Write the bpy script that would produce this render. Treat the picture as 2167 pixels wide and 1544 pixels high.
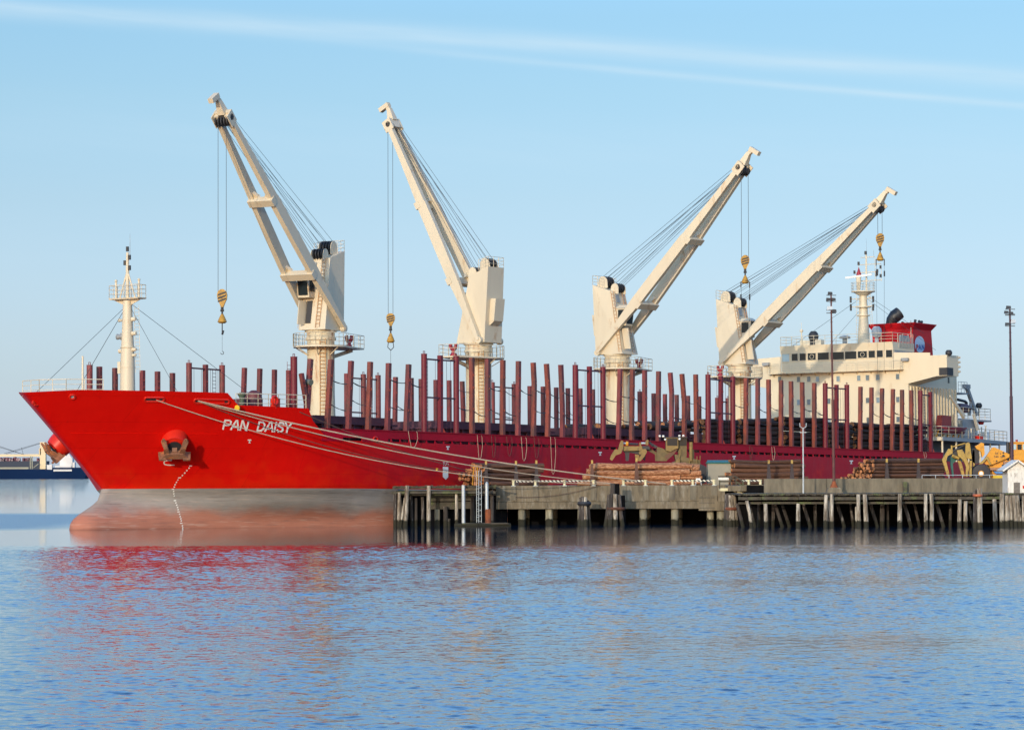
# cargo ship loading logs at a wharf, seen across calm harbour water in low warm light
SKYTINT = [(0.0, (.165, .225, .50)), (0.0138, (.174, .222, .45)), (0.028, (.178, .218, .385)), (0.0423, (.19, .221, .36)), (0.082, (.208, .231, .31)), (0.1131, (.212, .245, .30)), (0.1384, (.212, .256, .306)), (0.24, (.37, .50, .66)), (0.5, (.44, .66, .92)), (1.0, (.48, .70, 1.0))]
CLOUDC = (5.4, 6.9, 7.9); SKYS = 0.12; EXPO = 0.0
WY0, WY1, WBUMP = 197.0, 227.0, 0.24
WSLOPE = 0.080
import bpy, bmesh, math, random
from mathutils import Vector, Matrix
random.seed(7)
for o in list(bpy.data.objects): bpy.data.objects.remove(o, do_unlink=True)
scn = bpy.context.scene
COL = scn.collection
rad = math.radians

# ---------------------------------------------------------------- camera, sky, sun, exposure
FPX, YH, ROLL, CH = 7014.264, 996.734, -0.00295, 4.76386     # focal length and horizon in photo pixels, roll, eye height
CXP, CYP = 1083.5, 772.0
PITCH = math.atan((YH - CYP) / FPX)
cp, sp = math.cos(PITCH), math.sin(PITCH)
Fv = Vector((0, cp, sp)); R0 = Vector((1, 0, 0)); D0 = Vector((0, sp, -cp))
Rv = R0 * math.cos(ROLL) - D0 * math.sin(ROLL)
Dv = R0 * math.sin(ROLL) + D0 * math.cos(ROLL)
EYE = Vector((0, 0, CH))
cam_d = bpy.data.cameras.new('camera'); cam = bpy.data.objects.new('camera', cam_d); COL.objects.link(cam)
cam_d.sensor_width = 36.0; cam_d.lens = FPX / 2167 * 36
cam_d.clip_start = 1.0; cam_d.clip_end = 60000
m = Matrix.Identity(4)
for i in range(3):
    m[i][0] = Rv[i]; m[i][1] = -Dv[i]; m[i][2] = -Fv[i]; m[i][3] = EYE[i]
cam.matrix_world = m
scn.camera = cam

# ship frame: A aft, P port, K up, origin = axis of the foremost crane at the water
A = Vector((0.539532, 0.841848, -0.014)); P = Vector((0.841848, -0.539532, 0.0139)); 
phi, tau, gam = 1.00079, 0.014, 0.01391
_a = Vector((math.cos(phi), math.sin(phi), 0)); _l = Vector((math.sin(phi), -math.cos(phi), 0)); _k = Vector((0, 0, 1))
A = _a * math.cos(tau) - _k * math.sin(tau); K = _k * math.cos(tau) + _a * math.sin(tau)
P = _l * math.cos(gam) + K * math.sin(gam); K = K * math.cos(gam) - _l * math.sin(gam)
ORG = Vector((-17.57369, 305.43267, 0))
SUN = (-A + P * 0.205 + K * 0.185).normalized()          # direction towards the sun
SUN_EL = math.asin(SUN.z); SUN_AZ = math.atan2(SUN.x, SUN.y)

sd = bpy.data.lights.new('sun', 'SUN'); sun = bpy.data.objects.new('sun', sd); COL.objects.link(sun)
sd.energy = 2.55; sd.angle = rad(0.6); sd.color = (1.0, 0.86, 0.66)
sun.rotation_euler = (-SUN).to_track_quat('-Z', 'Y').to_euler(); sun.location = (-60, 0, 80)

world = bpy.data.worlds.new("World"); scn.world = world; world.use_nodes = True
nt = world.node_tree; nt.nodes.clear()
def N(t, **kw):
    n = nt.nodes.new(t)
    for k, v in kw.items(): setattr(n, k, v)
    return n
L = lambda a, b: nt.links.new(a, b)
def MATH(op, a, b=None, c=None, clamp=False):
    n = N('ShaderNodeMath', operation=op, use_clamp=clamp)
    for i, v in enumerate((a, b, c)):
        if v is None: continue
        if isinstance(v, (int, float)): n.inputs[i].default_value = v
        else: L(v, n.inputs[i])
    return n.outputs[0]
def RAMP(fac, stops, interp='LINEAR'):
    n = N('ShaderNodeValToRGB'); n.color_ramp.interpolation = interp
    el = n.color_ramp.elements
    while len(el) < len(stops): el.new(0.5)
    for e, (p_, c_) in zip(el, stops):
        e.position = p_; e.color = (c_, c_, c_, 1) if isinstance(c_, (int, float)) else (*c_, 1)
    L(fac, n.inputs[0]); return n.outputs[0]
def MIX(fac, a, b, blend='MIX'):
    n = N('ShaderNodeMix', data_type='RGBA', blend_type=blend)
    for i, v in ((0, fac), (6, a), (7, b)):
        if isinstance(v, (int, float)): n.inputs[i].default_value = v
        elif isinstance(v, tuple): n.inputs[i].default_value = (*v, 1)
        else: L(v, n.inputs[i])
    return n.outputs[2]
sky = N('ShaderNodeTexSky', sky_type='NISHITA'); sky.sun_disc = False
sky.sun_elevation = SUN_EL; sky.sun_rotation = SUN_AZ
sky.air_density = 1.0; sky.dust_density = 0.3; sky.ozone_density = 2.0
tc = N('ShaderNodeTexCoord'); sep = N('ShaderNodeSeparateXYZ'); L(tc.outputs['Generated'], sep.inputs[0])
elev = MATH('ARCSINE', sep.outputs[2])                     # radians above the horizon
azim = MATH('ARCTAN2', sep.outputs[0], sep.outputs[1])
# tint of the air by height: pale near the horizon, clearer blue above
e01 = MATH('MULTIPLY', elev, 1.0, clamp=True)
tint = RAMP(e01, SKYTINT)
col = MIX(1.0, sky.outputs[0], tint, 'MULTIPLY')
_s4 = N('ShaderNodeVectorMath', operation='SCALE'); _s4.inputs['Scale'].default_value = 4.0; L(col, _s4.inputs[0]); col = _s4.outputs[0]
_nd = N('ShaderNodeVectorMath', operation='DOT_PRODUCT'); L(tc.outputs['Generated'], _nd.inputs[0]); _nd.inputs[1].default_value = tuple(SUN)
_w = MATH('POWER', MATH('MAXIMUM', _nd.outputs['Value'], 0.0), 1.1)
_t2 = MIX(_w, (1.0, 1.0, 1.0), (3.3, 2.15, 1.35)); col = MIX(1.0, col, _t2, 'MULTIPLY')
# thin high cirrus streaks, slightly tilted, as bands in the sky direction
def band(a0, slope, width, amp, curve=0.0):
    lin = MATH('ADD', MATH('MULTIPLY', azim, slope), a0)
    if curve: lin = MATH('ADD', lin, MATH('MULTIPLY', MATH('MULTIPLY', azim, azim), curve))
    d = MATH('DIVIDE', MATH('SUBTRACT', elev, lin), width)
    g = MATH('POWER', 2.718, MATH('MULTIPLY', MATH('MULTIPLY', d, d), -1.0))
    return MATH('MULTIPLY', g, amp)
comb = N('ShaderNodeCombineXYZ'); L(MATH('MULTIPLY', azim, 22.0), comb.inputs[0]); L(MATH('MULTIPLY', MATH('ADD', elev, MATH('MULTIPLY', azim, 0.085)), 260.0), comb.inputs[1])
no = N('ShaderNodeTexNoise'); no.inputs['Scale'].default_value = 1.0; no.inputs['Detail'].default_value = 5; L(comb.outputs[0], no.inputs['Vector'])
comb2 = N('ShaderNodeCombineXYZ'); L(MATH('MULTIPLY', azim, 9.0), comb2.inputs[0]); L(MATH('MULTIPLY', elev, 50.0), comb2.inputs[1])
no2 = N('ShaderNodeTexNoise'); no2.inputs['Scale'].default_value = 1.0; no2.inputs['Detail'].default_value = 3; L(comb2.outputs[0], no2.inputs['Vector'])
left = MATH('MULTIPLY_ADD', azim, 9.0, 0.75, clamp=True)
bsum = band(0.1292, -0.0695, 0.0028, 0.8, -0.085)
for b_ in (MATH('MULTIPLY', band(0.1238, -0.101, 0.0011, 0.62), left), band(0.098, -0.03, 0.009, 0.16), band(0.060, -0.02, 0.012, 0.12)):
    bsum = MATH('ADD', bsum, b_)
cl = MATH('MULTIPLY', bsum, MATH('ADD', MATH('MULTIPLY', no.outputs[0], 0.9), 0.1), clamp=True)
cl = MATH('ADD', cl, MATH('MULTIPLY', MATH('SUBTRACT', no2.outputs[0], 0.5), 0.12), clamp=True)
col = MIX(cl, col, CLOUDC)
world.cycles.sampling_method = 'MANUAL'; world.cycles.sample_map_resolution = 1024
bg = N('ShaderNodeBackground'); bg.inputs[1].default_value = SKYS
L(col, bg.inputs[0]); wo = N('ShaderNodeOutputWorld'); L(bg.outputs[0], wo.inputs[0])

scn.view_settings.view_transform = 'Standard'; scn.view_settings.look = 'None'
scn.view_settings.exposure = EXPO; scn.view_settings.gamma = 1.0
scn.view_settings.use_curve_mapping = False

# ---------------------------------------------------------------- photo survey: pixel + known plane -> place
def ray(x, y):
    c, s = math.cos(ROLL), math.sin(ROLL)
    X, Y = x - CXP, y - CYP
    u = X * c + Y * s; v = -X * s + Y * c
    return Vector((u / FPX, cp + v / FPX * sp, sp - v / FPX * cp))
def at(x, y, Y): d = ray(x, y); return EYE + d * (Y / d.y)
def atz(x, y, z): d = ray(x, y); return EYE + d * ((z - CH) / d.z)
MS = (A, P, K)
def _inv(x, y, i, v):
    d = ray(x, y); c0 = EYE - ORG
    c = [a.dot(c0) for a in MS]; q = [a.dot(d) for a in MS]
    t = (v - c[i]) / q[i]
    return tuple(c[j] + q[j] * t for j in range(3))
def onb(x, y, b): return _inv(x, y, 1, b)
def ons(x, y, s): return _inv(x, y, 0, s)
def sworld(q): return ORG + A * q[0] + P * q[1] + K * q[2]
def tosh(w): w = w - ORG; return (A.dot(w), P.dot(w), K.dot(w))

# ---------------------------------------------------------------- materials
MATS = {}
def mat(name, rgb, rough=0.6, metal=0.0, var=0.12, scale=1.5, stain=None, stain_amt=0.0, stain_scale=0.6, bump=0.0, bscale=8.0, stretch=(1, 1, 1), spec=0.5, rnd=0.0):
    mt = bpy.data.materials.new(name); mt.use_nodes = True
    t = mt.node_tree; b = t.nodes['Principled BSDF']
    b.inputs['Roughness'].default_value = rough; b.inputs['Metallic'].default_value = metal
    b.inputs['Specular IOR Level'].default_value = spec
    tcn = t.nodes.new('ShaderNodeTexCoord'); mp = t.nodes.new('ShaderNodeMapping'); mp.inputs['Scale'].default_value = stretch
    oi = t.nodes.new('ShaderNodeObjectInfo')
    add = t.nodes.new('ShaderNodeVectorMath'); add.operation = 'ADD'
    sc_ = t.nodes.new('ShaderNodeMath'); sc_.operation = 'MULTIPLY'; sc_.inputs[1].default_value = 37.0
    t.links.new(oi.outputs['Random'], sc_.inputs[0])
    t.links.new(tcn.outputs['Object'], add.inputs[0]); t.links.new(sc_.outputs[0], add.inputs[1])
    t.links.new(add.outputs[0], mp.inputs[0])
    n1 = t.nodes.new('ShaderNodeTexNoise'); n1.inputs['Scale'].default_value = scale; n1.inputs['Detail'].default_value = 6
    n1.inputs['Roughness'].default_value = 0.65
    t.links.new(mp.outputs[0], n1.inputs['Vector'])
    mr = t.nodes.new('ShaderNodeMapRange'); mr.inputs[1].default_value = 0.3; mr.inputs[2].default_value = 0.7
    mr.inputs[3].default_value = 1 - var; mr.inputs[4].default_value = 1 + var
    t.links.new(n1.outputs[0], mr.inputs[0])
    val = mr.outputs[0]
    if rnd:
        rr = t.nodes.new('ShaderNodeMapRange'); rr.inputs[3].default_value = 1 - rnd; rr.inputs[4].default_value = 1 + rnd
        t.links.new(oi.outputs['Random'], rr.inputs[0]); mm = t.nodes.new('ShaderNodeMath'); mm.operation = 'MULTIPLY'
        t.links.new(val, mm.inputs[0]); t.links.new(rr.outputs[0], mm.inputs[1]); val = mm.outputs[0]
    vm = t.nodes.new('ShaderNodeVectorMath'); vm.operation = 'SCALE'; vm.inputs[0].default_value = rgb
    t.links.new(val, vm.inputs['Scale']); colr = vm.outputs[0]
    if stain:
        n2 = t.nodes.new('ShaderNodeTexNoise'); n2.inputs['Scale'].default_value = stain_scale; n2.inputs['Detail'].default_value = 8; n2.inputs['Roughness'].default_value = 0.7
        t.links.new(mp.outputs[0], n2.inputs['Vector'])
        m2 = t.nodes.new('ShaderNodeMapRange'); m2.inputs[1].default_value = 0.62 - stain_amt * 0.3; m2.inputs[2].default_value = 0.72 - stain_amt * 0.15
        t.links.new(n2.outputs[0], m2.inputs[0])
        mx = t.nodes.new('ShaderNodeMix'); mx.data_type = 'RGBA'; mx.inputs[7].default_value = (*stain, 1)
        t.links.new(m2.outputs[0], mx.inputs[0]); t.links.new(colr, mx.inputs[6]); colr = mx.outputs[2]
    t.links.new(colr, b.inputs['Base Color'])
    if bump:
        bn = t.nodes.new('ShaderNodeBump'); bn.inputs['Strength'].default_value = 1.0; bn.inputs['Distance'].default_value = bump
        n3 = t.nodes.new('ShaderNodeTexNoise'); n3.inputs['Scale'].default_value = bscale; n3.inputs['Detail'].default_value = 4
        t.links.new(mp.outputs[0], n3.inputs['Vector']); t.links.new(n3.outputs[0], bn.inputs['Height']); t.links.new(bn.outputs[0], b.inputs['Normal'])
    MATS[name] = mt; return mt

cream = mat('cream_paint', (0.60, 0.51, 0.365), 0.5, var=0.05, scale=0.8, stain=(0.42, 0.26, 0.13), stain_amt=0.12, stain_scale=0.9, stretch=(1, 1, 0.35))
cream2 = mat('cream_house_paint', (0.66, 0.555, 0.385), 0.55, var=0.035, scale=0.3, stain=(0.55, 0.40, 0.24), stain_amt=0.10, stain_scale=0.5, stretch=(1, 1, 0.3), bump=0.01, bscale=0.9)
rustcream = mat('rust_streaked_cream', (0.60, 0.50, 0.335), 0.6, var=0.08, scale=1.2, stain=(0.34, 0.13, 0.04), stain_amt=0.3, stain_scale=0.8, stretch=(1.6, 1.6, 0.22))
rail_m = mat('cream_rail_paint', (0.62, 0.53, 0.38), 0.5, var=0.05)
ladder_m = mat('rusty_ladder_paint', (0.50, 0.24, 0.07), 0.6, var=0.2)
wire_m = mat('dark_wire_rope', (0.045, 0.05, 0.055), 0.6)
dark = mat('dark_steel', (0.025, 0.025, 0.028), 0.6)
black = mat('black_paint', (0.018, 0.018, 0.02), 0.5)
maroon = mat('maroon_stanchion_paint', (0.17, 0.03, 0.03), 0.6, var=0.4, scale=1.6, stain=(0.10, 0.045, 0.035), stain_amt=0.45, stain_scale=1.1, stretch=(1, 1, 0.4), rnd=0.18)
redpost = mat('crimson_post_paint', (0.135, 0.014, 0.022), 0.5, spec=0.3, var=0.15, rnd=0.12)
rustpost = mat('orange_rust_stanchion', (0.20, 0.04, 0.024), 0.6, var=0.42, scale=1.7, stain=(0.09, 0.035, 0.028), stain_amt=0.5, stain_scale=1.0, stretch=(1, 1, 0.4), rnd=0.15)
coam = mat('dark_maroon_coaming', (0.085, 0.022, 0.035), 0.6, var=0.25, scale=0.8)
deckm = mat('deck_maroon', (0.10, 0.03, 0.03), 0.7, var=0.3)
redpaint = mat('bright_red_paint', (0.56, 0.02, 0.008), 0.4, spec=0.3, var=0.06)
bulw = mat('shade_toned_bulwark_red', (0.36, 0.002, 0.016), 0.5, spec=0.12, var=0.10, scale=0.5, stretch=(0.4, 1, 1.5), stain=(0.30, 0.016, 0.02), stain_amt=0.2)  # hull red darkened to crimson, the side's shade painted into it
white = mat('white_marking_paint', (0.75, 0.74, 0.68), 0.5, var=0.05, scale=6, stain=(0.5, 0.2, 0.14), stain_amt=0.14, stain_scale=4)
white2 = mat('clean_white_lettering', (0.86, 0.84, 0.78), 0.5, var=0.04, scale=6)
glass = mat('dark_window_glass', (0.012, 0.018, 0.022), 0.12, var=0.1, spec=0.25)
paleglass = mat('pale_window_pane', (0.36, 0.48, 0.50), 0.15, var=0.1)
port_gl = mat('porthole_glass', (0.14, 0.19, 0.22), 0.15, var=0.3, rnd=0.5)
greym = mat('grey_paint', (0.26, 0.27, 0.27), 0.55, var=0.1)
yellow = mat('worn_yellow_paint', (0.36, 0.23, 0.045), 0.5, var=0.22, scale=3, stain=(0.10, 0.05, 0.02), stain_amt=0.28, stain_scale=1.6)
orange_y = mat('orange_yellow_paint', (0.62, 0.27, 0.015), 0.5, var=0.15, scale=2, stain=(0.12, 0.06, 0.02), stain_amt=0.22, stain_scale=1.5)
olive = mat('grimy_olive_yellow', (0.12, 0.08, 0.025), 0.6, var=0.3, scale=2.5)
anchor_m = mat('rusty_anchor_iron', (0.22, 0.10, 0.055), 0.75, var=0.3, scale=3, stain=(0.40, 0.13, 0.03), stain_amt=0.3, stain_scale=2)
conc = mat('weathered_concrete', (0.14, 0.112, 0.072), 0.9, var=0.42, scale=1.4, stain=(0.24, 0.21, 0.16), stain_amt=0.38, stain_scale=1.3, stretch=(1.6, 1.6, 0.35), bump=0.02, bscale=2.5)
conc2 = mat('pale_wall_concrete', (0.15, 0.128, 0.09), 0.9, var=0.36, scale=1.1, stain=(0.09, 0.075, 0.055), stain_amt=0.35, stain_scale=0.9, stretch=(1.4, 1.4, 0.3), bump=0.02, bscale=2.5)
timber = mat('weathered_dark_timber', (0.062, 0.052, 0.038), 0.9, var=0.35, scale=2.2, stain=(0.10, 0.12, 0.045), stain_amt=0.35, stain_scale=1.0, bump=0.03, bscale=5)
creo_shade = mat('creosote_and_shade_black', (0.006, 0.006, 0.007), 0.95, var=0.3, spec=0.05)  # near-black for creosoted piles and sheets standing in for under-deck shade
logbark = mat('dark_log_bark', (0.10, 0.042, 0.022), 0.9, var=0.35, scale=1.2, stain=(0.20, 0.095, 0.045), stain_amt=0.25, stain_scale=2.0, stretch=(9, 1.5, 1.5), rnd=0.45, bump=0.0)
cargobark = mat('black_brown_cargo_bark', (0.042, 0.024, 0.018), 0.9, var=0.35, scale=1.2, stain=(0.09, 0.05, 0.03), stain_amt=0.25, stain_scale=2.0, stretch=(9, 1.5, 1.5), rnd=0.4)
logpeel = mat('peeled_orange_log', (0.22, 0.07, 0.024), 0.85, var=0.5, scale=2.6, stain=(0.50, 0.26, 0.13), stain_amt=0.62, stain_scale=2.0, stretch=(14, 1.2, 1.2), rnd=0.2)
logend = mat('sawn_log_end', (0.34, 0.14, 0.055), 0.85, var=0.15, scale=2, rnd=0.3)
ropem = mat('mooring_rope_fibre', (0.42, 0.33, 0.24), 0.9, var=0.15)
roped = mat('dark_mooring_rope', (0.09, 0.05, 0.035), 0.9, var=0.15)
postc = mat('cream_rail_post_paint', (0.62, 0.56, 0.34), 0.6, var=0.1, scale=4)
galv = mat('galvanised_pipe', (0.42, 0.46, 0.48), 0.45, 0.2, var=0.15, scale=3)
rustm = mat('bright_rust', (0.24, 0.065, 0.02), 0.85, var=0.35, scale=2.5, stain=(0.09, 0.03, 0.02), stain_amt=0.4, stain_scale=1.5)
tyre = mat('tyre_rubber', (0.045, 0.04, 0.04), 0.85, var=0.2)
bluem = mat('navy_hull_paint', (0.0035, 0.016, 0.055), 0.7, var=0.12, scale=0.05, spec=0.05)
purple = mat('far_maroon_paint', (0.12, 0.03, 0.055), 0.6, var=0.3, scale=0.1)
shedw = mat('peeling_white_boards', (0.66, 0.63, 0.57), 0.8, var=0.12, scale=3, stain=(0.24, 0.19, 0.15), stain_amt=0.22, stain_scale=2.4, stretch=(2.5, 1, 0.5))
kiosk_m = mat('beige_kiosk_board', (0.26, 0.235, 0.18), 0.8, var=0.08)
green_m = mat('teal_green_trim', (0.03, 0.14, 0.12), 0.6)
logoblue = mat('logo_blue', (0.02, 0.08, 0.32), 0.5); logored = mat('logo_red', (0.45, 0.02, 0.03), 0.5); logobg = mat('logo_pale_blue', (0.42, 0.54, 0.66), 0.5, var=0.05)

def pile_mat(name, wood, pale, amt):
    """timber pile: vertical grain, pale bleached patches, black wet foot with weed below the tide mark (height above water)"""
    mt = mat(name, wood, 0.9, var=0.35, scale=2.0, stain=pale, stain_amt=amt, stain_scale=1.3, stretch=(3.5, 3.5, 0.45), rnd=0.3, bump=0.03, bscale=4)
    t = mt.node_tree; b = t.nodes['Principled BSDF']; src = b.inputs['Base Color'].links[0].from_socket
    g = t.nodes.new('ShaderNodeNewGeometry'); s3 = t.nodes.new('ShaderNodeSeparateXYZ'); t.links.new(g.outputs['Position'], s3.inputs[0])
    nz = t.nodes.new('ShaderNodeTexNoise'); nz.inputs['Scale'].default_value = 3; t.links.new(g.outputs['Position'], nz.inputs['Vector'])
    ad = t.nodes.new('ShaderNodeMath'); ad.operation = 'MULTIPLY_ADD'; ad.inputs[1].default_value = 0.5; t.links.new(nz.outputs[0], ad.inputs[0]); t.links.new(s3.outputs[2], ad.inputs[2])
    mr = t.nodes.new('ShaderNodeMapRange'); mr.inputs[1].default_value = 0.72; mr.inputs[2].default_value = 0.86; t.links.new(ad.outputs[0], mr.inputs[0])
    mx = t.nodes.new('ShaderNodeMix'); mx.data_type = 'RGBA'; mx.inputs[6].default_value = (0.018, 0.017, 0.008, 1)
    t.links.new(mr.outputs[0], mx.inputs[0]); t.links.new(src, mx.inputs[7]); t.links.new(mx.outputs[2], b.inputs['Base Color'])
    return mt
pile_w = pile_mat('bleached_pile_timber', (0.13, 0.10, 0.07), (0.52, 0.47, 0.39), 0.62)
pile_d = pile_mat('dark_pile_timber', (0.05, 0.04, 0.034), (0.26, 0.24, 0.22), 0.25)
pile_c = pile_mat('concrete_pile', (0.24, 0.22, 0.16), (0.16, 0.145, 0.10), 0.3)

def hull_mat():
    mt = bpy.data.materials.new('ship_hull_paint'); mt.use_nodes = True; t = mt.node_tree; b = t.nodes['Principled BSDF']
    n = t.nodes.new; l = t.links.new
    tcn = n('ShaderNodeTexCoord'); s3 = n('ShaderNodeSeparateXYZ'); l(tcn.outputs['Object'], s3.inputs[0])
    def M(op, a, b_=None, c=None, cl=False):
        k = n('ShaderNodeMath'); k.operation = op; k.use_clamp = cl
        for i, v in enumerate((a, b_, c)):
            if v is None: continue
            if isinstance(v, (int, float)): k.inputs[i].default_value = v
            else: l(v, k.inputs[i])
        return k.outputs[0]
    def NZ(scale, st, det=6, ro=0.6):
        mp = n('ShaderNodeMapping'); mp.inputs['Scale'].default_value = st; l(tcn.outputs['Object'], mp.inputs[0])
        k = n('ShaderNodeTexNoise'); k.inputs['Scale'].default_value = scale; k.inputs['Detail'].default_value = det; k.inputs['Roughness'].default_value = ro
        l(mp.outputs[0], k.inputs['Vector']); return k.outputs[0]
    def MX(f, a, b_):
        k = n('ShaderNodeMix'); k.data_type = 'RGBA'
        for i, v in ((0, f), (6, a), (7, b_)):
            if isinstance(v, tuple): k.inputs[i].default_value = (*v, 1)
            elif isinstance(v, (int, float)): k.inputs[i].default_value = v
            else: l(v, k.inputs[i])
        return k.outputs[2]
    def SS(v, a, b_):
        k = n('ShaderNodeMapRange'); k.interpolation_type = 'SMOOTHSTEP'; k.inputs[1].default_value = a; k.inputs[2].default_value = b_; l(v, k.inputs[0]); return k.outputs[0]
    u = s3.outputs[2]
    # red topsides with slightly fresher paint low down and faint drips
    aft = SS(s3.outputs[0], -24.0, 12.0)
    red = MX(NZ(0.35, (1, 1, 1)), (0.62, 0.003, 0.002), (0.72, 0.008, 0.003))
    red = MX(aft, red, (0.36, 0.002, 0.016))  # crimson towards the stern paints the dim, grazing-lit side into the red
    drip = SS(NZ(1.0, (1.6, 1.6, 0.10), 5), 0.60, 0.78)
    red = MX(M('MULTIPLY', drip, 0.35), red, (0.36, 0.004, 0.006))
    fresh = M('MULTIPLY', SS(M('SUBTRACT', NZ(0.8, (0.7, 0.7, 0.9)), M('MULTIPLY', u, 0.10)), -0.02, 0.25), 0.5)
    red = MX(fresh, red, (0.68, 0.022, 0.003))
    # worn anti-fouling: grey above, pink-brown towards the water, slanted scrapes
    grey = MX(NZ(0.5, (0.6, 0.6, 1.2)), (0.245, 0.215, 0.185), (0.36, 0.33, 0.30))
    pink = MX(NZ(0.7, (0.5, 0.5, 1.5)), (0.36, 0.135, 0.085), (0.47, 0.20, 0.135))
    lvl = M('ADD', u, M('MULTIPLY', M('SUBTRACT', NZ(0.22, (1, 1, 1.2), 5), 0.5), 2.6))
    lvl = M('SUBTRACT', lvl, M('MULTIPLY', SS(s3.outputs[0], -33.5, -28.0), 0.1))
    foul = MX(SS(lvl, 0.4, 1.7), pink, grey)
    mp = n('ShaderNodeMapping'); mp.inputs['Rotation'].default_value = (0, rad(9), 0); mp.inputs['Scale'].default_value = (0.35, 0.35, 7.0); l(tcn.outputs['Object'], mp.inputs[0])
    k = n('ShaderNodeTexNoise'); k.inputs['Scale'].default_value = 1.0; k.inputs['Detail'].default_value = 5; l(mp.outputs[0], k.inputs['Vector'])
    foul = MX(M('MULTIPLY', SS(k.outputs[0], 0.58, 0.72), 0.4), foul, (0.50, 0.36, 0.28))
    foul = MX(M('MULTIPLY', SS(k.outputs[0], 0.42, 0.30), 0.35), foul, (0.13, 0.09, 0.08))
    foul = MX(M('MULTIPLY', SS(u, -0.28, -0.5), 0.6), foul, (0.20, 0.08, 0.055))
    mp2 = n('ShaderNodeMapping'); mp2.inputs['Rotation'].default_value = (0, rad(-16), 0); mp2.inputs['Scale'].default_value = (0.55, 0.55, 7.0); l(tcn.outputs['Object'], mp2.inputs[0])
    k2 = n('ShaderNodeTexNoise'); k2.inputs['Scale'].default_value = 1.0; k2.inputs['Detail'].default_value = 6; l(mp2.outputs[0], k2.inputs['Vector'])
    foul = MX(M('MULTIPLY', SS(k2.outputs[0], 0.58, 0.68), 0.28), foul, (0.56, 0.42, 0.34))
    foul = MX(M('MULTIPLY', SS(k2.outputs[0], 0.42, 0.33), 0.32), foul, (0.17, 0.115, 0.10))
    foul = MX(M('MULTIPLY', SS(NZ(0.9, (1, 1, 1.6), 7, .75), 0.62, 0.74), 0.5), foul, (0.12, 0.07, 0.06))
    # plate seams: a faint welded grid, each plate very slightly different
    cb = n('ShaderNodeCombineXYZ'); l(s3.outputs[0], cb.inputs[0]); l(u, cb.inputs[1])
    bk_ = n('ShaderNodeTexBrick'); bk_.inputs['Scale'].default_value = 1.0; bk_.inputs['Brick Width'].default_value = 7.5; bk_.inputs['Row Height'].default_value = 2.1; bk_.inputs['Mortar Size'].default_value = 0.022
    bk_.inputs['Color1'].default_value = (1, 1, 1, 1); bk_.inputs['Color2'].default_value = (0.90, 0.90, 0.90, 1); bk_.inputs['Mortar'].default_value = (0.60, 0.60, 0.60, 1); l(cb.outputs[0], bk_.inputs['Vector'])
    mm_ = n('ShaderNodeMix'); mm_.data_type = 'RGBA'; mm_.blend_type = 'MULTIPLY'; mm_.inputs[0].default_value = 0.4; l(red, mm_.inputs[6]); l(bk_.outputs[0], mm_.inputs[7]); red = mm_.outputs[2]
    edge = SS(u, 2.94, 2.96)
    c = MX(edge, foul, red)
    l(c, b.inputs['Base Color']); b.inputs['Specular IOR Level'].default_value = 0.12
    ro = M('MULTIPLY_ADD', edge, -0.35, 0.75); l(ro, b.inputs['Roughness'])
    bn = n('ShaderNodeBump'); bn.inputs['Distance'].default_value = 0.09; bn.inputs['Strength'].default_value = 0.7
    l(M('ADD', NZ(0.45, (1, 1, 0.8), 2), M('MULTIPLY', NZ(1.3, (1, 1, 0.7), 3), 0.35)), bn.inputs['Height']); l(bn.outputs[0], b.inputs['Normal'])
    return mt
hullm = hull_mat()

def stripe_mat():
    mt = bpy.data.materials.new('black_white_stripes'); mt.use_nodes = True; t = mt.node_tree; b = t.nodes['Principled BSDF']
    tcn = t.nodes.new('ShaderNodeTexCoord'); s3 = t.nodes.new('ShaderNodeSeparateXYZ'); t.links.new(tcn.outputs['Object'], s3.inputs[0])
    a = t.nodes.new('ShaderNodeMath'); a.operation = 'MULTIPLY_ADD'; a.inputs[1].default_value = 1.1; t.links.new(s3.outputs[2], a.inputs[0]); t.links.new(s3.outputs[0], a.inputs[2])
    f = t.nodes.new('ShaderNodeMath'); f.operation = 'PINGPONG'; f.inputs[1].default_value = 0.17; t.links.new(a.outputs[0], f.inputs[0])
    g = t.nodes.new('ShaderNodeMath'); g.operation = 'GREATER_THAN'; g.inputs[1].default_value = 0.085; t.links.new(f.outputs[0], g.inputs[0])
    mx = t.nodes.new('ShaderNodeMix'); mx.data_type = 'RGBA'; mx.inputs[6].default_value = (0.03, 0.03, 0.03, 1); mx.inputs[7].default_value = (0.65, 0.62, 0.5, 1)
    t.links.new(g.outputs[0], mx.inputs[0]); t.links.new(mx.outputs[2], b.inputs['Base Color']); return mt
stripem = stripe_mat()

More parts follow.
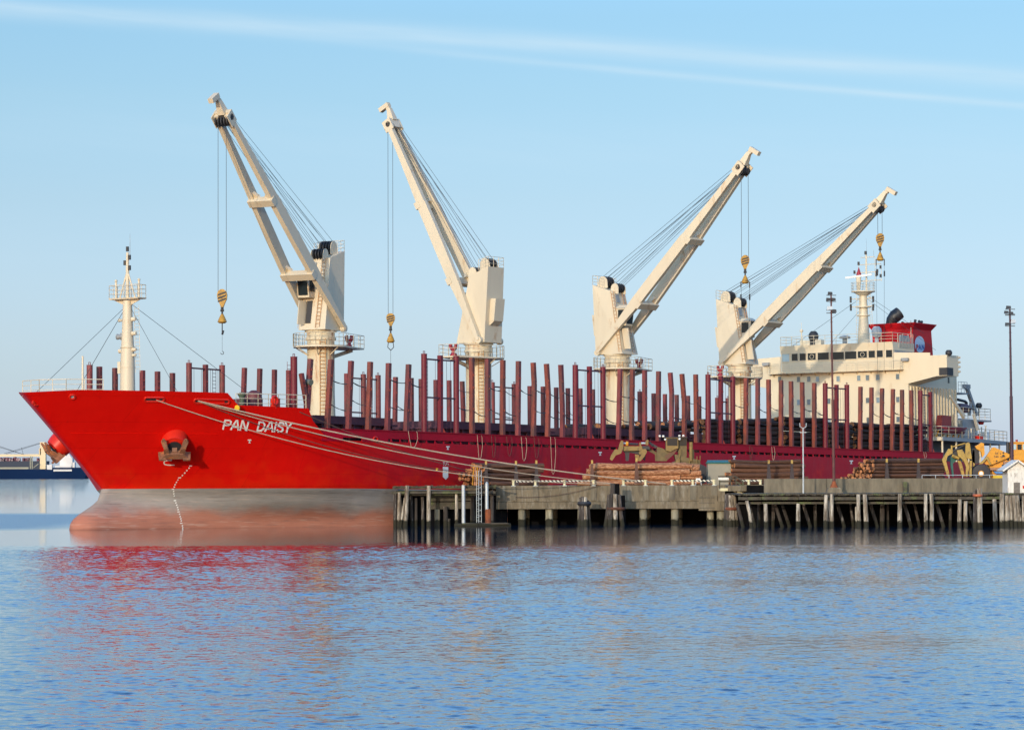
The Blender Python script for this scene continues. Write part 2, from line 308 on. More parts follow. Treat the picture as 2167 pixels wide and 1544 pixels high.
# ---------------------------------------------------------------- mesh helpers
class MB:
    def __init__(s, ship=False): s.v = []; s.f = []; s.mi = []; s.ship = ship
    def face(s, idx, mi=0): s.f.append(idx); s.mi.append(mi)
    def hexa(s, pts, mi=0):          # 8 points: bottom 4, top 4
        o = len(s.v); s.v += [tuple(q) for q in pts]
        for f in ((0, 3, 2, 1), (4, 5, 6, 7), (0, 1, 5, 4), (1, 2, 6, 5), (2, 3, 7, 6), (3, 0, 4, 7)): s.face([o + i for i in f], mi)
    def box(s, x0, x1, y0, y1, z0, z1, mi=0):
        s.hexa([(x0, y0, z0), (x1, y0, z0), (x1, y1, z0), (x0, y1, z0), (x0, y0, z1), (x1, y0, z1), (x1, y1, z1), (x0, y1, z1)], mi)
    def beam(s, p0, p1, w, h, up=(0, 0, 1), mi=0, w1=None, h1=None):
        p0 = Vector(p0); p1 = Vector(p1); d = (p1 - p0).normalized(); up = Vector(up)
        if abs(d.dot(up)) > 0.98: up = Vector((1, 0, 0))
        x = d.cross(up).normalized(); y = x.cross(d).normalized()
        w1 = w if w1 is None else w1; h1 = h if h1 is None else h1
        q = []
        for p, a, b in ((p0, w, h), (p1, w1, h1)):
            q += [p + x * (i * a / 2) + y * (j * b / 2) for i, j in ((-1, -1), (1, -1), (1, 1), (-1, 1))]
        s.hexa(q, mi)
    def ring(s, c, x, y, r, n, ry=None):
        o = len(s.v); ry = r if ry is None else ry
        s.v += [tuple(c + x * (r * math.cos(2 * math.pi * i / n)) + y * (ry * math.sin(2 * math.pi * i / n))) for i in range(n)]; return o
    def tube(s, p0, p1, r0, r1=None, n=8, caps=True, mi=0, capmi=None):
        s.path([p0, p1], [r0, r0 if r1 is None else r1], n, caps, mi, capmi)
    def path(s, pts, r, n=6, caps=True, mi=0, capmi=None):
        pts = [Vector(q) for q in pts]
        if isinstance(r, (int, float)): r = [r] * len(pts)
        prev = None; rings = []
        for i, q in enumerate(pts):
            d = (pts[min(i + 1, len(pts) - 1)] - pts[max(i - 1, 0)])
            if d.length < 1e-9: d = Vector((0, 0, 1))
            d.normalize()
            if prev is None:
                x = d.cross(Vector((0, 0, 1)) if abs(d.z) < 0.95 else Vector((1, 0, 0))).normalized()
            else:
                x = (prev - d * prev.dot(d)).normalized()
            prev = x; y = d.cross(x); rings.append(s.ring(q, x, y, r[i], n))
        for a, b in zip(rings, rings[1:]):
            for i in range(n): j = (i + 1) % n; s.face([a + i, a + j, b + j, b + i], mi)
        if caps:
            cm = mi if capmi is None else capmi
            s.face([rings[0] + i for i in range(n)][::-1], cm); s.face([rings[-1] + i for i in range(n)], cm)
    def prism(s, poly, ext, mi=0):
        o = len(s.v); n = len(poly); ext = Vector(ext)
        s.v += [tuple(Vector(q)) for q in poly]; s.v += [tuple(Vector(q) + ext) for q in poly]
        s.face([o + i for i in range(n)][::-1], mi); s.face([o + n + i for i in range(n)], mi)
        for i in range(n): j = (i + 1) % n; s.face([o + i, o + j, o + n + j, o + n + i], mi)
    def ball(s, c, r, n=10, rz=None, mi=0):
        rz = r if rz is None else rz; c = Vector(c); o = len(s.v); k = n // 2
        for j in range(1, k):
            th = math.pi * j / k
            for i in range(n): s.v.append((c.x + r * math.sin(th) * math.cos(2 * math.pi * i / n), c.y + r * math.sin(th) * math.sin(2 * math.pi * i / n), c.z + rz * math.cos(th)))
        for j in range(k - 2):
            for i in range(n): q = (i + 1) % n; s.face([o + j * n + i, o + j * n + q, o + (j + 1) * n + q, o + (j + 1) * n + i], mi)
        s.face([o + i for i in range(n)], mi); s.face([o + (k - 2) * n + i for i in range(n)][::-1], mi)
    def grid(s, rows, mi=0, closed=False):
        o = len(s.v); w = len(rows[0])
        for r in rows: s.v += [tuple(q) for q in r]
        for j in range(len(rows) - 1):
            for i in range(w - 1): s.face([o + j * w + i, o + j * w + i + 1, o + (j + 1) * w + i + 1, o + (j + 1) * w + i], mi)
    def ladder(s, p0, p1, wdir, w, step=0.3, r=0.03):
        p0 = Vector(p0); p1 = Vector(p1); wv = Vector(wdir).normalized() * (w / 2)
        s.tube(p0 - wv, p1 - wv, r, n=4); s.tube(p0 + wv, p1 + wv, r, n=4)
        k = max(1, int((p1 - p0).length / step))
        for i in range(1, k): q = p0.lerp(p1, i / k); s.tube(q - wv, q + wv, r * 0.8, n=4)
    def rail(s, pts, h, posts=1.5, r=0.03, bars=3, up=(0, 0, 1)):
        up = Vector(up) * h; pts = [Vector(q) for q in pts]
        for a, b in zip(pts, pts[1:]):
            for k in range(1, bars + 1): s.tube(a + up * (k / bars), b + up * (k / bars), r * (1 if k == bars else 0.75), n=5)
            m_ = max(1, int(round((b - a).length / posts)))
            for i in range(m_ + 1): q = a.lerp(b, i / m_); s.tube(q, q + up, r, n=5)
    def build(s, name, m_, parent=None, smooth=35, **tags):
        me = bpy.data.meshes.new(name)
        v = [(q[0], -q[1], q[2]) for q in s.v] if s.ship else s.v
        me.from_pydata(v, [], s.f)
        for mm in (m_ if isinstance(m_, (list, tuple)) else [m_]): me.materials.append(mm)
        me.polygons.foreach_set('material_index', s.mi)
        bm = bmesh.new(); bm.from_mesh(me); bmesh.ops.recalc_face_normals(bm, faces=bm.faces); bm.to_mesh(me); bm.free()
        if smooth:
            me.polygons.foreach_set('use_smooth', [True] * len(me.polygons)); me.set_sharp_from_angle(angle=rad(smooth))
        o = bpy.data.objects.new(name, me); COL.objects.link(o)
        if parent: o.parent = parent
        for k, val in tags.items(): o[k] = val
        return o
def thing(name, label, cat, loc=(0, 0, 0), group=None):
    o = bpy.data.objects.new(name, None); COL.objects.link(o); o.location = loc; o['label'] = label; o['category'] = cat
    o.empty_display_size = 0.5
    if group: o['group'] = group
    return o
def tag(o, label=None, cat=None, group=None, kind=None):
    for k, v in (('label', label), ('category', cat), ('group', group), ('kind', kind)):
        if v: o[k] = v
    return o
def recentre(o):
    """move a mesh object's origin to the base of its geometry"""
    vs = [v.co for v in o.data.vertices]
    c = Vector((sum(v.x for v in vs) / len(vs), sum(v.y for v in vs) / len(vs), min(v.z for v in vs)))
    o.data.transform(Matrix.Translation(-c)); o.location = c; return o
def text_mesh(body, bold=0.0, shear=0.0):
    c = bpy.data.curves.new('lettering', 'FONT'); c.body = body; c.size = 1.0; c.offset = bold; c.shear = shear; c.resolution_u = 3
    o = bpy.data.objects.new('lettering', c); COL.objects.link(o); bpy.context.view_layer.update()
    me = bpy.data.meshes.new_from_object(o.evaluated_get(bpy.context.evaluated_depsgraph_get()))
    bpy.data.objects.remove(o, do_unlink=True)
    vs = [v.co.copy() for v in me.vertices]; fs = [list(p_.vertices) for p_ in me.polygons]; bpy.data.meshes.remove(me)
    x0, x1 = min(v.x for v in vs), max(v.x for v in vs); y0, y1 = min(v.y for v in vs), max(v.y for v in vs)
    return [((v.x - x0) / (x1 - x0), (v.y - y0) / (y1 - y0)) for v in vs], fs

# ---------------------------------------------------------------- water
import numpy as np
def water_mesh():
    """open water as one sheet; the wind-ruffled part before the berth is modelled wave by wave and dies out into the calm lee"""
    rng = np.random.default_rng(5)
    ts = np.linspace(-1, 1, 1150); ys = [52.0]
    while ys[-1] < 228.0: ys.append(ys[-1] + 0.06 + 0.00055 * (ys[-1] - 52.0))
    ys = np.array(ys); TT, Y = np.meshgrid(ts, ys); X = TT * (0.16 * Y + 12.0); X = X.astype(np.float32); Y = Y.astype(np.float32)
    H = np.zeros_like(X); nw = 120
    lam = 0.24 * (1.7 / 0.24) ** (rng.random(nw) ** 1.6); th = rng.normal(1.3, 0.95, nw); ph = rng.random(nw) * 6.283
    sl = WSLOPE * math.sqrt(2.0 / nw) * np.ones(nw)
    for l_, t_, p_, s_ in zip(lam, th, ph, sl):
        k_ = 2 * math.pi / l_; H += (s_ / k_) * np.sin(np.float32(k_ * math.cos(t_)) * X + np.float32(k_ * math.sin(t_)) * Y + np.float32(p_))
    G = np.zeros_like(X)
    for _ in range(9):
        l_ = rng.uniform(9, 60); t_ = rng.uniform(0.9, 2.2); k_ = 2 * math.pi / l_; G += np.sin(k_ * math.cos(t_) * X + k_ * math.sin(t_) * Y + rng.random() * 6.28)
    amp = 0.95 + 0.16 * G / 2.1 
    Y2 = Y + 3.0 * np.sin(X * 0.11) + 2.0 * np.sin(X * 0.31 + 1.0) + 2.5 * np.sin(Y * 0.5 + X * 0.05)
    f = np.clip((WY1 - Y2) / (WY1 - WY0), 0, 1); f = 0.06 + 0.94 * f * f * (3 - 2 * f)
    ex = np.clip((1.0 - np.abs(TT)) / 0.06, 0, 1) * np.clip((Y - 52.0) / 3.0, 0, 1) * np.clip((228.0 - Y) / 6.0, 0, 1)
    Z = H * amp * f * ex
    ny, nx = X.shape; co = np.stack([X, Y, Z], -1).reshape(-1, 3)
    idx = np.arange(nx * ny).reshape(ny, nx); q = np.stack([idx[:-1, :-1], idx[:-1, 1:], idx[1:, 1:], idx[1:, :-1]], -1).reshape(-1, 4)
    y0, y1 = float(ys[0]), float(ys[-1]); xa, xb = 0.16 * y0 + 12.0, 0.16 * y1 + 12.0; B_ = 9000.0
    ext = np.array([(-B_, -200, 0), (B_, -200, 0), (B_, y0, 0), (-B_, y0, 0), (-xa, y0, 0), (-xb, y1, 0), (-B_, y1, 0), (xa, y0, 0), (xb, y1, 0), (B_, y1, 0), (B_, 24000, 0), (-B_, 24000, 0)], dtype=np.float32)
    n0 = len(co); fq = np.array([(0, 1, 2, 3), (3, 4, 5, 6), (7, 2, 9, 8), (6, 9, 10, 11)]) + n0
    co = np.concatenate([co, ext]); q = np.concatenate([q, fq]); me = bpy.data.meshes.new('harbour_water')
    me.vertices.add(len(co)); me.vertices.foreach_set('co', co.astype(np.float32).ravel()); me.loops.add(q.size); me.loops.foreach_set('vertex_index', q.ravel().astype(np.int32))
    me.polygons.add(len(q)); me.polygons.foreach_set('loop_start', np.arange(0, q.size, 4, dtype=np.int32)); me.polygons.foreach_set('use_smooth', np.ones(len(q), dtype=bool)); me.update(calc_edges=True); me.validate()
    return me
def water_mat():
    mt = bpy.data.materials.new('harbour_water'); mt.use_nodes = True; t = mt.node_tree; b = t.nodes['Principled BSDF']
    n = t.nodes.new; l = t.links.new
    b.inputs['Base Color'].default_value = (0.004, 0.024, 0.050, 1); b.inputs['Roughness'].default_value = 0.02; b.inputs['IOR'].default_value = 1.333
    g = n('ShaderNodeNewGeometry'); s3 = n('ShaderNodeSeparateXYZ'); l(g.outputs['Position'], s3.inputs[0])
    def M(op, a, b_=None, c=None, cl=False):
        k = n('ShaderNodeMath'); k.operation = op; k.use_clamp = cl
        for i, v in enumerate((a, b_, c)):
            if v is None: continue
            if isinstance(v, (int, float)): k.inputs[i].default_value = v
            else: l(v, k.inputs[i])
        return k.outputs[0]
    def NZ(scale, st=(1, 1, 1), det=3, ro=0.5):
        mp = n('ShaderNodeMapping'); mp.inputs['Scale'].default_value = st; l(g.outputs['Position'], mp.inputs[0])
        k = n('ShaderNodeTexNoise'); k.inputs['Scale'].default_value = scale; k.inputs['Detail'].default_value = det; k.inputs['Roughness'].default_value = ro
        l(mp.outputs[0], k.inputs['Vector']); return k.outputs[0]
    def SS(v, a, b_):
        k = n('ShaderNodeMapRange'); k.interpolation_type = 'SMOOTHSTEP'; k.inputs[1].default_value = a; k.inputs[2].default_value = b_; l(v, k.inputs[0]); return k.outputs[0]
    y = M('ADD', s3.outputs[1], M('MULTIPLY', M('SUBTRACT', NZ(0.05, (1, 0.35, 1)), 0.5), 26.0))
    near = SS(y, WY1, WY0)                                   # wind ruffles the open water, the lee by the berth stays smooth
    patch = M('MULTIPLY_ADD', SS(NZ(0.035, (0.5, 1.0, 1), 4), 0.35, 0.65), 0.35, 0.75)
    side = M('MULTIPLY', SS(s3.outputs[0], -34.0, -44.0), M('MULTIPLY', SS(y, 400, 372), SS(y, 268, 290)))   # ruffled tongue beyond the bow
    dockr = M('MULTIPLY', SS(s3.outputs[0], -6.0, 10.0), 0.16)
    amp = M('ADD', M('MULTIPLY', M('MULTIPLY', near, patch), 0.10), M('MULTIPLY', side, 0.8)); amp = M('ADD', amp, M('MULTIPLY', SS(s3.outputs[1], 450, 1100), 0.3)); amp = M('MAXIMUM', amp, M('ADD', dockr, 0.045))
    h = M('ADD', M('MULTIPLY', NZ(2.6, (1.5, 0.8, 1), 3, 0.6), 0.62), M('MULTIPLY', NZ(1.0, (1.0, 0.9, 1), 2), 0.5))
    h = M('ADD', h, M('MULTIPLY', NZ(0.3, (0.7, 1, 1), 2), 0.5))
    hh = M('MULTIPLY', h, amp)
    bn = n('ShaderNodeBump'); bn.inputs['Strength'].default_value = 1.0; bn.inputs['Distance'].default_value = WBUMP
    l(hh, bn.inputs['Height']); l(bn.outputs[0], b.inputs['Normal'])
    l(M('ADD', M('MULTIPLY_ADD', near, 0.03, 0.03), M('MULTIPLY', side, 0.17)), b.inputs['Roughness'])
    return mt
_wme = water_mesh(); _wme.materials.append(water_mat()); _wo = bpy.data.objects.new('harbour_water', _wme); COL.objects.link(_wo); _wo['kind'] = 'structure'
# ================================================================ the red cargo ship
# hull plans (aft distance, half breadth) from stem to amidships at several heights
TOPP = [(-40.9,0),(-40.6,.7),(-39.7,1.6),(-37.7,3.4),(-35.2,5.5),(-32.2,7.8),(-28.6,10.0),(-24.5,11.8),(-20,12.9),(-14,13.5),(0,13.6),(8,13.6)]
PNTP = [(-31.2,0),(-31.0,.4),(-30.3,.9),(-29.3,1.8),(-27.8,3.2),(-25.8,5.1),(-23.4,7.2),(-20.0,9.7),(-15.5,12.1),(-9,13.3),(0,13.6),(8,13.6)]
NEKP = [(-31.7,0),(-31.5,.3),(-30.7,.7),(-29.5,1.4),(-27.8,2.7),(-25.6,4.5),(-22.8,6.7),(-19.3,9.2),(-14.8,11.5),(-8.5,13.0),(0,13.6),(8,13.6)]
BLBP = [(-35.0,0),(-34.8,.6),(-34.0,1.3),(-32.0,1.9),(-29.0,2.9),(-25,4.4),(-21,6.4),(-17,8.4),(-12.5,10.7),(-7,12.8),(0,13.6),(8,13.6)]
BL2P = [(-35.9,0),(-35.6,.9),(-34.6,1.7),(-32.0,2.3),(-28.5,3.1),(-24,4.2),(-20,5.7),(-16,7.7),(-11.5,10.2),(-6,12.5),(0,13.6),(8,13.6)]
NB = len(TOPP)
def lerpP(a, b, w, wb=None):
    wb = w if wb is None else wb
    return [(p_[0] * (1 - w) + q[0] * w, p_[1] * (1 - wb) + q[1] * wb) for p_, q in zip(a, b)]
def plan(u):
    if u >= 2.95: w = (u - 2.95) / 7.75; return lerpP(PNTP, TOPP, w, w ** 1.15)
    if u >= 2.2: return lerpP(NEKP, PNTP, (u - 2.2) / .75)
    if u >= -.5: return (lambda q: lerpP(BLBP, NEKP, q * q * (3 - 2 * q)))(((u + .5) / 2.7) ** 1.35)
    return lerpP(BL2P, BLBP, max(0, (u + 3) / 2.5))
def fine(u, sub=4):
    """Catmull-Rom refined plan curve"""
    Q = plan(u); Q = [(Q[0][0] * 2 - Q[1][0] if False else Q[1][0], -Q[1][1])] + Q + [(Q[-1][0] * 2 - Q[-2][0], Q[-1][1])]
    out = []
    for i in range(1, len(Q) - 2):
        for k in range(sub):
            t = k / sub; r = []
            for c in (0, 1):
                a, b, d, e = (Q[i - 1][c], Q[i][c], Q[i + 1][c], Q[i + 2][c])
                r.append(0.5 * (2 * b + (d - a) * t + (2 * a - 5 * b + 4 * d - e) * t * t + (3 * b - a - 3 * d + e) * t ** 3))
            out.append((r[0], min(max(r[1], 0), 13.6)))
    out.append(Q[-2]); return out
def aftb(s, u):
    if s < 100: return 13.6
    t = (s - 100) / 30.0; w = max(0, min(1, (6.5 - u) / 9.0))
    return 13.6 - (3.2 + 8.5 * w) * t ** 2.0
def half(s, u):
    if s >= 8: return aftb(s, u)
    Q = fine(u)
    if s <= Q[0][0]: return 0.0
    for a, b in zip(Q, Q[1:]):
        if a[0] <= s <= b[0]: return a[1] + (b[1] - a[1]) * (s - a[0]) / max(1e-6, b[0] - a[0])
    return 13.6
def hit(x, y, side=1):
    """where the line of sight through a pixel meets the port side of the hull"""
    d = ray(x, y); c0 = EYE - ORG; c = [a.dot(c0) for a in MS]; q = [a.dot(d) for a in MS]
    f = lambda t: side * (c[1] + q[1] * t) - half(c[0] + q[0] * t, c[2] + q[2] * t)
    t = 230.0; prev = f(t)
    while t < 420:
        t2 = t + 0.5; v = f(t2)
        s_ = c[0] + q[0] * t2; u_ = c[2] + q[2] * t2
        if v <= 0 and s_ > plan(u_)[0][0] + 0.02:
            lo, hi = t, t2
            for _ in range(30):
                mid = (lo + hi) / 2
                if f(mid) > 0: lo = mid
                else: hi = mid
            t = hi; break
        t = t2
    return (c[0] + q[0] * t, c[1] + q[1] * t, c[2] + q[2] * t)
def normal(s, u):
    e = 0.15
    ts = Vector((2 * e, half(s + e, u) - half(s - e, u), 0)); tu = Vector((0, half(s, u + e) - half(s, u - e), 2 * e))
    n_ = ts.cross(tu); n_ = n_ if n_.y > 0 else -n_
    return n_.normalized()

ship = thing('cargo_ship', 'large red log carrier with four cream deck cranes, moored bow-left at the wharf', 'ship')
ship.matrix_world = Matrix(((A.x, -P.x, K.x, ORG.x), (A.y, -P.y, K.y, ORG.y), (A.z, -P.z, K.z, ORG.z), (0, 0, 0, 1)))
def SP(name, m_, mb, parent=ship, **k): mb.ship = True; return mb.build(name, m_, parent, **k)

def utop(s):
    if s < -27.1: return 10.75 + 0.2 * min(1, max(0, (s + 40.9) / 3.0)) - 0.12 * max(0, (s + 36) / 8.9)
    if s < -26.3: return 10.83 - 0.98 * ((s + 27.1) / 0.8)
    if s < -19.3: return 9.85 - 0.02 * (s + 26.3)
    if s < -17.4: return 8.6 - 0.6 * min(1, (s + 19.3) / 1.9)
    return 7.07
US = [-3, -2, -1.2, -.5, 0, .4, .8, 1.2, 1.6, 2.0, 2.3, 2.6, 2.95, 3.4, 4.0, 4.7, 5.5, 6.3, 7.05]
TAB = {}
hb = MB()
for side in (1, -1):
    cols = []
    n_par = len(fine(3.0))
    special = [-27.15, -27.1, -26.3, -19.34, -19.28, -17.45, -17.38]
    def colpts(par):               # par: float index along the plan
        i = min(int(par), n_par - 2); fr = par - i
        def ptu(u):
            Q = TAB.setdefault(round(u, 3), fine(u)); a, b = Q[i], Q[i + 1]
            return (a[0] + (b[0] - a[0]) * fr, a[1] + (b[1] - a[1]) * fr)
        ut = utop(ptu(10.5)[0])
        if ptu(ut)[0] > -29: ut = utop(ptu(min(ut, 9.8))[0])
        lv = [u for u in US if u < ut - 0.02]
        while len(lv) < len(US): lv.append(lv[-1] if False else None)
        base = [u for u in US]
        r = []
        for u in base: uu = min(u, ut); q = ptu(uu); r.append((q[0], side * q[1], uu))
        top0 = base[-1]
        for k in range(1, 7): uu = min(top0, ut) + max(0, ut - top0) * k / 6; q = ptu(uu); r.append((q[0], side * q[1], uu))
        return r
    pars = [i * 1.0 for i in range(n_par)]
    # extra columns where the sheer line steps
    Q = fine(9.8)
    for sv in special:
        for i, (a, b) in enumerate(zip(Q, Q[1:])):
            if a[0] <= sv < b[0]: pars.append(i + (sv - a[0]) / (b[0] - a[0]))
    pars = sorted(pars)
    rows = [colpts(p_) for p_ in pars]
    for s_ in list(range(14, 100, 6)) + [100, 103, 106, 109, 112, 115, 118, 121, 124, 127, 130]:
        lev = US + [7.07] * 6
        rows.append([(s_ - (max(0, 3 - u) * 0.9 if s_ == 130 else 0), side * aftb(s_, u), min(u, 7.07)) for u in lev])
    hb.grid(rows)
    last = rows[-1]
    if side == 1: port_last = last
    else: hb.grid([port_last, last])
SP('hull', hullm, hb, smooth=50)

# decks
dk = MB()
def deckpoly(mb, u, s0, s1, inset=0.1):
    ss = [s0]; 
    while ss[-1] < s1 - 1e-6: ss.append(min(s1, ss[-1] + (1.0 if ss[-1] < 8 else 6.0)))
    for a, b in zip(ss, ss[1:]):
        ha, hb_ = max(0.02, half(a, u) - inset), max(0.02, half(b, u) - inset)
        mb.hexa([(a, -ha, u - .15), (b, -hb_, u - .15), (b, hb_, u - .15), (a, ha, u - .15), (a, -ha, u), (b, -hb_, u), (b, hb_, u), (a, ha, u)])
deckpoly(dk, 6.98, -19.3, 129, 0.3)
SP('main_deck', deckm, dk)
dk = MB(); deckpoly(dk, 9.6, -37.0, -19.4, 0.45); dk.box(-19.55, -19.4, -12.0, 12.0, 7.0, 9.45); SP('forecastle_deck', deckm, dk)

# bulwark strake above the long freeing slot
bw = MB()
for side in (1, -1):
    b0, b1 = 13.56 * side, 13.66 * side
    bw.hexa([(-17.2, b0, 7.02), (104.5, b0, 7.36), (104.5, b1, 7.36), (-17.2, b1, 7.02), (-17.2, b0, 8.02), (104.5, b0, 7.98), (104.5, b1, 7.98), (-17.2, b1, 8.02)]) if side == -1 else None
    if side == 1:
        for a, b, lo in ((-17.4, -14.9, 7.0), (-14.9, -12.4, 7.33), (-12.4, -8.7, 7.0), (-8.7, -4, 7.33), (-4, 2, 7.33), (2, 8, 7.33), (8, 104.5, 7.33)):
            h0, h1 = half(a, 7.1), half(b, 7.1); bw.hexa([(a, h0 - .06, lo), (b, h1 - .06, lo), (b, h1 + .04, lo), (a, h0 + .04, lo), (a, h0 - .06, 8.0), (b, h1 - .06, 8.0), (b, h1 + .04, 8.0), (a, h0 + .04, 8.0)])
    for a, b in ((-17.4, -14.9), (-14.9, -12.4), (-12.4, -8.7), (-8.7, -4), (-4, 2), (2, 8), (8, 104.5)):
        h0, h1 = half(a, 7.1), half(b, 7.1); bw.hexa([(s_, side * w_, u_) for u_ in (8.005, 8.075) for s_, w_ in ((a, h0 - .15), (b, h1 - .15), (b, h1 + .12), (a, h0 + .12))])
SP('bulwark', bulw, bw)
wt = MB(); wt.box(-17, 105, 12.6, 12.64, 6.98, 7.55); SP('slot_shade_plate', coam, wt)  # dark plate added behind the freeing slot to stand for its inner shade
br = MB(); br.prism([(0, 13.52, 7.05), (0, 13.52, 7.36), (0.32, 13.52, 7.05)], (0, .07, 0)); br0 = SP('bulwark_bracket', bulw, br)
k = 0
for i in range(82):
    s_ = -8.3 + i * 1.38
    if s_ > 103: break
    o = br0 if i == 0 else br0.copy()
    if i: COL.objects.link(o); o.parent = ship
    o.location = (s_, 0, 0)

# hatch coamings with covers
for s0, s1 in ((-15.5, -3.5), (3.4, 23.2), (29.9, 50.2), (56.6, 77.0), (83.4, 101.5)):
    h_ = MB(); h_.box(s0, s1, -10.4, 10.4, 6.98, 8.6); h_.box(s0 - .25, s1 + .25, -10.8, 10.8, 8.6, 8.75); h_.box(s0 + .1, s1 - .1, -10.5, 10.5, 8.75, 9.32)
    for i in range(int((s1 - s0) / 1.6)): h_.box(s0 + .8 + i * 1.6, s0 + .9 + i * 1.6, 10.4, 10.75, 6.98, 8.6)
    SP('hatch', coam, h_)

# ---- lettering and marks painted on the side
def hull_text(body, quad, name, m_, bold=0.03, shear=0.12, off=0.03):
    vs, fs = text_mesh(body, bold, shear)
    c = [hit(*q) for q in quad]        # bottom-left, bottom-right, top-right, top-left
    mb = MB()
    for gx, gy in vs:
        s_ = (c[0][0] * (1 - gx) + c[1][0] * gx) * (1 - gy) + (c[3][0] * (1 - gx) + c[2][0] * gx) * gy
        u_ = (c[0][2] * (1 - gx) + c[1][2] * gx) * (1 - gy) + (c[3][2] * (1 - gx) + c[2][2] * gx) * gy
        mb.v.append((s_, half(s_, u_) + off, u_))
    for f in fs: mb.face(f)
    return SP(name, m_, mb, smooth=0)
def plate_on_hull(polys, name, m_, off=0.03, sub=1):
    mb = MB()
    for pl in polys:
        o_ = len(mb.v)
        for x, y in pl: q = hit(x, y); mb.v.append((q[0], half(q[0], q[2]) + off, q[2]))
        mb.face(list(range(o_, o_ + len(pl))))
    return SP(name, m_, mb, smooth=0)
def rect(x, y, w, h, sk=0): return [(x - w / 2, y + h / 2), (x + w / 2, y + h / 2), (x + w / 2 + sk, y - h / 2), (x - w / 2 + sk, y - h / 2)]
dm = [(402.3,985.3,6),(399,990,0),(394.5,995,0),(390,1000.3,0),(385,1005.5,0),(378.9,1010.3,6),(375.5,1015,0),(372.5,1020,0),(369.7,1024.9,0),(367.8,1030,0),(364.9,1034.6,5),(366.4,1039.2,0),(366.8,1044.1,0),(367.8,1048.8,0),(368.7,1053.5,0),(369.2,1058.6,5),(371.3,1063.3,0),(373.1,1068,0),(374.8,1072.9,0),(376,1077.6,0),(376.7,1082.4,5),(379,1087.3,0),(380.4,1092.5,0),(381.7,1097,0),(382.7,1101.3,0),(382.6,1106.5,5),(385.1,1111.7,0),(385.7,1116,0)]
plate_on_hull([rect(x, y, (w or 2.6), 2.0 if w else 2.8, 0.8) for x, y, w in dm], 'draught_marks', white)
def ribbon(pts, w, name, m_, off=0.03):
    polys = []
    for (x0, y0), (x1, y1) in zip(pts, pts[1:]):
        L_ = math.hypot(x1 - x0, y1 - y0); nx, ny = -(y1 - y0) / L_ * w / 2, (x1 - x0) / L_ * w / 2; ex, ey = (x1 - x0) / L_ * w * .3, (y1 - y0) / L_ * w * .3
        polys.append([(x0 + nx - ex, y0 + ny - ey), (x1 + nx + ex, y1 + ny + ey), (x1 - nx + ex, y1 - ny + ey), (x0 - nx - ex, y0 - ny - ey)])
    return plate_on_hull(polys, name, m_, off)
GLY = {'P': [[(0, 0), (0, 1), (.7, 1), (.97, .86), (.97, .58), (.7, .46), (.08, .46)]], 'A': [[(0, 0), (.42, 1), (.6, 1), (1, 0)], [(.2, .3), (.84, .3)]], 'N': [[(0, 0), (0, 1), (.12, 1), (.9, 0), (1, 0), (1, 1)]],
 'D': [[(.08, .03), (.6, .03), (.96, .28), (.96, .72), (.6, .97), (0, .97), (0, 0)]], 'i': [[(.5, 0), (.5, .70)], [(.5, .84), (.5, 1)]], 'S': [[(.95, .82), (.72, .98), (.25, .98), (.03, .8), (.1, .6), (.88, .42), (.98, .2), (.75, .02), (.25, .02), (0, .18)]], 'Y': [[(0, 1), (.5, .48), (1, 1)], [(.5, .5), (.5, 0)]]}
def letters(items, name):
    polys = []
    for ch, bl, w in items:
        base = 907.5 + (bl - 471) * 0.050; hgt = 18.6 + (bl - 471) * 0.009
        for st_ in GLY[ch]:
            P_ = [(bl + x * w + y * 4.6, base + x * w * .05 - y * hgt) for x, y in st_]
            for (xa, ya), (xb, yb) in zip(P_, P_[1:]):
                Lg = math.hypot(xb - xa, yb - ya); hx, hy = (xb - xa) / Lg * 1.25, (yb - ya) / Lg * 1.25; nx, ny = -(yb - ya) / Lg * 1.75, (xb - xa) / Lg * 1.75
                polys.append([(xa - hx + nx, ya - hy + ny), (xb + hx + nx, yb + hy + ny), (xb + hx - nx, yb + hy - ny), (xa - hx - nx, ya - hy - ny)])
    mb = MB()
    for i, pl in enumerate(polys):
        o_ = len(mb.v)
        for x, y in pl: q = hit(x, y); mb.v.append((q[0], half(q[0], q[2]) + .02 + .002 * i, q[2]))
        mb.face(list(range(o_, o_ + 4)))
    return SP(name, white2, mb, smooth=0)
letters([('P', 471.6, 13.2), ('A', 488.0, 15.5), ('N', 507.5, 13.0)], 'ship_name_lettering')
letters([('D', 543.8, 13.2), ('A', 560.2, 15.5), ('i', 578.6, 2), ('S', 584.6, 12.0), ('Y', 598.6, 13.6)], 'ship_name_lettering')
zz = lambda L_: [(300 + a / 5.72, 860 + b / 5.72) for a, b in L_]
ribbon(zz([(333, 608), (358, 650), (300, 652), (272, 662), (263, 680), (272, 698), (300, 706), (390, 708)]), 2.0, 'bulbous_bow_symbol', white)
T = lambda x, y: [rect(x, y - 2.2, 7.5, 2.6), rect(x, y + 1.2, 2.2, 5), rect(x, y + 3.6, 4.6, 1.3)]
for x, y in ((527.5, 933), (947.3, 947), (1269.5, 959), (1553, 967.5), (1801, 977)): plate_on_hull(T(x, y), 'load_mark', white)
plate_on_hull([[(936.5, 987), (948, 987.6), (948, 1009), (942.5, 1014.5), (936.5, 1008.5)]], 'tug_push_mark', white)
hull_text('TUG', [(936.5, 984.2), (948.5, 984.8), (948.5, 977.2), (936.5, 976.5)], 'tug_mark_lettering', white, 0.0, 0.0)

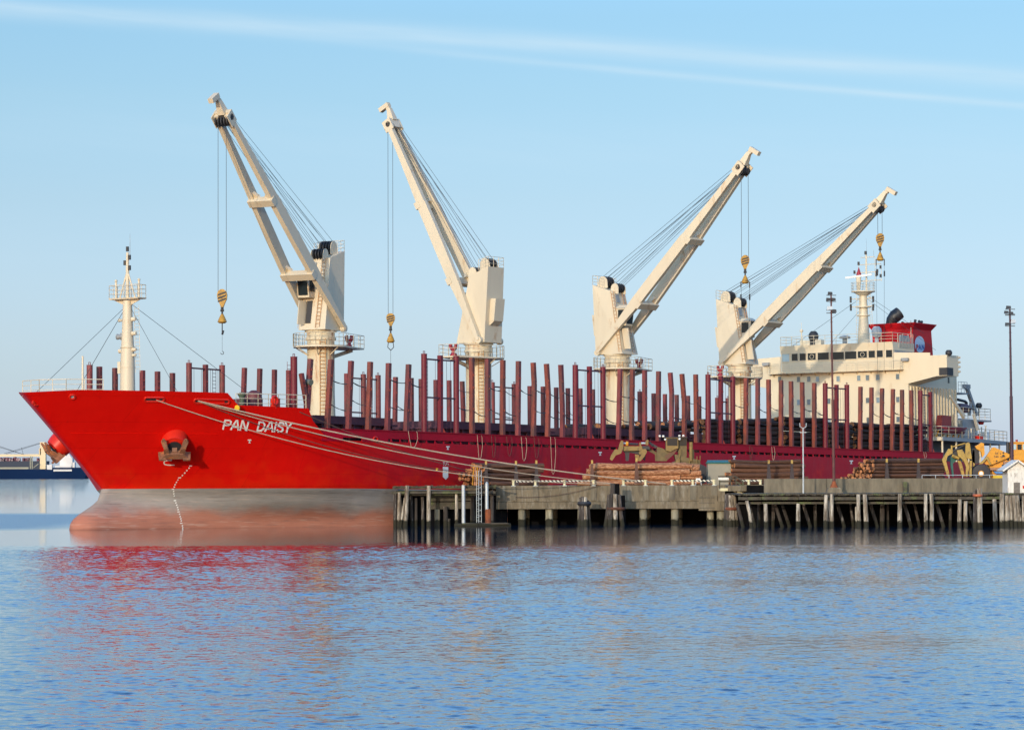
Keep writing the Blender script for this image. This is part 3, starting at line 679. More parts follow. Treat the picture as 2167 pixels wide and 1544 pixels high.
# mooring openings in the forecastle bulwark: flush dark plate painting in the shaded inside, with a rolled rim
def pocket(quad, name='mooring_port', n=12, rim=0.09, m_=dark):
    (x0, y0), (x1, y1), hh = quad
    pts = []
    for k in range(n + 1):
        a = math.pi / 2 + math.pi * k / n; pts.append((x0 + hh + math.cos(a) * hh, y0 - math.sin(a) * hh))
    for k in range(n + 1):
        a = -math.pi / 2 + math.pi * k / n; pts.append((x1 - hh + math.cos(a) * hh, y1 - math.sin(a) * hh))
    q = [hit(*p_) for p_ in pts]; q = [Vector((a[0], half(a[0], a[2]) + .012, a[2])) for a in q]
    mb = MB(); o_ = len(mb.v); mb.v += [tuple(v) for v in q]; mb.face(list(range(len(q))))
    pk = SP(name, m_, mb, smooth=0)
    rm = MB(); rm.path(q + [q[0]], rim, 6, caps=False); SP('rim', redpaint, rm, pk)
    return pk
pocket(((306, 845), (347, 845), 4.2)); pocket(((411, 848.5), (484.5, 850), 4.4))
pocket(((147.5, 839.3), (158.5, 839.3), 4.2), 'fairlead', m_=paleglass); pocket(((61.5, 853.5), (70.5, 853.5), 4.3), 'fairlead')
pocket(((789.5, 929), (798.5, 929), 4.4), 'fairlead')
for pa in (((720, 930), 1),): pass
# a faint weld step along the flare
wl = MB()
q = [hit(x, 917 + (x - 190) * 0.004) for x in range(150, 470, 8)]; wl.path([(a[0], half(a[0], a[2]) + .01, a[2]) for a in q], 0.03, 4); SP('weld_seam', hullm, wl)

# ---- anchors in their bolsters
for side in (1, -1):
    c = hit(369, 931); s0, u0 = c[0], c[2]; b0 = half(s0, u0)
    nrm = normal(s0, u0); ax = (nrm + Vector((-0.25, 0, -0.25))).normalized()
    up = Vector((0, 0, 1)); w_ = up.cross(ax).normalized(); v_ = ax.cross(w_).normalized()
    flip = lambda q: (q[0], q[1] * side, q[2])
    C0 = Vector((s0, b0, u0))
    pts = [C0 - ax * 0.9, C0 + ax * 0.4, C0 + ax * 0.78, C0 + ax * 0.9, C0 + ax * 0.7]
    mb = MB(); mb.path(pts, [1.2, 1.04, 0.92, 0.7, 0.6], 28, caps=True); mb.v = [flip(q) for q in mb.v]
    bol = SP('anchor_bolster', redpaint, mb)
    hole = MB(); hole.path([C0 + ax * 0.78, C0 + ax * 0.915], [0.6, 0.6], 20); hole.v = [flip(q) for q in hole.v]; SP('hawse_hole', dark, hole, bol)
    an = MB(); cr = C0 + ax * 1.1 - v_ * 0.58
    an.beam(C0 + ax * 0.7 - v_ * 0.1, cr + v_ * 0.2, 0.42, 0.34, ax)                       # shank
    an.hexa([cr + w_ * i * a + v_ * j + ax * k for j, a in ((-.28, 1.25), (.25, .7)) for i, k in ((-1, -.32), (1, -.32), (1, .34), (-1, .34))])   # crown
    for i in (1, -1):
        root = cr + w_ * i * 0.62 + v_ * 0.05
        a1 = cr + w_ * i * 0.72 + v_ * 0.85 + ax * 0.22; a2 = cr + w_ * i * 0.92 + v_ * 1.42 + ax * 0.05
        an.beam(root, a1, 0.5, 0.42, ax, w1=0.34, h1=0.3); an.beam(a1, a2, 0.34, 0.3, ax, w1=0.42, h1=0.2)
        an.beam(a2, a2 + v_ * 0.28, 0.42, 0.2, ax, w1=0.14, h1=0.1)
        an.hexa([cr + w_ * i * x + v_ * y + ax * z for y in (-.3, -.16) for x, z in ((.7, -.5), (1.35, -.45), (1.3, .5), (.7, .55))])
    an.v = [flip(q) for q in an.v]
    SP('anchor', anchor_m, an, smooth=25)

# ---- foremast
mu = lambda y, x=272: onb(x, y, 0)[2]
ms = -28.0
fm = MB(); fm.path([(ms, 0, 9.6), (ms, 0, mu(760)), (ms, 0, mu(700)), (ms, 0, mu(636))], [.68, .60, .48, .38], 18)
for y in (735, 777, 811): fm.path([(ms, 0, mu(y) - .04), (ms, 0, mu(y) + .04)], .64, 18)
mast = SP('foremast', cream, fm)
pu = mu(634); pm = MB(); pm.hexa([(ms - .55, -1.55, pu), (ms + .55, -1.55, pu), (ms + .55, 1.55, pu), (ms - .55, 1.55, pu), (ms - .6, -1.6, pu + .12), (ms + .6, -1.6, pu + .12), (ms + .6, 1.6, pu + .12), (ms - .6, 1.6, pu + .12)])
pm.prism([(ms, -1.5, pu), (ms, -.3, pu), (ms, -.3, pu - .5)], (.06, 0, 0)); pm.prism([(ms, 1.5, pu), (ms, .3, pu), (ms, .3, pu - .5)], (.06, 0, 0))
pm.rail([(ms - .55, -1.55, pu + .12), (ms + .55, -1.55, pu + .12), (ms + .55, 1.55, pu + .12), (ms - .55, 1.55, pu + .12), (ms - .55, -1.55, pu + .12)], 1.1, 0.7, .025)
for b_ in (-1.25, 1.25): pm.tube((ms, b_, pu), (ms, b_, pu + 1.55), .09); pm.ball((ms, b_, pu + 1.65), .13)
SP('mast_platform', cream, pm, mast)
tm = MB(); tm.path([(ms, 0, pu), (ms, 0, mu(571)), (ms, 0, mu(534))], [.17, .15, .11], 10)
for b_ in (-.85, .85): tm.tube((ms, b_, pu + .1), (ms, 0, mu(572)), .07)
SP('topmast', cream, tm, mast)
ant = MB(); ant.tube((ms + .1, .2, mu(540)), (ms + .1, .2, mu(495)), .025, .012, 5); SP('whip_antenna', greym, ant, mast)
for dx, y in ((0, 527), (-.28, 556), (.22, 545), (.22, 567)):
    ln = MB(); ln.path([(ms, dx, mu(y + 5)), (ms, dx, mu(y - 5))], .13, 8); SP('mast_light', dark, ln, mast)
ld = MB(); ld.ladder((ms + .45, .75, mu(788)), (ms + .45, .62, mu(645)), (.3, 1, 0), .42, .32, .022); SP('mast_ladder', rail_m, ld, mast)
for b_, y, r_ in ((-.75, 677, .16), (.7, 676, .2), (-.7, 742, .2), (.75, 740, .18), (.75, 706, .2), (.72, 752, .14)): eq = MB(); eq.path([(ms, b_ - .2, mu(y)), (ms, b_ + .2, mu(y))], [r_, r_ * .7], 8); SP('deck_light', rail_m, eq, mast)
eq = MB(); eq.box(ms - .2, ms + .2, -.95, -.65, mu(790), mu(765)); SP('mast_locker', rail_m, eq, mast)
hn = MB(); hn.path([(ms - .2, -.95, mu(712)), (ms - .2, -.3, mu(712))], [.26, .12], 10); hn.path([(ms, -.6, mu(719)), (ms, -.6, mu(704))], .17, 8); SP('fog_horn', greym, hn, mast)
def stay(p0, p1, r=0.022, sag=0.0, name='mast_stay', par=None, n=1):
    mb = MB(); p0 = Vector(p0); p1 = Vector(p1); k = n if sag else 1
    mb.path([p0.lerp(p1, i / k) - Vector((0, 0, 4 * sag * (i / k) * (1 - i / k))) for i in range(k + 1)], r, 4)
    return SP(name, wire_m, mb, par or ship)
hm = mu(650)
stay((ms, -.3, hm), (-39.5, -.4, 10.7)); stay((ms, -.2, hm), (ms - 3.0, -4.3, 9.7)); stay((ms, .35, hm + .3), (-11.8, .8, 11.5)); stay((ms, .3, hm), (ms + 1.5, 5.2, 9.7), .018)

# bow fittings
bf = MB()
pts = [onb(x, y, b_) for x, y, b_ in ((112, 823, -3.0), (140, 822, -1.0), (163, 821, 1.2), (203, 819, 4.0))]
q0 = [(-38.7, -2.4, 10.6), (-39.4, 0.0, 10.6), (-38.6, 2.2, 10.6), (-36.4, 4.3, 10.6)]
bf.rail(q0, 1.25, 1.5, .035, 3); SP('bow_railing', rail_m, bf)
jp = MB(); q = onb(175, 821, 0); jp.tube((q[0], 0, 10.0), (q[0], 0, onb(175, 753, 0)[2]), .11, .08); SP('jack_staff', rail_m, jp)
w_ = MB()
c = onb(236, 822, -3); w_.path([(c[0], -4.0, 10.1), (c[0], -1.6, 10.1)], 1.05, 20); w_.path([(c[0] + .2, 1.6, 10.1), (c[0] + .2, 4.0, 10.1)], 0.9, 20); w_.box(c[0] - 1.2, c[0] + 1.2, -5, 5, 9.6, 10.0)
SP('anchor_windlass', coam, w_)
w_ = MB()
for x, r_ in ((370, .45), (389, .5), (424, .3), (441, .3), (455, .6)):
    c = onb(x, 822, 4); w_.path([(c[0], 3.6, 10.25), (c[0], 4.6, 10.25)], r_ * 1.3, 14); w_.box(c[0] - .3, c[0] + .3, 3.8, 4.4, 9.6, 10.3 + r_)
SP('mooring_winch', coam, w_)
w_ = MB(); c = onb(537, 858, 8); w_.path([(c[0], 8, 9.6), (c[0], 8, 10.6), (c[0], 8, 11.1), (c[0], 8, 11.35)], [.78, .78, .6, .2], 16); SP('mushroom_ventilator', maroon, w_)
w_ = MB(); c = onb(512, 850, 9); w_.path([(c[0], 9, 9.6), (c[0], 9, 10.6), (c[0], 9, 10.9), (c[0], 9, 11.05)], [.22, .22, .4, .2], 12); SP('mushroom_ventilator', mat('dull_green_paint', (.08, .11, .07), .6), w_)
w_ = MB(); c = onb(652, 812, 12); w_.path([(c[0] + .3, 11.5, 9.6), (c[0] + .3, 11.5, c[2] - .5), (c[0], 12, c[2] + .2), (c[0] - .1, 12.4, c[2] + .1)], [.16, .18, .3, .26], 12); SP('cowl_ventilator', mat('dark_green_grey', (.12, .13, .11), .6), w_)
w_ = MB(); pr = []
for k in range(8): s_ = -26.2 + k * .97; pr.append((s_, half(s_, 9.7) - .3, 9.65))
w_.rail(pr, 1.2, 1.3, .035, 3); SP('forecastle_railing', rail_m, w_)
lb = MB()
c = onb(592.5, 848, 12.0); 
R_ = .36; lb.path([(c[0] - .8 + R_ * math.cos(a), 12.05, c[2] + R_ * math.sin(a)) for a in [2 * math.pi * i / 16 for i in range(17)]], .11, 6, caps=False); SP('life_buoy', redpaint, lb)
c = onb(613, 850, 12.6); lb = MB(); lb.box(-22.9, -22.3, 11.3, 11.9, 9.65, 10.5); SP('equipment_locker', redpaint, lb)
w_ = MB(); w_.box(-24, -22.6, 6, 9, 9.6, 10.5); SP('deck_locker', coam, w_)

# ---- stanchions for the deck timber: (x base, x top, y top, kind, (x mid, y mid)) in photo pixels, then solved on the ship's side plane
def ybul(x): return 911.6 + (x - 860) * 0.0416 if x > 700 else 905
def stanchion(pts, w, kind, m_, name='stanchion'):
    mb = MB()
    if kind == 'round':
        mb.path(pts, w, 14); mb.path([pts[-1], Vector(pts[-1]) + Vector((0, 0, .04))], w * 1.06, 14)
        t_ = Vector(pts[-1]); mb.path([t_ + Vector((-.12, 0, 0)), t_ + Vector((-.12, 0, .28)), t_ + Vector((.12, 0, .28)), t_ + Vector((.12, 0, 0))], .035, 5)
    else:
        for a, b in zip(pts, pts[1:]):
            a = Vector(a); b = Vector(b); d_ = (b - a).normalized(); x_ = Vector((1, 0, 0)); y_ = d_.cross(x_).normalized(); x_ = y_.cross(d_).normalized()
            h = w / 2; t = .035
            def bx(x0, x1, y0, y1): mb.hexa([p_ + x_ * i + y_ * j for p_ in (a, b) for i, j in ((x0, y0), (x1, y0), (x1, y1), (x0, y1))])
            bx(-h, h, h - t, h); bx(-h, h, -h, -h + t); bx(-h * .92, -h * .92 + t, -h + t + .002, h - t - .002); bx(h * .92 - t, h * .92, -h + t + .002, h - t - .002)
        a, b = Vector(pts[0]), Vector(pts[-1])
        for f in (.42, .66, .80): q = a.lerp(b, f); mb.box(q.x - .07, q.x + .07, q.y + h, q.y + h + .09, q.z - .1, q.z + .1)
    return SP(name, m_, mb, smooth=30)
NEAR = [(650, 657, 759.5, 0, None), (690, 700.7, 760.8, 0, None), (735.7, 743, 763.5, 0, None), (778, 783.5, 765.5, 0, None), (818.8, 822.5, 768.3, 0, None), (858, 864.8, 770.9, 0, None),
 (898, 897.4, 749.3, 1, None), (931.5, 931.5, 752, 2, None), (965.8, 965.3, 754, 1, None),
 (998.7, 998.5, 756.5, 0, None), (1032.4, 1031.8, 759.5, 0, None), (1063, 1064.2, 762, 0, None), (1095.3, 1097.2, 764, 0, None), (1128.3, 1128.3, 767, 0, (1130.5, 811)), (1158, 1156.4, 769.6, 0, (1160.5, 837)), (1190, 1186.7, 771.6, 0, (1190, 863)),
 (1217.6, 1217.4, 772.9, 1, None), (1247.5, 1247.3, 775.2, 2, None), (1276.5, 1275.8, 777, 1, None),
 (1308, 1312.3, 780.5, 0, None), (1336, 1338.3, 782, 0, None), (1364, 1364.2, 783, 0, None), (1392.3, 1393.7, 785.5, 0, None), (1420, 1418.2, 788.3, 0, (1421.5, 832)), (1448, 1443, 791, 0, (1448, 850)), (1474, 1472.2, 792, 0, None),
 (1498.2, 1498.2, 793, 1, None), (1525.2, 1525.2, 795.5, 2, None), (1551, 1550.5, 797.5, 1, None),
 (1577.5, 1578.8, 800, 0, None), (1603, 1603.5, 800.5, 0, None), (1627.5, 1626.3, 802.8, 0, None), (1652.5, 1652.9, 804.5, 0, None), (1675, 1674, 806.5, 0, None), (1699.5, 1697.5, 808.5, 0, None), (1723, 1723.2, 810, 0, None),
 (1746.3, 1746.3, 811.5, 1, None), (1770, 1770, 813.8, 2, None), (1792.5, 1792, 814.8, 1, None),
 (1819.6, 1821, 818, 0, None), (1843, 1844.3, 819.7, 0, None), (1864.7, 1866.8, 821.5, 0, None), (1887, 1889.7, 823, 0, None), (1908.5, 1909, 824.5, 0, None), (1929, 1928.6, 825.5, 0, None),
 (1947.7, 1947.7, 827, 1, None), (1970, 1968.6, 829, 2, None)]
near_pts = []
for i, (xb, xt, yt, kind, mid) in enumerate(NEAR):
    b_ = {650: 12.0, 690: 12.0, 735.7: 12.7}.get(xb, 13.05)
    sb = onb(xb, ybul(xb), b_)[0]; st, _, ut = onb(xt, yt, b_); base = 6.98 if xb > 665 else 9.6
    pts = [(sb, b_, base)]
    if mid: q = onb(mid[0], mid[1], b_); pts.append((q[0], b_, q[2]))
    pts.append((st, b_, ut)); near_pts.append((kind, pts))
    m_ = redpost if kind else (rustpost if (i > 23 and random.random() < .75) or random.random() < .22 else maroon)
    o = stanchion(pts, .27 if kind == 1 else .385, 'round' if kind == 1 else 'box', m_)
    if kind == 2:
        ft = MB(); ft.prism([(sb + .25, b_ + .12, 7.2), (sb + .25, b_ + .12, 8.45), (sb + 1.15, b_ + .12, 7.55), (sb + 1.15, b_ + .12, 7.2)], (0, .08, 0)); SP('foot_gusset', mat('orange_red_primer', (.55, .05, .012), .5) if 'orange_red_primer' not in MATS else MATS['orange_red_primer'], ft, o)
# the leaning spare, and the tall post with its ladder at the forecastle
stanchion([(onb(651, 862, 12.0)[0], 12.0, 9.6), (onb(637.5, 790, 12.0)[0], 12.0, onb(637.5, 790, 12)[2])], .34, 'box', maroon)
q = onb(621.8, 755.5, 11.5); stanchion([(q[0], 11.5, 9.6), (q[0], 11.5, q[2])], .30, 'round', redpost)
q = onb(611.5, 783, 10.4); stanchion([(q[0], 10.4, 9.6), (q[0], 10.4, q[2])], .38, 'box', maroon)
ldm = MB(); q = onb(615, 770, 10.9); ldm.ladder((q[0] - .2, 10.9, 9.6), (q[0] - .2, 10.9, q[2] + .2), (1, .4, 0), .4, .32, .025); SP('stanchion_ladder', maroon, ldm)
FAR = [(189.7, 773, 1), (210.3, 775.5, 0), (243.5, 778.3, 0), (301.4, 783.5, 0), (333.3, 785.7, 0), (364.9, 789, 0), (400, 768.5, 1), (434.8, 771.3, 2), (470, 773.5, 1),
 (517.4, 778, 0), (549.9, 779.8, 0), (580.9, 781.8, 0), (733.6, 790, 0), (769, 792.5, 1), (800, 794.5, 1), (837, 797.5, 0), (870.3, 799.5, 0), (891, 801.5, 0), (922.3, 803.5, 0), (950.3, 804.5, 0), (978, 806.5, 0), (1041.7, 809.5, 1), (1088, 813, 1), (1121, 816.5, 0), (1149, 817.5, 0), (1177, 819.5, 0), (1201.6, 821, 0), (1228, 821.5, 0), (1254.6, 823.5, 0), (1331, 828, 1), (1353.8, 829, 1), (1383, 832, 0), (1407, 833.5, 0), (1432, 835, 0), (1456, 837, 0), (1479.5, 838.5, 0), (1518, 842, 1), (1540, 843, 1)]
far_pts = []
for x, y, kind in FAR:
    b_ = -13.1; q = onb(x, y, b_)
    lean = {978: 3.8, 517.4: -4.5, 549.9: -3.5, 580.9: -2, 837: -2}.get(x, 0)
    b__ = onb(x + lean, y + 80, b_)
    if x < 366: q = (q[0], max(-13.1, -half(q[0], 9.6) + .4), q[2])
    pts = [(b__[0] + (b__[0] - q[0]) * .3 if lean else q[0], q[1], 6.98 if q[0] > -19 else 9.6), (q[0], q[1], q[2])]
    if x < 366: q2 = onb(x, y, q[1]); pts = [(q2[0], q[1], 9.6), (q2[0], q[1], q2[2])]
    far_pts.append((kind, pts)); stanchion(pts, .28 if kind == 1 else .385, 'round' if kind == 1 else 'box', maroon)
# cross bars and ladders of the paired frames, thin pipes hanging between them
def frame(a, b, bars, ladder_f=None, wires=()):
    a = Vector(a); b = Vector(b); mb = MB()
    for dz in bars: mb.beam(a + Vector((0, 0, dz)), b + Vector((0, 0, dz)), .16, .14)
    for f in wires: q = a.lerp(b, f); mb.tube(q + Vector((0, -.1, bars[0])), Vector((q.x, q.y - .1, 7.0)), .02, n=4)
    o = SP('frame_bar', coam, mb)
    if ladder_f is not None:
        q = a.lerp(b, ladder_f); l2 = MB(); l2.ladder((q.x, q.y - .15, 7.0), (q.x, q.y - .15, q.z + bars[0]), (1, 0, 0), .5, .34, .028); SP('stanchion_ladder', coam, l2)
for i in (6, 16, 26, 36):
    t = [p_[1][-1] for p_ in near_pts[i:i + 3]]
    frame(t[0], t[1], (-.42, -3.85), .2, (.75,)); frame(t[1], t[2], (-.42, -3.85), None, (.2, .45, .7))
frame(near_pts[45][1][-1], near_pts[46][1][-1], (-.42, -3.85), .5, (.25, .75))
fp = {x[0]: p_ for x, p_ in zip(FAR, far_pts)}
for a, b in ((400, 434.8), (434.8, 470), (733.6, 769), (769, 800), (1041.7, 1088), (1518, 1540)):
    frame(fp[a][1][-1], fp[b][1][-1], (-.42, -3.85), .6 if a in (434.8, 769, 1041.7) else None, (.15, .35, .8))
# lashing wires slung from stanchion to stanchion
def lash(a, b, sag=.18):
    a = Vector(a); b = Vector(b); mb = MB(); n_ = 8
    mb.path([a.lerp(b, k / n_) + Vector((0, .02, -4 * sag * (k / n_) * (1 - k / n_))) for k in range(n_ + 1)], [random.uniform(.024, .065) for _ in range(n_ + 1)], 5)
    return SP('lashing_wire', wire_m, mb)
def along(pts, u):
    a, b = Vector(pts[0]), Vector(pts[-1]); f = (u - a.z) / (b.z - a.z); return a.lerp(b, f)
for i in range(1, len(near_pts) - 1):
    if near_pts[i][0] and near_pts[i + 1][0]: continue
    for u0 in (12.55, 10.6):
        if random.random() < .25: continue
        u0 += random.uniform(-.3, .3); a = along(near_pts[i][1], u0); b = along(near_pts[i + 1][1], u0 - random.uniform(.35, .8)); a.y -= .2; b.y -= .2
        lash(a, b)
for i in range(0, len(far_pts) - 1):
    if far_pts[i][1][0][0] < -8 or far_pts[i + 1][1][0][0] - far_pts[i][1][0][0] > 5 or random.random() < .4: continue
    u0 = random.choice((12.2, 10.6)) + random.uniform(-.3, .3); lash(along(far_pts[i][1], u0), along(far_pts[i + 1][1], u0 - random.uniform(.3, .8)))
# ---------------------------------------------------------------- the four deck cranes
hookm = mat('worn_orange_yellow_block', (0.42, 0.22, 0.02), 0.5, var=0.25, scale=3, stain=(0.07, 0.04, 0.02), stain_amt=0.35, stain_scale=2.5)
RED_REST = mat('red_jib_rest_paint', (0.30, 0.018, 0.03), 0.5)
def crane(s0, tip_px, want, rest_dir, blk, label, rust, JL=25.8, PV=1.38):
    """s0: place along the ship; tip_px: jib head in the photo; want: rough (aft, port) heading of the jib"""
    # heading: turn the jib until its head of fixed length lies on the line of sight
    best = None; W0 = math.atan2(want[1], want[0])
    for k in range(-300, 301):
        al = W0 + rad(k * 0.12); d = Vector((math.cos(al), math.sin(al), 0)); pv = Vector((s0, 0, 18.0)) - d * PV
        for e in range(300, 780, 2):
            el = rad(e / 10); t_ = pv + d * (JL * math.cos(el)) + Vector((0, 0, JL * math.sin(el)))
            w = sworld(t_); v = w - EYE; yy = v.dot(Fv); px = CXP + FPX * v.dot(Rv) / yy; py = CYP + FPX * v.dot(Dv) / yy
            er = math.hypot(px - tip_px[0], py - tip_px[1]) + abs(k) * 0.02
            if best is None or er < best[0]: best = (er, al, el)
    _, al, el = best; d = Vector((math.cos(al), math.sin(al), 0)); e = Vector((-d.y, d.x, 0)) * 1.0     # e: lateral
    Z = Vector((0, 0, 1)); AX = Vector((s0, 0, 0))
    # cab sits on the right hand looking along the jib (forward-starboard for a forward jib)
    fwd = Vector((-1, 0, 0)); right = Vector((-d.y, d.x, 0)) 
    right = Vector((d.y, -d.x, 0))            # aft x port handedness
    right = Vector((-d.y, d.x, 0)).normalized()
    def pt(a, b, z): return AX + d * a + right * b + Z * z
    pd = MB(); pd.path([AX + Z * 6.98, AX + Z * 8.6, AX + Z * 12, AX + Z * 16.9], [1.5, 1.36, 1.27, 1.27], 36)
    pd.path([AX + Z * 16.9, AX + Z * 17.0, AX + Z * 17.12], [1.42, 1.42, 1.42], 36); pd.path([AX + Z * 17.12, AX + Z * 17.62], [1.3, 1.3], 36); pd.path([AX + Z * 17.62, AX + Z * 17.8], [1.45, 1.5], 36)
    c = SP('deck_crane', rust, pd, label=label)
    cw = -Vector((A.y, P.y, 0)).normalized() if False else Vector((-A.y, -P.y, 0)).normalized()     # towards the quay side viewer, in ship axes
    side = Vector((-cw.y, cw.x, 0)); lb_ = AX + cw * 1.36 + side * (-.25)
    ld = MB(); ld.ladder(lb_ + Z * 8.2, lb_ + Z * 17.0, side, .52, .33, .035); SP('crane_ladder', ladder_m, ld, c)
    # service platform with the neighbour's jib rest
    pl = MB(); R_ = 2.55; n_ = 28; rd = Vector((rest_dir, 0, 0)); out = []
    for i in range(n_):
        a = 2 * math.pi * i / n_; v = Vector((math.cos(a), math.sin(a), 0)); r = R_
        if v.dot(rd) > .62: v2 = rd * 5.3 + Vector((0, 1.15 * (1 if v.y > 0 else -1), 0)); p_ = v2 if abs(v.y) > .35 else rd * 5.3 + Vector((0, v.y * 3.2, 0))
        else: p_ = v * r
        out.append(AX + p_ + Z * 16.2)
    pl.prism(out, (0, 0, .14))
    for i in range(0, n_, 4):
        v = (out[i] - AX - Z * 16.2); 
        if v.length < 3: pl.beam(AX + v * .96 + Z * 16.2, AX + v.normalized() * 1.3 + Z * 15.5, .08, .08)
    pl.beam(AX + rd * 4.9 + Z * 16.15, AX + rd * 1.3 + Z * 15.3, .25, .3)
    plo = SP('crane_platform', cream, pl, c, smooth=25)
    rl = MB(); o2 = [q + Z * .14 for q in out]; rl.rail(o2 + [o2[0]], 1.15, 1.3, .028, 3); SP('platform_railing', rail_m, rl, plo) if False else SP('platform_railing', rail_m, rl, c)
    rs = MB(); q = AX + rd * 4.5 + Z * 16.34
    rs.path([q, q + Z * .1, q + Z * .42, q + Z * .62], [.36, .34, .17, .19], 12)
    for j in (-1, 1):
        v = Vector((0, j, 0)); rs.beam(q + Z * .55 - v * .02, q + Z * .86 + v * .27, .3, .22, (1, 0, 0)); rs.beam(q + Z * .82 + v * .26, q + Z * 1.2 + v * .31, .3, .17, (1, 0, 0))
    SP('jib_rest', RED_REST, rs, c)
    # slewing house
    hs = MB()
    bot = [pt(a, b, 17.8) for a, b in ((-1.8, -1.42), (1.65, -1.42), (1.65, 1.42), (-1.8, 1.42))]
    mid = [pt(-2.0, -1.42, 21), pt(1.0, -1.3, 21.0), pt(1.0, 1.3, 21.0), pt(-2.0, 1.42, 21)]
    top = [pt(-2.25, -1.3, 25.25), pt(.2, -1.15, 24.45), pt(.2, 1.15, 24.45), pt(-2.25, 1.3, 25.25)]
    hs.hexa(bot + top)
    hs.hexa([pt(a, b, z) for z, x0, x1, w in ((19.9, -2.5, -1.9, .75), (22.1, -2.75, -2.1, .75)) for a, b in ((x0, -w), (x1, -w), (x1, w), (x0, w))])
    hs.hexa([pt(a, b, z) for z, x0 in ((19.5, -2.0), (19.9, -2.5)) for a, b in ((x0, -.7), (-1.9, -.7), (-1.9, .7), (x0, .7))])
    for b in (-1.44, 1.44): hs.path([pt(-PV, b, 18.0), pt(-PV, b * 1.3, 18.0)], [.33, .33], 14)
    house = SP('crane_house', cream, hs, c, smooth=20)
    dr = MB(); dr.hexa([pt(a, b, z) for z, x in ((18.4, 1.5), (20.5, 1.07)) for a, b in ((x, .2), (x + .09, .2), (x + .09, .75), (x, .75))]); SP('doorway', dark, dr, c)
    dr = MB(); dr.hexa([pt(a, b, z) for z, x in ((18.3, 1.6), (20.5, 1.25)) for a, b in ((x, .8), (x + .9, 1.0), (x + .85, 1.12), (x, .95))]); SP('open_door', greym if False else cream, dr, c)
    for z, x in ((22.0, .75), (23.3, .45)): dr = MB(); dr.hexa([pt(a, b, zz_) for zz_, xx in ((z, x), (z + .8, x - .18)) for a, b in ((xx, .2), (xx + .1, .2), (xx + .1, .75), (xx, .75))]); SP('vent_louvre', greym, dr, c)
    hl = MB(); hl.ladder(pt(1.72, -.6, 18), pt(.35, -.6, 24.4), right, .4, .35, .028); hl.ladder(pt(1.45, 1.5, 18), pt(.25, 1.25, 24.5), d, .35, .35, .025); SP('house_ladder', ladder_m, hl, c)
    # operator's cab with glazing
    cb = MB(); x0, x1, b0, b1 = .7, 2.25, .05, 1.27
    cb.hexa([pt(a, b, z) for z, xa, xb in ((20.75, x0, x1 - .25), (22.6, x0, x1)) for a, b in ((xa, b0), (xb, b0), (xb, b1), (xa, b1))])
    cb.hexa([pt(a, b, z) for z, g in ((22.6, .12), (22.95, -.3)) for a, b in ((x0 - g, b0 - g), (x1 + g, b0 - g), (x1 + g, b1 + g), (x0 - g, b1 + g))])
    cab_ = SP('crane_cab', cream, cb, c, smooth=20)
    g_ = MB()
    g_.hexa([pt(a, b, z) for z, xb in ((20.95, x1 - .2), (22.5, x1 + .0)) for a, b in ((xb, b0 + .12), (xb + .03, b0 + .12), (xb + .03, b1 - .12), (xb, b1 - .12))])
    for b in (b0 - .03, b1 + .0): g_.hexa([pt(a, bb, z) for z in (21.3, 22.45) for a, bb in ((x0 + .35, b), (x1 - .3, b), (x1 - .3, b + .03), (x0 + .35, b + .03))])
    SP('cab_window', glass, g_, c)
    # jib: two tapering box legs, two cross beams, sheave head with hooked arm
    pv = AX - d * PV + Z * 18.0; ju = (d * math.cos(el) + Z * math.sin(el)).normalized(); jn = (Z * math.cos(el) - d * math.sin(el)).normalized(); tip = pv + ju * JL
    def jp(t, b, n_): return pv + ju * (JL * t) + right * b + jn * n_
    prof = [(0, .30), (.02, .42), (.12, .62), (.27, 1.12), (.275, 1.12), (.45, 1.18), (.61, 1.12), (.625, .95), (.8, .72), (.94, .55), (1.0, .5)]
    lat = lambda t: 1.72 * (1 - t) + .55 * t
    jb = MB(); lw = .24
    for sgn in (-1, 1):
        o = len(jb.v)
        for t, h in prof:
            b = sgn * lat(t); lo = -h * .5; hi = h * .5
            for bb, nn in ((b - lw, lo), (b + lw, lo), (b + lw, hi), (b - lw, hi)): jb.v.append(tuple(jp(t, bb, nn)))
        for i in range(len(prof) - 1):
            for j in range(4): j2 = (j + 1) % 4; a = o + i * 4; jb.face([a + j, a + j2, a + 4 + j2, a + 4 + j])
        jb.face([o + 3, o + 2, o + 1, o]); e_ = o + 4 * (len(prof) - 1); jb.face([e_, e_ + 1, e_ + 2, e_ + 3])
    for t in (.275, .62):
        w_b = lat(t) + .30; h = .58
        jb.hexa([jp(t + dt, b, n_) for dt in (-.014, .014) for b, n_ in ((-w_b, -h - .18), (w_b, -h - .18), (w_b, -h + .42), (-w_b, -h + .42))])
        for sgn in (-1, 1): jb.prism([jp(t + .012, sgn * (lat(t) - lw), -h + .4), jp(t + .012, sgn * (lat(t) - lw - .5), -h + .4), jp(t + .035, sgn * (lat(t) - lw), -h + .4)], jn * .3)
    jibo = SP('jib', cream, jb, c, smooth=20)
    hd = MB()
    hd.hexa([jp(t, b, n_) for t in (.965, 1.005) for b, n_ in ((-.78, .05), (.78, .05), (.78, .48), (-.78, .48))])
    for sgn in (-1, 1): hd.hexa([jp(t, b, n_) for t in (.958, 1.006) for b, n_ in ((sgn * .8 - .05, -.55), (sgn * .8 + .05, -.55), (sgn * .8 + .05, .5), (sgn * .8 - .05, .5))])
    hd.beam(jp(1.0, 0, .2), jp(1.052, 0, .45), .75, .8, jn, w1=.38, h1=.4); hd.beam(jp(1.05, 0, .32), jp(1.072, 0, .5), .38, .4, jn)
    fdir = (d * .80 - Z * .42).normalized() if el > rad(50) else (d * .82 - Z * .5).normalized()
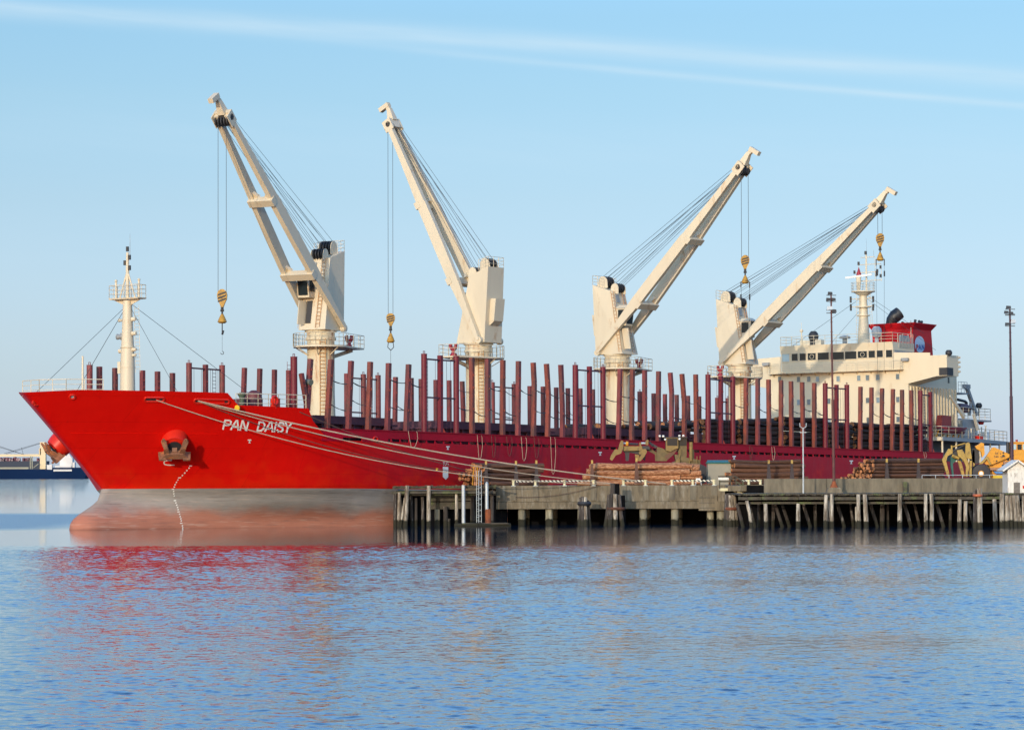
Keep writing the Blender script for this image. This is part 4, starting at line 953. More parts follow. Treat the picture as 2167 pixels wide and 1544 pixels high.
    e0 = jp(1.068, 0, .42); hd.beam(e0 - fdir * .2, e0 + fdir * 1.05, .5, .45, Z)
    SP('jib_head', cream, hd, c, smooth=20)
    sv = MB()
    for b in (-.6, -.3, 0, .3, .6): sv.path([jp(.978, b - .06, -.25), jp(.978, b + .06, -.25)], .46, 16)
    sv.path([jp(.985, -.85, .05), jp(.985, .85, .05)], .3, 12); SP('head_sheaves', dark, sv, c)
    # top sheaves
    ts = MB(); cv = MB()
    for a, z, r in ((-1.35, 25.55, .62), (.18, 24.85, .5)):
        for b in (-.45, -.15, .15, .45): ts.path([pt(a, b - .05, z), pt(a, b + .05, z)], r, 18)
        for b in (-.68, .62): cv.prism([pt(a + math.cos(q) * r * .95, b, z + math.sin(q) * r * .95) for q in [math.pi * k / 8 for k in range(9)]] + [pt(a - r * 1.2, b, z - .6 - (a < 0) * 0.1), pt(a + r, b, z - .65)], right * .06)
    SP('tackle_sheaves', dark, ts, c); SP('sheave_cheeks', cream, cv, c)
    tr = MB(); tr.rail([pt(-1.0, -1.25, 24.95), pt(-2.25, -1.25, 25.25), pt(-2.25, 1.25, 25.25), pt(-1.0, 1.25, 24.95)], 1.0, .8, .025, 3); SP('house_railing', rail_m, tr, c)
    # luffing tackle and hoist falls
    lf = MB()
    for a, z, bs, rt in ((-1.5, 26.14, (-.45, .4), (.988, .42)), (-1.1, 26.1, (.0,), (.984, .36)), (-.78, 25.7, (-.3, .3), (.978, .3)), (.05, 25.33, (-.3, .3), (.972, .2)), (.6, 25.05, (-.35, .1, .45), (.965, .08))):
        for b in bs: lf.tube(pt(a, b, z), jp(rt[0], b * 1.2, rt[1]), .021, n=4)
    SP('luffing_wires', wire_m, lf, c)
    # the falls hang plumb: work in world axes and bring them back to the ship's
    tw = sworld(jp(.985, 0, -.35)); 
    def dn(y_px, off=Vector((0, 0, 0))):
        q = at(tip_px[0], y_px, tw.y); return Vector((tw.x, tw.y, q.z)) + off
    dw = (A * d.x + P * d.y); dw.z = 0; dw.normalize(); rw = (A * right.x + P * right.y); rw.z = 0; rw.normalize()
    def S_(w): return tosh(w)
    wr = MB(); yb = blk[0]
    xw_ = Vector((1, 0, 0)); xs_ = .36 if abs(rw.x) > .6 else .24
    for k in (-1, 1): wr.tube(S_(tw + xw_ * (xs_ * k)), S_(dn(yb + 4, xw_ * (xs_ * k))), .026, n=4)
    SP('hoist_wires', wire_m, wr, c)
    hbk = MB(); t0, t1 = dn(yb), dn(blk[1]); h = (t0.z - t1.z)
    xw = Vector((1, 0, 0)); yw = Vector((0, 1, 0)); prof2 = [(0, .12), (.12, .36), (.3, .44), (.55, .40), (.8, .22), (1, .1)]
    poly = [t0 + xw * w - Vector((0, 0, h * f)) for f, w in prof2] + [t0 - xw * w - Vector((0, 0, h * f)) for f, w in prof2[::-1]]
    for off, th in ((-.30, .07), (.23, .07)): hbk.prism([S_(q + yw * off) for q in poly], tuple(Vector(S_(EYE + yw * th)) - Vector(S_(EYE))))
    hb_o = SP('hook_block', hookm, hbk, c, smooth=20)
    b2 = MB(); b2.path([S_(t0 - Vector((0, 0, h * .4)) - yw * .22), S_(t0 - Vector((0, 0, h * .4)) + yw * .22)], .36, 16)
    for f in (.2, .38, .56): b2.prism([S_(t0 + xw * w - Vector((0, 0, h * (f + df))) - yw * .315) for w, df in ((-.36, .08), (-.36, .18), (.36, .02), (.36, -.08))], tuple(Vector(S_(EYE + yw * .012)) - Vector(S_(EYE))))
    z1, z2 = dn(blk[2]), dn(blk[3])
    b2.path([S_(t1 + Vector((0, 0, .1))), S_(t1.lerp(z1, .45))], .13, 8); b2.path([S_(t1.lerp(z1, .45)), S_(z1)], .08, 8); b2.path([S_(t1.lerp(z1, .5) + xw * .16), S_(t1.lerp(z1, .5) - xw * .16)], .09, 8)
    SP('block_sheave', dark, b2, c)
    wt_ = MB(); hh = z1.z - z2.z; wt_.path([S_(z1), S_(z1 - Vector((0, 0, hh * .5))), S_(z1 - Vector((0, 0, hh * .85))), S_(z2)], [.1, .3, .42, .25], 10); SP('overhaul_weight', hookm, wt_, c)
    tl = MB()
    if blk[4] == 'hook':
        zb = dn(blk[5]); tl.path([S_(z2), S_(z2.lerp(zb, .35))], .05, 6); tl.path([S_(z2.lerp(zb, .25) + xw * .1), S_(z2.lerp(zb, .4))], .1, 6); tl.tube(S_(z2), S_(zb), .015, n=4)
        tl.path([S_(zb + xw * (.13 * math.cos(a)) + Vector((0, 0, .13 * math.sin(a) - .1))) for a in [rad(90 - k * 30) for k in range(10)]], .03, 5)
    elif blk[4] == 'loop':
        zb = dn(blk[5]); zc = dn(blk[6]); tl.path([S_(z2 + xw * .25), S_(z2.lerp(zb, .6) + xw * .3), S_(zb)], .045, 5); tl.path([S_(z2 - xw * .25), S_(z2.lerp(zb, .6) - xw * .3), S_(zb)], .045, 5); tl.tube(S_(zb), S_(zc), .02, n=4)
    else:
        for k, f in ((-.45, blk[5]), (.45, blk[6])):
            a = z2 + xw * k; b = dn(f, xw * (k * .8)); tl.path([S_(a + Vector((0, 0, .2))), S_(a.lerp(b, .01) - Vector((0, 0, .4)))], .06, 5); tl.path([S_(a - Vector((0, 0, 1.1))), S_(a - Vector((0, 0, 1.7)))], .09, 6); tl.tube(S_(a), S_(b), .016, n=4)
    SP('hook_tail', dark, tl, c)
    return c
crane(0.0, (470, 243), (-1, -.05), 1, (612, 650, 664, 684, 'hook', 744), 'foremost deck crane, its jib pointing forward over the bow', rustcream)
crane(26.55, (828, 258), (0, -1), -1, (663, 690, 705, 725, 'loop', 741, 768), 'second deck crane from the bow, its jib swung away to the far side', rustcream)
crane(53.41, (1576, 349), (0, 1), 1, (540, 569, 583, 600, 'sling', 640, 720), 'third deck crane from the bow, its jib swung out over the wharf', rustcream)
crane(80.25, (1863, 430), (0, 1), -1, (494, 522, 534, 552, 'sling', 800, 785), 'aftmost deck crane, its jib swung out in front of the bridge', rustcream)

# ---------------------------------------------------------------- superstructure
SF = 104.2
def fb(x, y, s=SF): q = ons(x, y, s); return q[1], q[2]
hw = 9.35; zwt = 20.05
# the hull-width house, wings and wheelhouse
b1 = MB()
b1.box(SF, 117.5, -hw, hw, 6.9, 18.0)
acc = SP('accommodation_block', cream2, b1, smooth=0)
for row, xs, yy in ((0, [1650.5, 1690.3, 1712, 1730.5, 1774.2, 1817.8, 1836.2, 1857.8, 1900], [802.5, 802.5, 802, 801.8, 801.2, 799.8, 799, 798.2, 796.6]),
                    (1, [1690.7, 1712, 1754.5, 1836.5, 1858.5, 1900.5], [851, 850.5, 848.5, 847, 846.5, 845]), (2, [1691, 1755, 1838, 1901], [893, 891, 889, 887])):
    for x, y in zip(xs, yy):
        b_, u_ = fb(x, y); w_ = MB(); w_.box(SF - .07, SF + .02, b_ - .27, b_ + .27, u_ - .38, u_ + .38); fr = SP('window_frame', cream, w_, acc, smooth=0)
        w_ = MB(); w_.box(SF - .075, SF - .06, b_ - .21, b_ + .21, u_ - .31, u_ + .31); SP('window_pane', port_gl, w_, acc, smooth=0)
st = MB()
for i in range(16):
    s_ = SF + .35 + i * .82; st.box(s_, s_ + .10, hw, hw + .20, 9.9, 15.95)
SP('wall_stiffeners', cream2, st, acc, smooth=0)
w_ = MB(); w_.box(SF + 2.0, SF + 2.6, hw, hw + .03, 13.2, 15.0); SP('side_door', dark, w_, acc, smooth=0)
w_ = MB()
for s_, u_ in ((SF + 5.5, 17.3), (SF + 10.8, 17.0)): w_.box(s_, s_ + .4, hw, hw + .03, u_ - .35, u_ + .35)
SP('side_window', glass, w_, acc, smooth=0)
# wings: outline of the front plating with the sloped underside
for sg in (1, -1):
    wg = MB()
    out = [(hw - .4, 16.15), (13.0, 16.98), (14.35, 17.0), (14.35, 19.42), (12.2, 19.42), (12.2, 19.75), (7.5, 19.95), (7.5, 17.9), (hw - .4, 17.9)]
    wg.prism([(SF - .03, sg * b_, u_) for b_, u_ in out], (.12, 0, 0))
    wg.hexa([(s_, sg * b_, u_) for u_ in (18.0, 18.12) for s_, b_ in ((SF + .09, 7.5), (SF + 3.1, 7.5), (SF + 3.1, 14.3), (SF + .09, 14.3))])
    wg.hexa([(s_, sg * b_, u_) for u_ in (17.0, 19.42) for s_, b_ in ((SF + .12, 14.25), (SF + 3.1, 14.25), (SF + 3.1, 14.35), (SF + .12, 14.35))])
    wg.hexa([(s_, sg * b_, u_) for u_ in (18.0, 19.42) for s_, b_ in ((SF + 3.0, hw), (SF + 3.0, 14.2), (SF + 3.1, 14.2), (SF + 3.1, hw))])
    wg.hexa([(SF + .1, sg * hw, 16.2), (SF + 3.1, sg * hw, 16.2), (SF + 3.1, sg * 13.0, 17.0), (SF + .1, sg * 13.0, 17.0), (SF + .1, sg * hw, 16.3), (SF + 3.1, sg * hw, 16.3), (SF + 3.1, sg * 13.0, 17.1), (SF + .1, sg * 13.0, 17.1)])
    wg.hexa([(s_, sg * b_, u_) for u_ in (17.0, 17.1) for s_, b_ in ((SF + .1, 13.0), (SF + 3.1, 13.0), (SF + 3.1, 14.3), (SF + .1, 14.3))])
    SP('bridge_wing', cream2, wg, smooth=0)
w_ = MB(); w_.box(SF - .06, SF + .02, 13.35, 14.36, 17.05, 17.95); w_.box(SF + .02, SF + 1.6, 14.3, 14.38, 17.05, 17.95); SP('wing_opening', dark, w_, smooth=0)
wh = MB(); wb = 7.42; wt2 = 21.12; wh.box(SF, SF + 5.5, -wb, wb, 18.0, 21.1); wh.box(SF + 5.5, SF + 13.2, -6.2, 5.9, 18.0, 20.0)
wh.hexa([(s_, b_, u_) for u_, f0 in ((20.25, -.06), (21.2, -.28)) for s_, b_ in ((SF + f0, -wb - .05), (SF + 5.6, -wb - .05), (SF + 5.6, wb + .05), (SF + f0, wb + .05))])
house = SP('wheelhouse', cream2, wh, smooth=0)
zw = lambda x, y: (1640 + x / 5.417, 640 + y / 5.417)
for i, (x0, y0, x1, y1) in enumerate([(85, 590, 168, 675), (195, 588, 265, 665), (285, 585, 358, 662), (378, 582, 472, 657), (492, 575, 622, 653), (640, 570, 795, 650), (805, 563, 938, 645), (952, 560, 1058, 632), (1075, 553, 1150, 630), (1170, 550, 1240, 625), (1275, 545, 1355, 625)]):
    ba, ua = fb(*zw(x0, y0)); bb, ub = fb(*zw(x1, y1)); ua = min(ua, 20.25); bb = min(bb, wb - .08)
    w_ = MB(); w_.box(SF - .05, SF + .02, ba, bb, ub, ua); SP('bridge_window', paleglass if i == 0 else glass, w_, house, smooth=0)
    f_ = MB(); 
    for q in ((ba - .07, ba, ub - .07, ua + .07), (bb, bb + .07, ub - .07, ua + .07), (ba, bb, ub - .07, ub), (ba, bb, ua, ua + .07)): f_.box(SF - .09, SF, *q)
    SP('window_frame', cream, f_, house, smooth=0)
    if i in (3, 7): 
        cb_ = ((ba + bb) / 2, (ua + ub) / 2); r_ = MB(); r_.path([(SF - .08, cb_[0] + .26 * math.cos(k * math.pi / 8), cb_[1] + .26 * math.sin(k * math.pi / 8)) for k in range(17)], .025, 4, caps=False); SP('clear_view_screen', rail_m, r_, house)
w_ = MB(); w_.box(SF + .3, SF + 5.2, wb, wb + .04, 19.9, 20.9); SP('side_glazing', greym, w_, house, smooth=0)
wk = MB(); wk.box(SF - .85, SF - .035, -8.9, 8.8, 17.84, 17.93)
for i in range(10): b_ = -8.4 + i * 1.85; wk.prism([(SF - .8, b_, 17.84), (SF - .04, b_, 17.84), (SF - .04, b_, 17.5)], (0, .06, 0))
SP('walkway', rustcream, wk, smooth=0)
wk = MB(); wk.rail([(SF - .03, -8.9, 17.93), (SF - .82, -8.9, 17.93), (SF - .82, 8.8, 17.93), (SF - .03, 8.8, 17.93)], 1.12, 1.45, .028, 4); SP('walkway_railing', rail_m, wk)
wk = MB(); wk.rail([(SF + 5.4, -wb, 21.2), (SF - .1, -wb, 21.2), (SF - .1, wb, 21.2), (SF + 5.4, wb, 21.2)], 1.1, 1.45, .03, 3); SP('roof_railing', rail_m, wk)
wk = MB(); 
for b_ in (wb + .1,):
    for i in range(10): s_ = SF + 1.5 + i * .4; wk.tube((s_, b_, 20.6), (s_, b_, 21.9 + random.uniform(-.2, .5)), .06, n=5)
    wk.box(SF + 2.0, SF + 4.2, b_ - .3, b_, 21.35, 22.1)
SP('signal_equipment', greym, wk)
for x, y, s_ in ((1625, 770, SF - .3), (1919, 760, SF - .3)):
    b_, u_ = fb(x, y); w_ = MB(); w_.box(s_ - .25, s_ + .25, b_ - .5, b_ + .35, u_ - .22, u_ + .15); SP('floodlight', greym, w_)
b_, u_ = fb(2004, 748); w_ = MB(); w_.ball((SF + .5, b_, u_ + .1), .42, 10); w_.tube((SF + .5, b_, 19.4), (SF + .5, b_, u_), .1); SP('searchlight', dark, w_)
w_ = MB()
for k in range(4): w_.path([(SF + 3.15, 14.2, 17.6 + .55 * k), (SF + 3.5, 14.4, 17.6 + .55 * k)], [.22, .12], 8)
SP('loudspeaker', rail_m, w_)
# things on the monkey island
su = lambda x, y, s: ons(x, y, s)
def onroof(x, y0, y1, s, fn, name, m_):
    b_, u1 = fb(x, y1, s); _, u0 = fb(x, y0, s); w_ = MB(); fn(w_, b_, u0, u1); return SP(name, m_, w_)
onroof(1721.5, 727, 702, 106, lambda w_, b, a, z: (w_.box(105.7, 106.3, b - .35, b + .35, 21.2, a + .6), w_.ball((106, b, z - .55), .62, 12, .72)), 'satellite_dome', dark)
onroof(1855, 727, 691, 107, lambda w_, b, a, z: (w_.tube((107, b, 21.2), (107, b, z - 1.2), .28, .18, 10), w_.ball((107, b, z - .62), .62, 12, .75)), 'satellite_dome', mat('pale_grey_dome', (.42, .43, .43), .5))
onroof(1788, 730, 710, 106, lambda w_, b, a, z: (w_.tube((106, b, 21.2), (106, b, z - .3), .3, n=10), w_.path([(106, b, z - .35), (106, b, z - .1), (106, b, z)], [.65, .65, .2], 14)), 'magnetic_compass_stand', greym)
onroof(1696, 730, 700, 105.5, lambda w_, b, a, z: (w_.tube((105.5, b, 21.2), (105.5, b, z), .07), w_.ball((105.5, b, z), .22), w_.tube((105.5, b, z), (105.5, b, z + 1), .02)), 'aerial', rail_m)
w_ = MB(); b_, u_ = fb(1709, 731, 106); w_.box(105.6, 106.6, b_ - .8, b_ + .5, 21.2, u_ + .6); b_, _ = fb(1733, 731, 106); w_.box(105.6, 106.4, b_ - .3, b_ + .5, 21.2, 21.9); SP('roof_locker', rail_m, w_)
# radar mast
SM = 110.5
mb_, _ = fb(1828, 720, SM); U = lambda y: fb(1828, y, SM)[1]
rm_ = MB(); rm_.path([(SM, mb_, 21.1), (SM, mb_, U(680)), (SM, mb_, U(655)), (SM, mb_, U(618))], [.82, .58, .52, .42], 16)
rmast = SP('radar_mast', cream, rm_)
Zr = lambda x, y: (1720 + x / 6.435, 500 + y / 6.435)
pf = MB()
for y, r in ((617, 1.45), (649.5, .95), (667.5, .8)): pf.path([(SM, mb_, U(y) - .06), (SM, mb_, U(y) + .06)], r, 18)
pf.path([(SM, mb_, U(626)), (SM, mb_, U(618))], [.45, 1.25], 14, caps=False)
def circ(r, z, n_=12): return [(SM + r * math.cos(2 * math.pi * i / n_), mb_ + r * math.sin(2 * math.pi * i / n_), z) for i in range(n_ + 1)]
pf.rail(circ(1.42, U(616.5)), 1.05, .8, .022, 3); SP('mast_platform', cream, pf, rmast)
x_ = MB(); x_.tube((SM, mb_ + .45, U(617)), (SM, mb_ + .45, U(537)), .13, .09, 8)
def arm(x0, x1, y, lights=(), r=.05):
    ba, ua = fb(x0, y, SM); bb, _ = fb(x1, y, SM); x_.tube((SM, ba, ua), (SM, bb, ua), r, n=5)
    return ua
for x0, x1, y in ((1821.5, 1850.5, 545), (1816, 1864.5, 560.5), (1808.5, 1857, 577.5), (1820, 1865.5, 594.5), (1800.5, 1848.5, 633), (1801, 1849, 649.5)): arm(x0, x1, y)
for x, y0, y1 in ((1865, 560, 595), (1851.5, 544, 595), (1816.5, 560, 577)): ba, ua = fb(x, y0, SM); _, uc = fb(x, y1, SM); x_.tube((SM, ba, ua), (SM, ba, uc), .03, n=4)
SP('mast_crossarms', rail_m, x_, rmast)
for x, y, r in ((1832.6, 535, .16), (1817.7, 557.5, .14), (1809, 576, .13), (1857.2, 573, .14), (1857, 580, .13), (1801, 631, .13), (1801, 637, .13), (1848.5, 630, .14), (1848.7, 636, .13), (1801.3, 647, .13), (1801.4, 654, .13), (1848.8, 647, .14), (1848.5, 654, .13), (1864.4, 583.5, .14), (1864, 565, .12)):
    ba, ua = fb(x, y, SM); l_ = MB(); l_.path([(SM - .1, ba, ua - .2), (SM - .1, ba, ua + .2)], r, 8); SP('navigation_light', dark, l_, rmast)
r_ = MB(); ba, ua = fb(1789.5, 588, SM - .8); bb, ub = fb(1845, 583.5, SM - .8); r_.beam((SM - .8, ba, ua), (SM - .8, bb, ua + .25), .12, .22); SP('radar_scanner', white, r_, rmast)
r_ = MB(); b2_, u2 = fb(1817, 592, SM - .8); r_.path([(SM - .8, b2_, U(616)), (SM - .8, b2_, u2 - .1), (SM - .8, b2_, u2 + .35)], [.18, .3, .3], 10); SP('radar_motor', rail_m, r_, rmast)
r_ = MB(); ba, ua = fb(1817.5, 580, SM); r_.path([(SM, ba, ua - .3), (SM, ba, ua), (SM, ba, ua + .8)], [.35, .3, .03], 10); SP('mast_dome', RED_REST, r_, rmast)
r_ = MB(); r_.tube((SM, mb_ + .5, U(540)), (SM, mb_ + .5, U(505)), .02, .01, 4); ba, ua = fb(1849, 545, SM); r_.tube((SM, ba, ua), (SM, ba, ua + .9), .02, n=4); SP('whip_antenna', greym, r_, rmast)
r_ = MB(); r_.ladder((SM - .9, mb_ - .35, 21.2), (SM - .75, mb_ - .35, U(617)), (0, 1, 0), .4, .33, .022); r_.ladder((SM + .2, mb_ + 1.0, U(690)), (SM + .2, mb_ + .7, U(618)), (0, 1, 0), .3, .33, .02); SP('mast_ladder', rail_m, r_, rmast)
for q in (((SM, mb_ - .5, U(632)), (SM - 5.2, -6.6, 21.2)), ((SM, mb_ - .4, U(655)), (SM - 4.5, -1.8, 21.3)), ((SM, mb_ + .5, U(625)), (SM + 9, 4.2, 23)), ((SM, mb_ + .5, U(632)), (SM + 10, 5.2, 21))): stay(q[0], q[1], .02)

# funnel with its painted roundel
S1 = 119.0; S2 = 124.2
bR, uT = fb(1931.5, 683, S1); bL, _ = fb(1843.5, 687, S1)
fn = MB(); uB = 18
def lv(u_): f = (uT - u_) / (uT - 19); g = .0 + .35 * max(0, f - .1); return g
def quad(u_, g, h=0): return [(S1 - h, bL - h + .15, u_), (S2 + g + h, bL - h + .15, u_), (S2 + g + h, bR + h, u_), (S1 - h, bR + h, u_)]
fn.hexa([(S1, bL + .2, 17), (S2 + .9, bL + .2, 17), (S2 + .9, bR, 17), (S1, bR, 17)] + quad(uT - .75, 0))
fn.hexa(quad(uT - .75, 0, 0) + quad(uT - .05, 0, .5)); fn.hexa(quad(uT - .05, 0, .5) + quad(uT + .03, 0, .5))
fun = SP('funnel', mat('funnel_red_paint', (0.44, 0.006, 0.010), 0.5, spec=0.2, var=.08, scale=.6), fn, smooth=0)
def onfun(x, y, off): q = onb(x, y, bR); return (q[0], bR + off, q[2])
cen = onfun(1946, 728.5, .03); rx_s = (onfun(1956.5, 728.5, 0)[0] - onfun(1935.5, 728.5, 0)[0]) / 2; rz = (onfun(1946, 711, 0)[2] - onfun(1946, 746, 0)[2]) / 2
lg = MB(); o_ = len(lg.v); lg.v += [(cen[0] + rx_s * math.cos(2 * math.pi * k / 40), bR + .03, cen[2] + rz * math.sin(2 * math.pi * k / 40)) for k in range(40)]; lg.face(list(range(40))); SP('funnel_roundel', logobg, lg, fun, smooth=0)
for ch, x0, x1, m_ in (('P', 1938.3, 1943.2, logored), ('A', 1942.6, 1949.4, logoblue), ('N', 1949.8, 1955.4, logoblue)):
    vs, fs = text_mesh(ch, 0.05, 0); q0_ = onfun(x0, 740, .0); q1_ = onfun(x1, 729, .0); lt = MB()
    lt.v = [(q0_[0] + (q1_[0] - q0_[0]) * gx, bR + .045, q0_[2] + (q1_[2] - q0_[2]) * gy) for gx, gy in vs]
    for f in fs: lt.face(f)
    SP('funnel_lettering', m_, lt, fun, smooth=0)
ex = MB(); b_, u_ = fb(1889, 683, 121.5); ex.path([(121.5, b_ - .3, uT - .1), (121.5, b_ - .1, uT + .6), (121.6, b_ + .3, uT + 1.1), (122.0, b_ + .75, uT + 1.55)], [.62, .72, .82, .78], 16)
SP('exhaust_pipe', black, ex, fun)
ex = MB()
for x, h in ((1906, .3), (1912, .2), (1934, .55), (1945, .35), (1949, .3), (1952, .4)): b_, _ = fb(x, 683, 121); b_ = min(b_, bR); ex.tube((121 + random.random() * 2, b_ - .3, uT), (121.5 + random.random(), b_ - .3, uT + h), .14, .18, 8)
SP('vent_pipes', black, ex, fun)
w_ = MB(); w_.tube((S1 - .1, bR - .2, 21), (S1 - .1, bR - .2, uT + .3), .05, n=5); SP('drain_pipe', rail_m, w_, fun)

# after deck, boats and derrick
DK = 9.9
pd_ = MB(); ss = [104.6 + i * 2.1 for i in range(13)]
for a, b in zip(ss, ss[1:]):
    ha, hb_ = aftb(a, 8) - .0, aftb(b, 8) - .0; pd_.hexa([(s_, b_, u_) for u_ in (DK - .42, DK) for s_, b_ in ((a, -ha), (b, -hb_), (b, hb_), (a, ha))])
SP('boat_deck', greym, pd_, smooth=0)
pd_ = MB(); pd_.box(104.45, 104.6, 9.4, 13.4, DK - .42, DK); SP('deck_end_plate', cream, pd_, smooth=0)
pd_ = MB(); pts = [(104.7, 10.2, DK), (104.7, 13.3, DK)] + [(s_, aftb(s_, 8) - .15, DK) for s_ in ss[1:]] + [(130, 0, DK), (129.7, -9.8, DK)]; pd_.rail(pts, 1.25, 1.7, .035, 3); SP('boat_deck_railing', rail_m, pd_)
for s_ in ss[::2]: pl_ = MB(); pl_.tube((s_ + .3, aftb(s_, 8) - .25, 7), (s_ + .3, aftb(s_, 8) - .25, DK - .4), .12, n=8); SP('deck_pillar', rail_m, pl_)
pl_ = MB(); pl_.box(106.0, 120, -11, 11.0, 6.99, DK - .42); SP('steering_gear_house', mat('shaded_house_grey', (.10, .105, .11), .7), pl_, smooth=0)  # grey darkened to carry the shade under the boat deck
def sbx(name, m_, fn_): mb = MB(); fn_(mb); return SP(name, m_, mb)
B = 12.3
def X(x, y, b=B): q = onb(x, y, b); return (q[0], b, q[2])
# rescue boat in its cradle
rb = MB(); 
for f0, f1 in ((0, 1),):
    a = X(1990, 896); bb_ = X(2037, 902); n_ = 10; rows = []
    for i in range(n_ + 1):
        t = i / n_; cx_ = a[0] + (bb_[0] - a[0]) * t; w = .95 * math.sin(math.pi * (.08 + .86 * t)) ** .5; z = DK + 1.25; row = []
        for k in range(9): an_ = math.pi * k / 8; row.append((cx_, B - w * math.cos(an_) if True else 0, z - .85 * math.sin(an_) ** .8))
        rows.append(row)
    rb.grid(rows); rb.box(a[0] + .3, bb_[0] - .3, B - .7, B + .7, DK + 1.1, DK + 1.27)
SP('rescue_boat', mat('lifeboat_dull_red', (.22, .03, .04), .55), rb)
sbx('boat_cradle', orange_y, lambda m: [m.beam((X(1990, 900)[0] + k * 1.5, B - .6, DK), (X(1990, 900)[0] + k * 1.5 + .3, B - .4, DK + .8), .12, .12) for k in range(5)])
def _cover(m):
    a = X(2011, 888); b_ = X(2033, 888); m.hexa([(a[0], B - 1.9, DK + 1.3), (b_[0], B - 1.9, DK + 1.3), (b_[0], B - 1.2, DK + 1.3), (a[0], B - 1.2, DK + 1.3), (a[0] + .4, B - 1.9, X(2010, 877)[2]), (b_[0], B - 1.9, X(2010, 878)[2]), (b_[0], B - 1.2, X(2010, 878)[2]), (a[0] + .4, B - 1.2, X(2010, 877)[2])])
sbx('boat_canopy', mat('faded_orange_canopy', (.34, .05, .035), .7), _cover)
sbx('store_derrick', cream, lambda m: (m.tube((X(2044, 910)[0], B - 1.4, DK), (X(2044, 880)[0], B - 1.4, X(2044, 876)[2]), .3, n=10), m.beam(X(2040, 882, B - 1.4), X(2010.5, 837.5, B - 1.4), .34, .5, w1=.2, h1=.26)))
sbx('after_house', greym, lambda m: (m.box(117.6, 121.5, 3, 10.0, DK, 12.3), m.box(117.6, 127.5, 1.5, 9.3, 12.3, 12.5)))
sbx('after_house_railing', rail_m, lambda m: m.rail([(118, 9.2, 12.5), (127.4, 9.2, 12.5), (127.4, 1.6, 12.5)], 1.4, 1.6, .03, 4))
sbx('stern_davit', greym, lambda m: (m.beam(X(2046, 820, 8.5), X(2066, 878, 8.5), .38, .45), m.beam(X(2040, 817, 8.5), X(2050, 818, 8.5), .5, .5), m.beam(X(2055, 850, 8.5), X(2051, 878, 8.5), .3, .3)))
sbx('wing_ladder_platform', greym, lambda m: (m.box(117.5, X(2040, 832, 9)[0], 7.2, 9.6, X(2030, 834, 9)[2], X(2030, 831, 9)[2]), m.rail([(117.6, 9.5, X(2030, 831, 9)[2]), (X(2039, 832, 9)[0], 9.5, X(2030, 831, 9)[2])], 1.3, 1, .03, 3)))
def _boat2(m):
    a = X(2026, 866, 8.6); b_ = X(2051, 866, 8.6); z0 = X(2030, 872, 8.6)[2]; z1 = X(2030, 853, 8.6)[2]
    m.hexa([(a[0] + i * .5, 6.6, z0) if False else q for i, q in enumerate([(a[0] + .6, 7.0, z0), (b_[0] - .6, 7.0, z0), (b_[0] - .6, 8.8, z0), (a[0] + .6, 8.8, z0), (a[0], 6.8, (z0 + z1) / 2), (b_[0], 6.8, (z0 + z1) / 2), (b_[0], 9.0, (z0 + z1) / 2), (a[0], 9.0, (z0 + z1) / 2)])])
    m.hexa([(a[0], 6.8, (z0 + z1) / 2), (b_[0], 6.8, (z0 + z1) / 2), (b_[0], 9.0, (z0 + z1) / 2), (a[0], 9.0, (z0 + z1) / 2), (a[0] + .8, 7.1, z1), (b_[0] - .8, 7.1, z1), (b_[0] - .8, 8.7, z1), (a[0] + .8, 8.7, z1)])
sbx('lifeboat', mat('lifeboat_dark_maroon', (.09, .025, .03), .55), _boat2)
sbx('lifeboat_fall', dark, lambda m: m.path([X(2026, 845, 8.6), X(2042, 849, 8.6), X(2046, 853, 8.6)], .18, 6))
for i in range(22):
    x = 2030 + random.random() * 62; q = X(x, 905, random.uniform(6, 11)); h = random.uniform(.5, 2.1); r = random.uniform(.06, .2); m = MB(); m.path([(q[0], q[1], DK), (q[0], q[1], DK + h), (q[0], q[1], DK + h), (q[0], q[1], DK + h + .12)], [r, r, r * 1.6, r * 1.4], 8); SP('deck_ventilator', rail_m if i % 3 else greym, m)
for i in range(8): x = 2030 + random.random() * 55; q = X(x, 905, random.uniform(7, 11)); m = MB(); m.box(q[0] - .4, q[0] + .5, q[1] - .4, q[1] + .4, DK, DK + random.uniform(.4, 1.2)); SP('deck_box', (rail_m, greym, redpaint, white)[i % 4], m)
sbx('stern_winch', redpaint, lambda m: (m.ball(X(2076, 893, 8.5), .42, 8),))
sbx('radar_dome_post', dark, lambda m: (m.ball(X(2071.5, 858, 8), .42, 10), m.tube(X(2071, 880, 8), X(2071, 860, 8), .06)))
sbx('deck_stair', rail_m, lambda m: (m.beam(X(2059, 876, 10.2), X(2068, 909, 10.2), .1, .3), m.beam(X(2062, 876, 10.6), X(2071, 909, 10.6), .1, .3)))
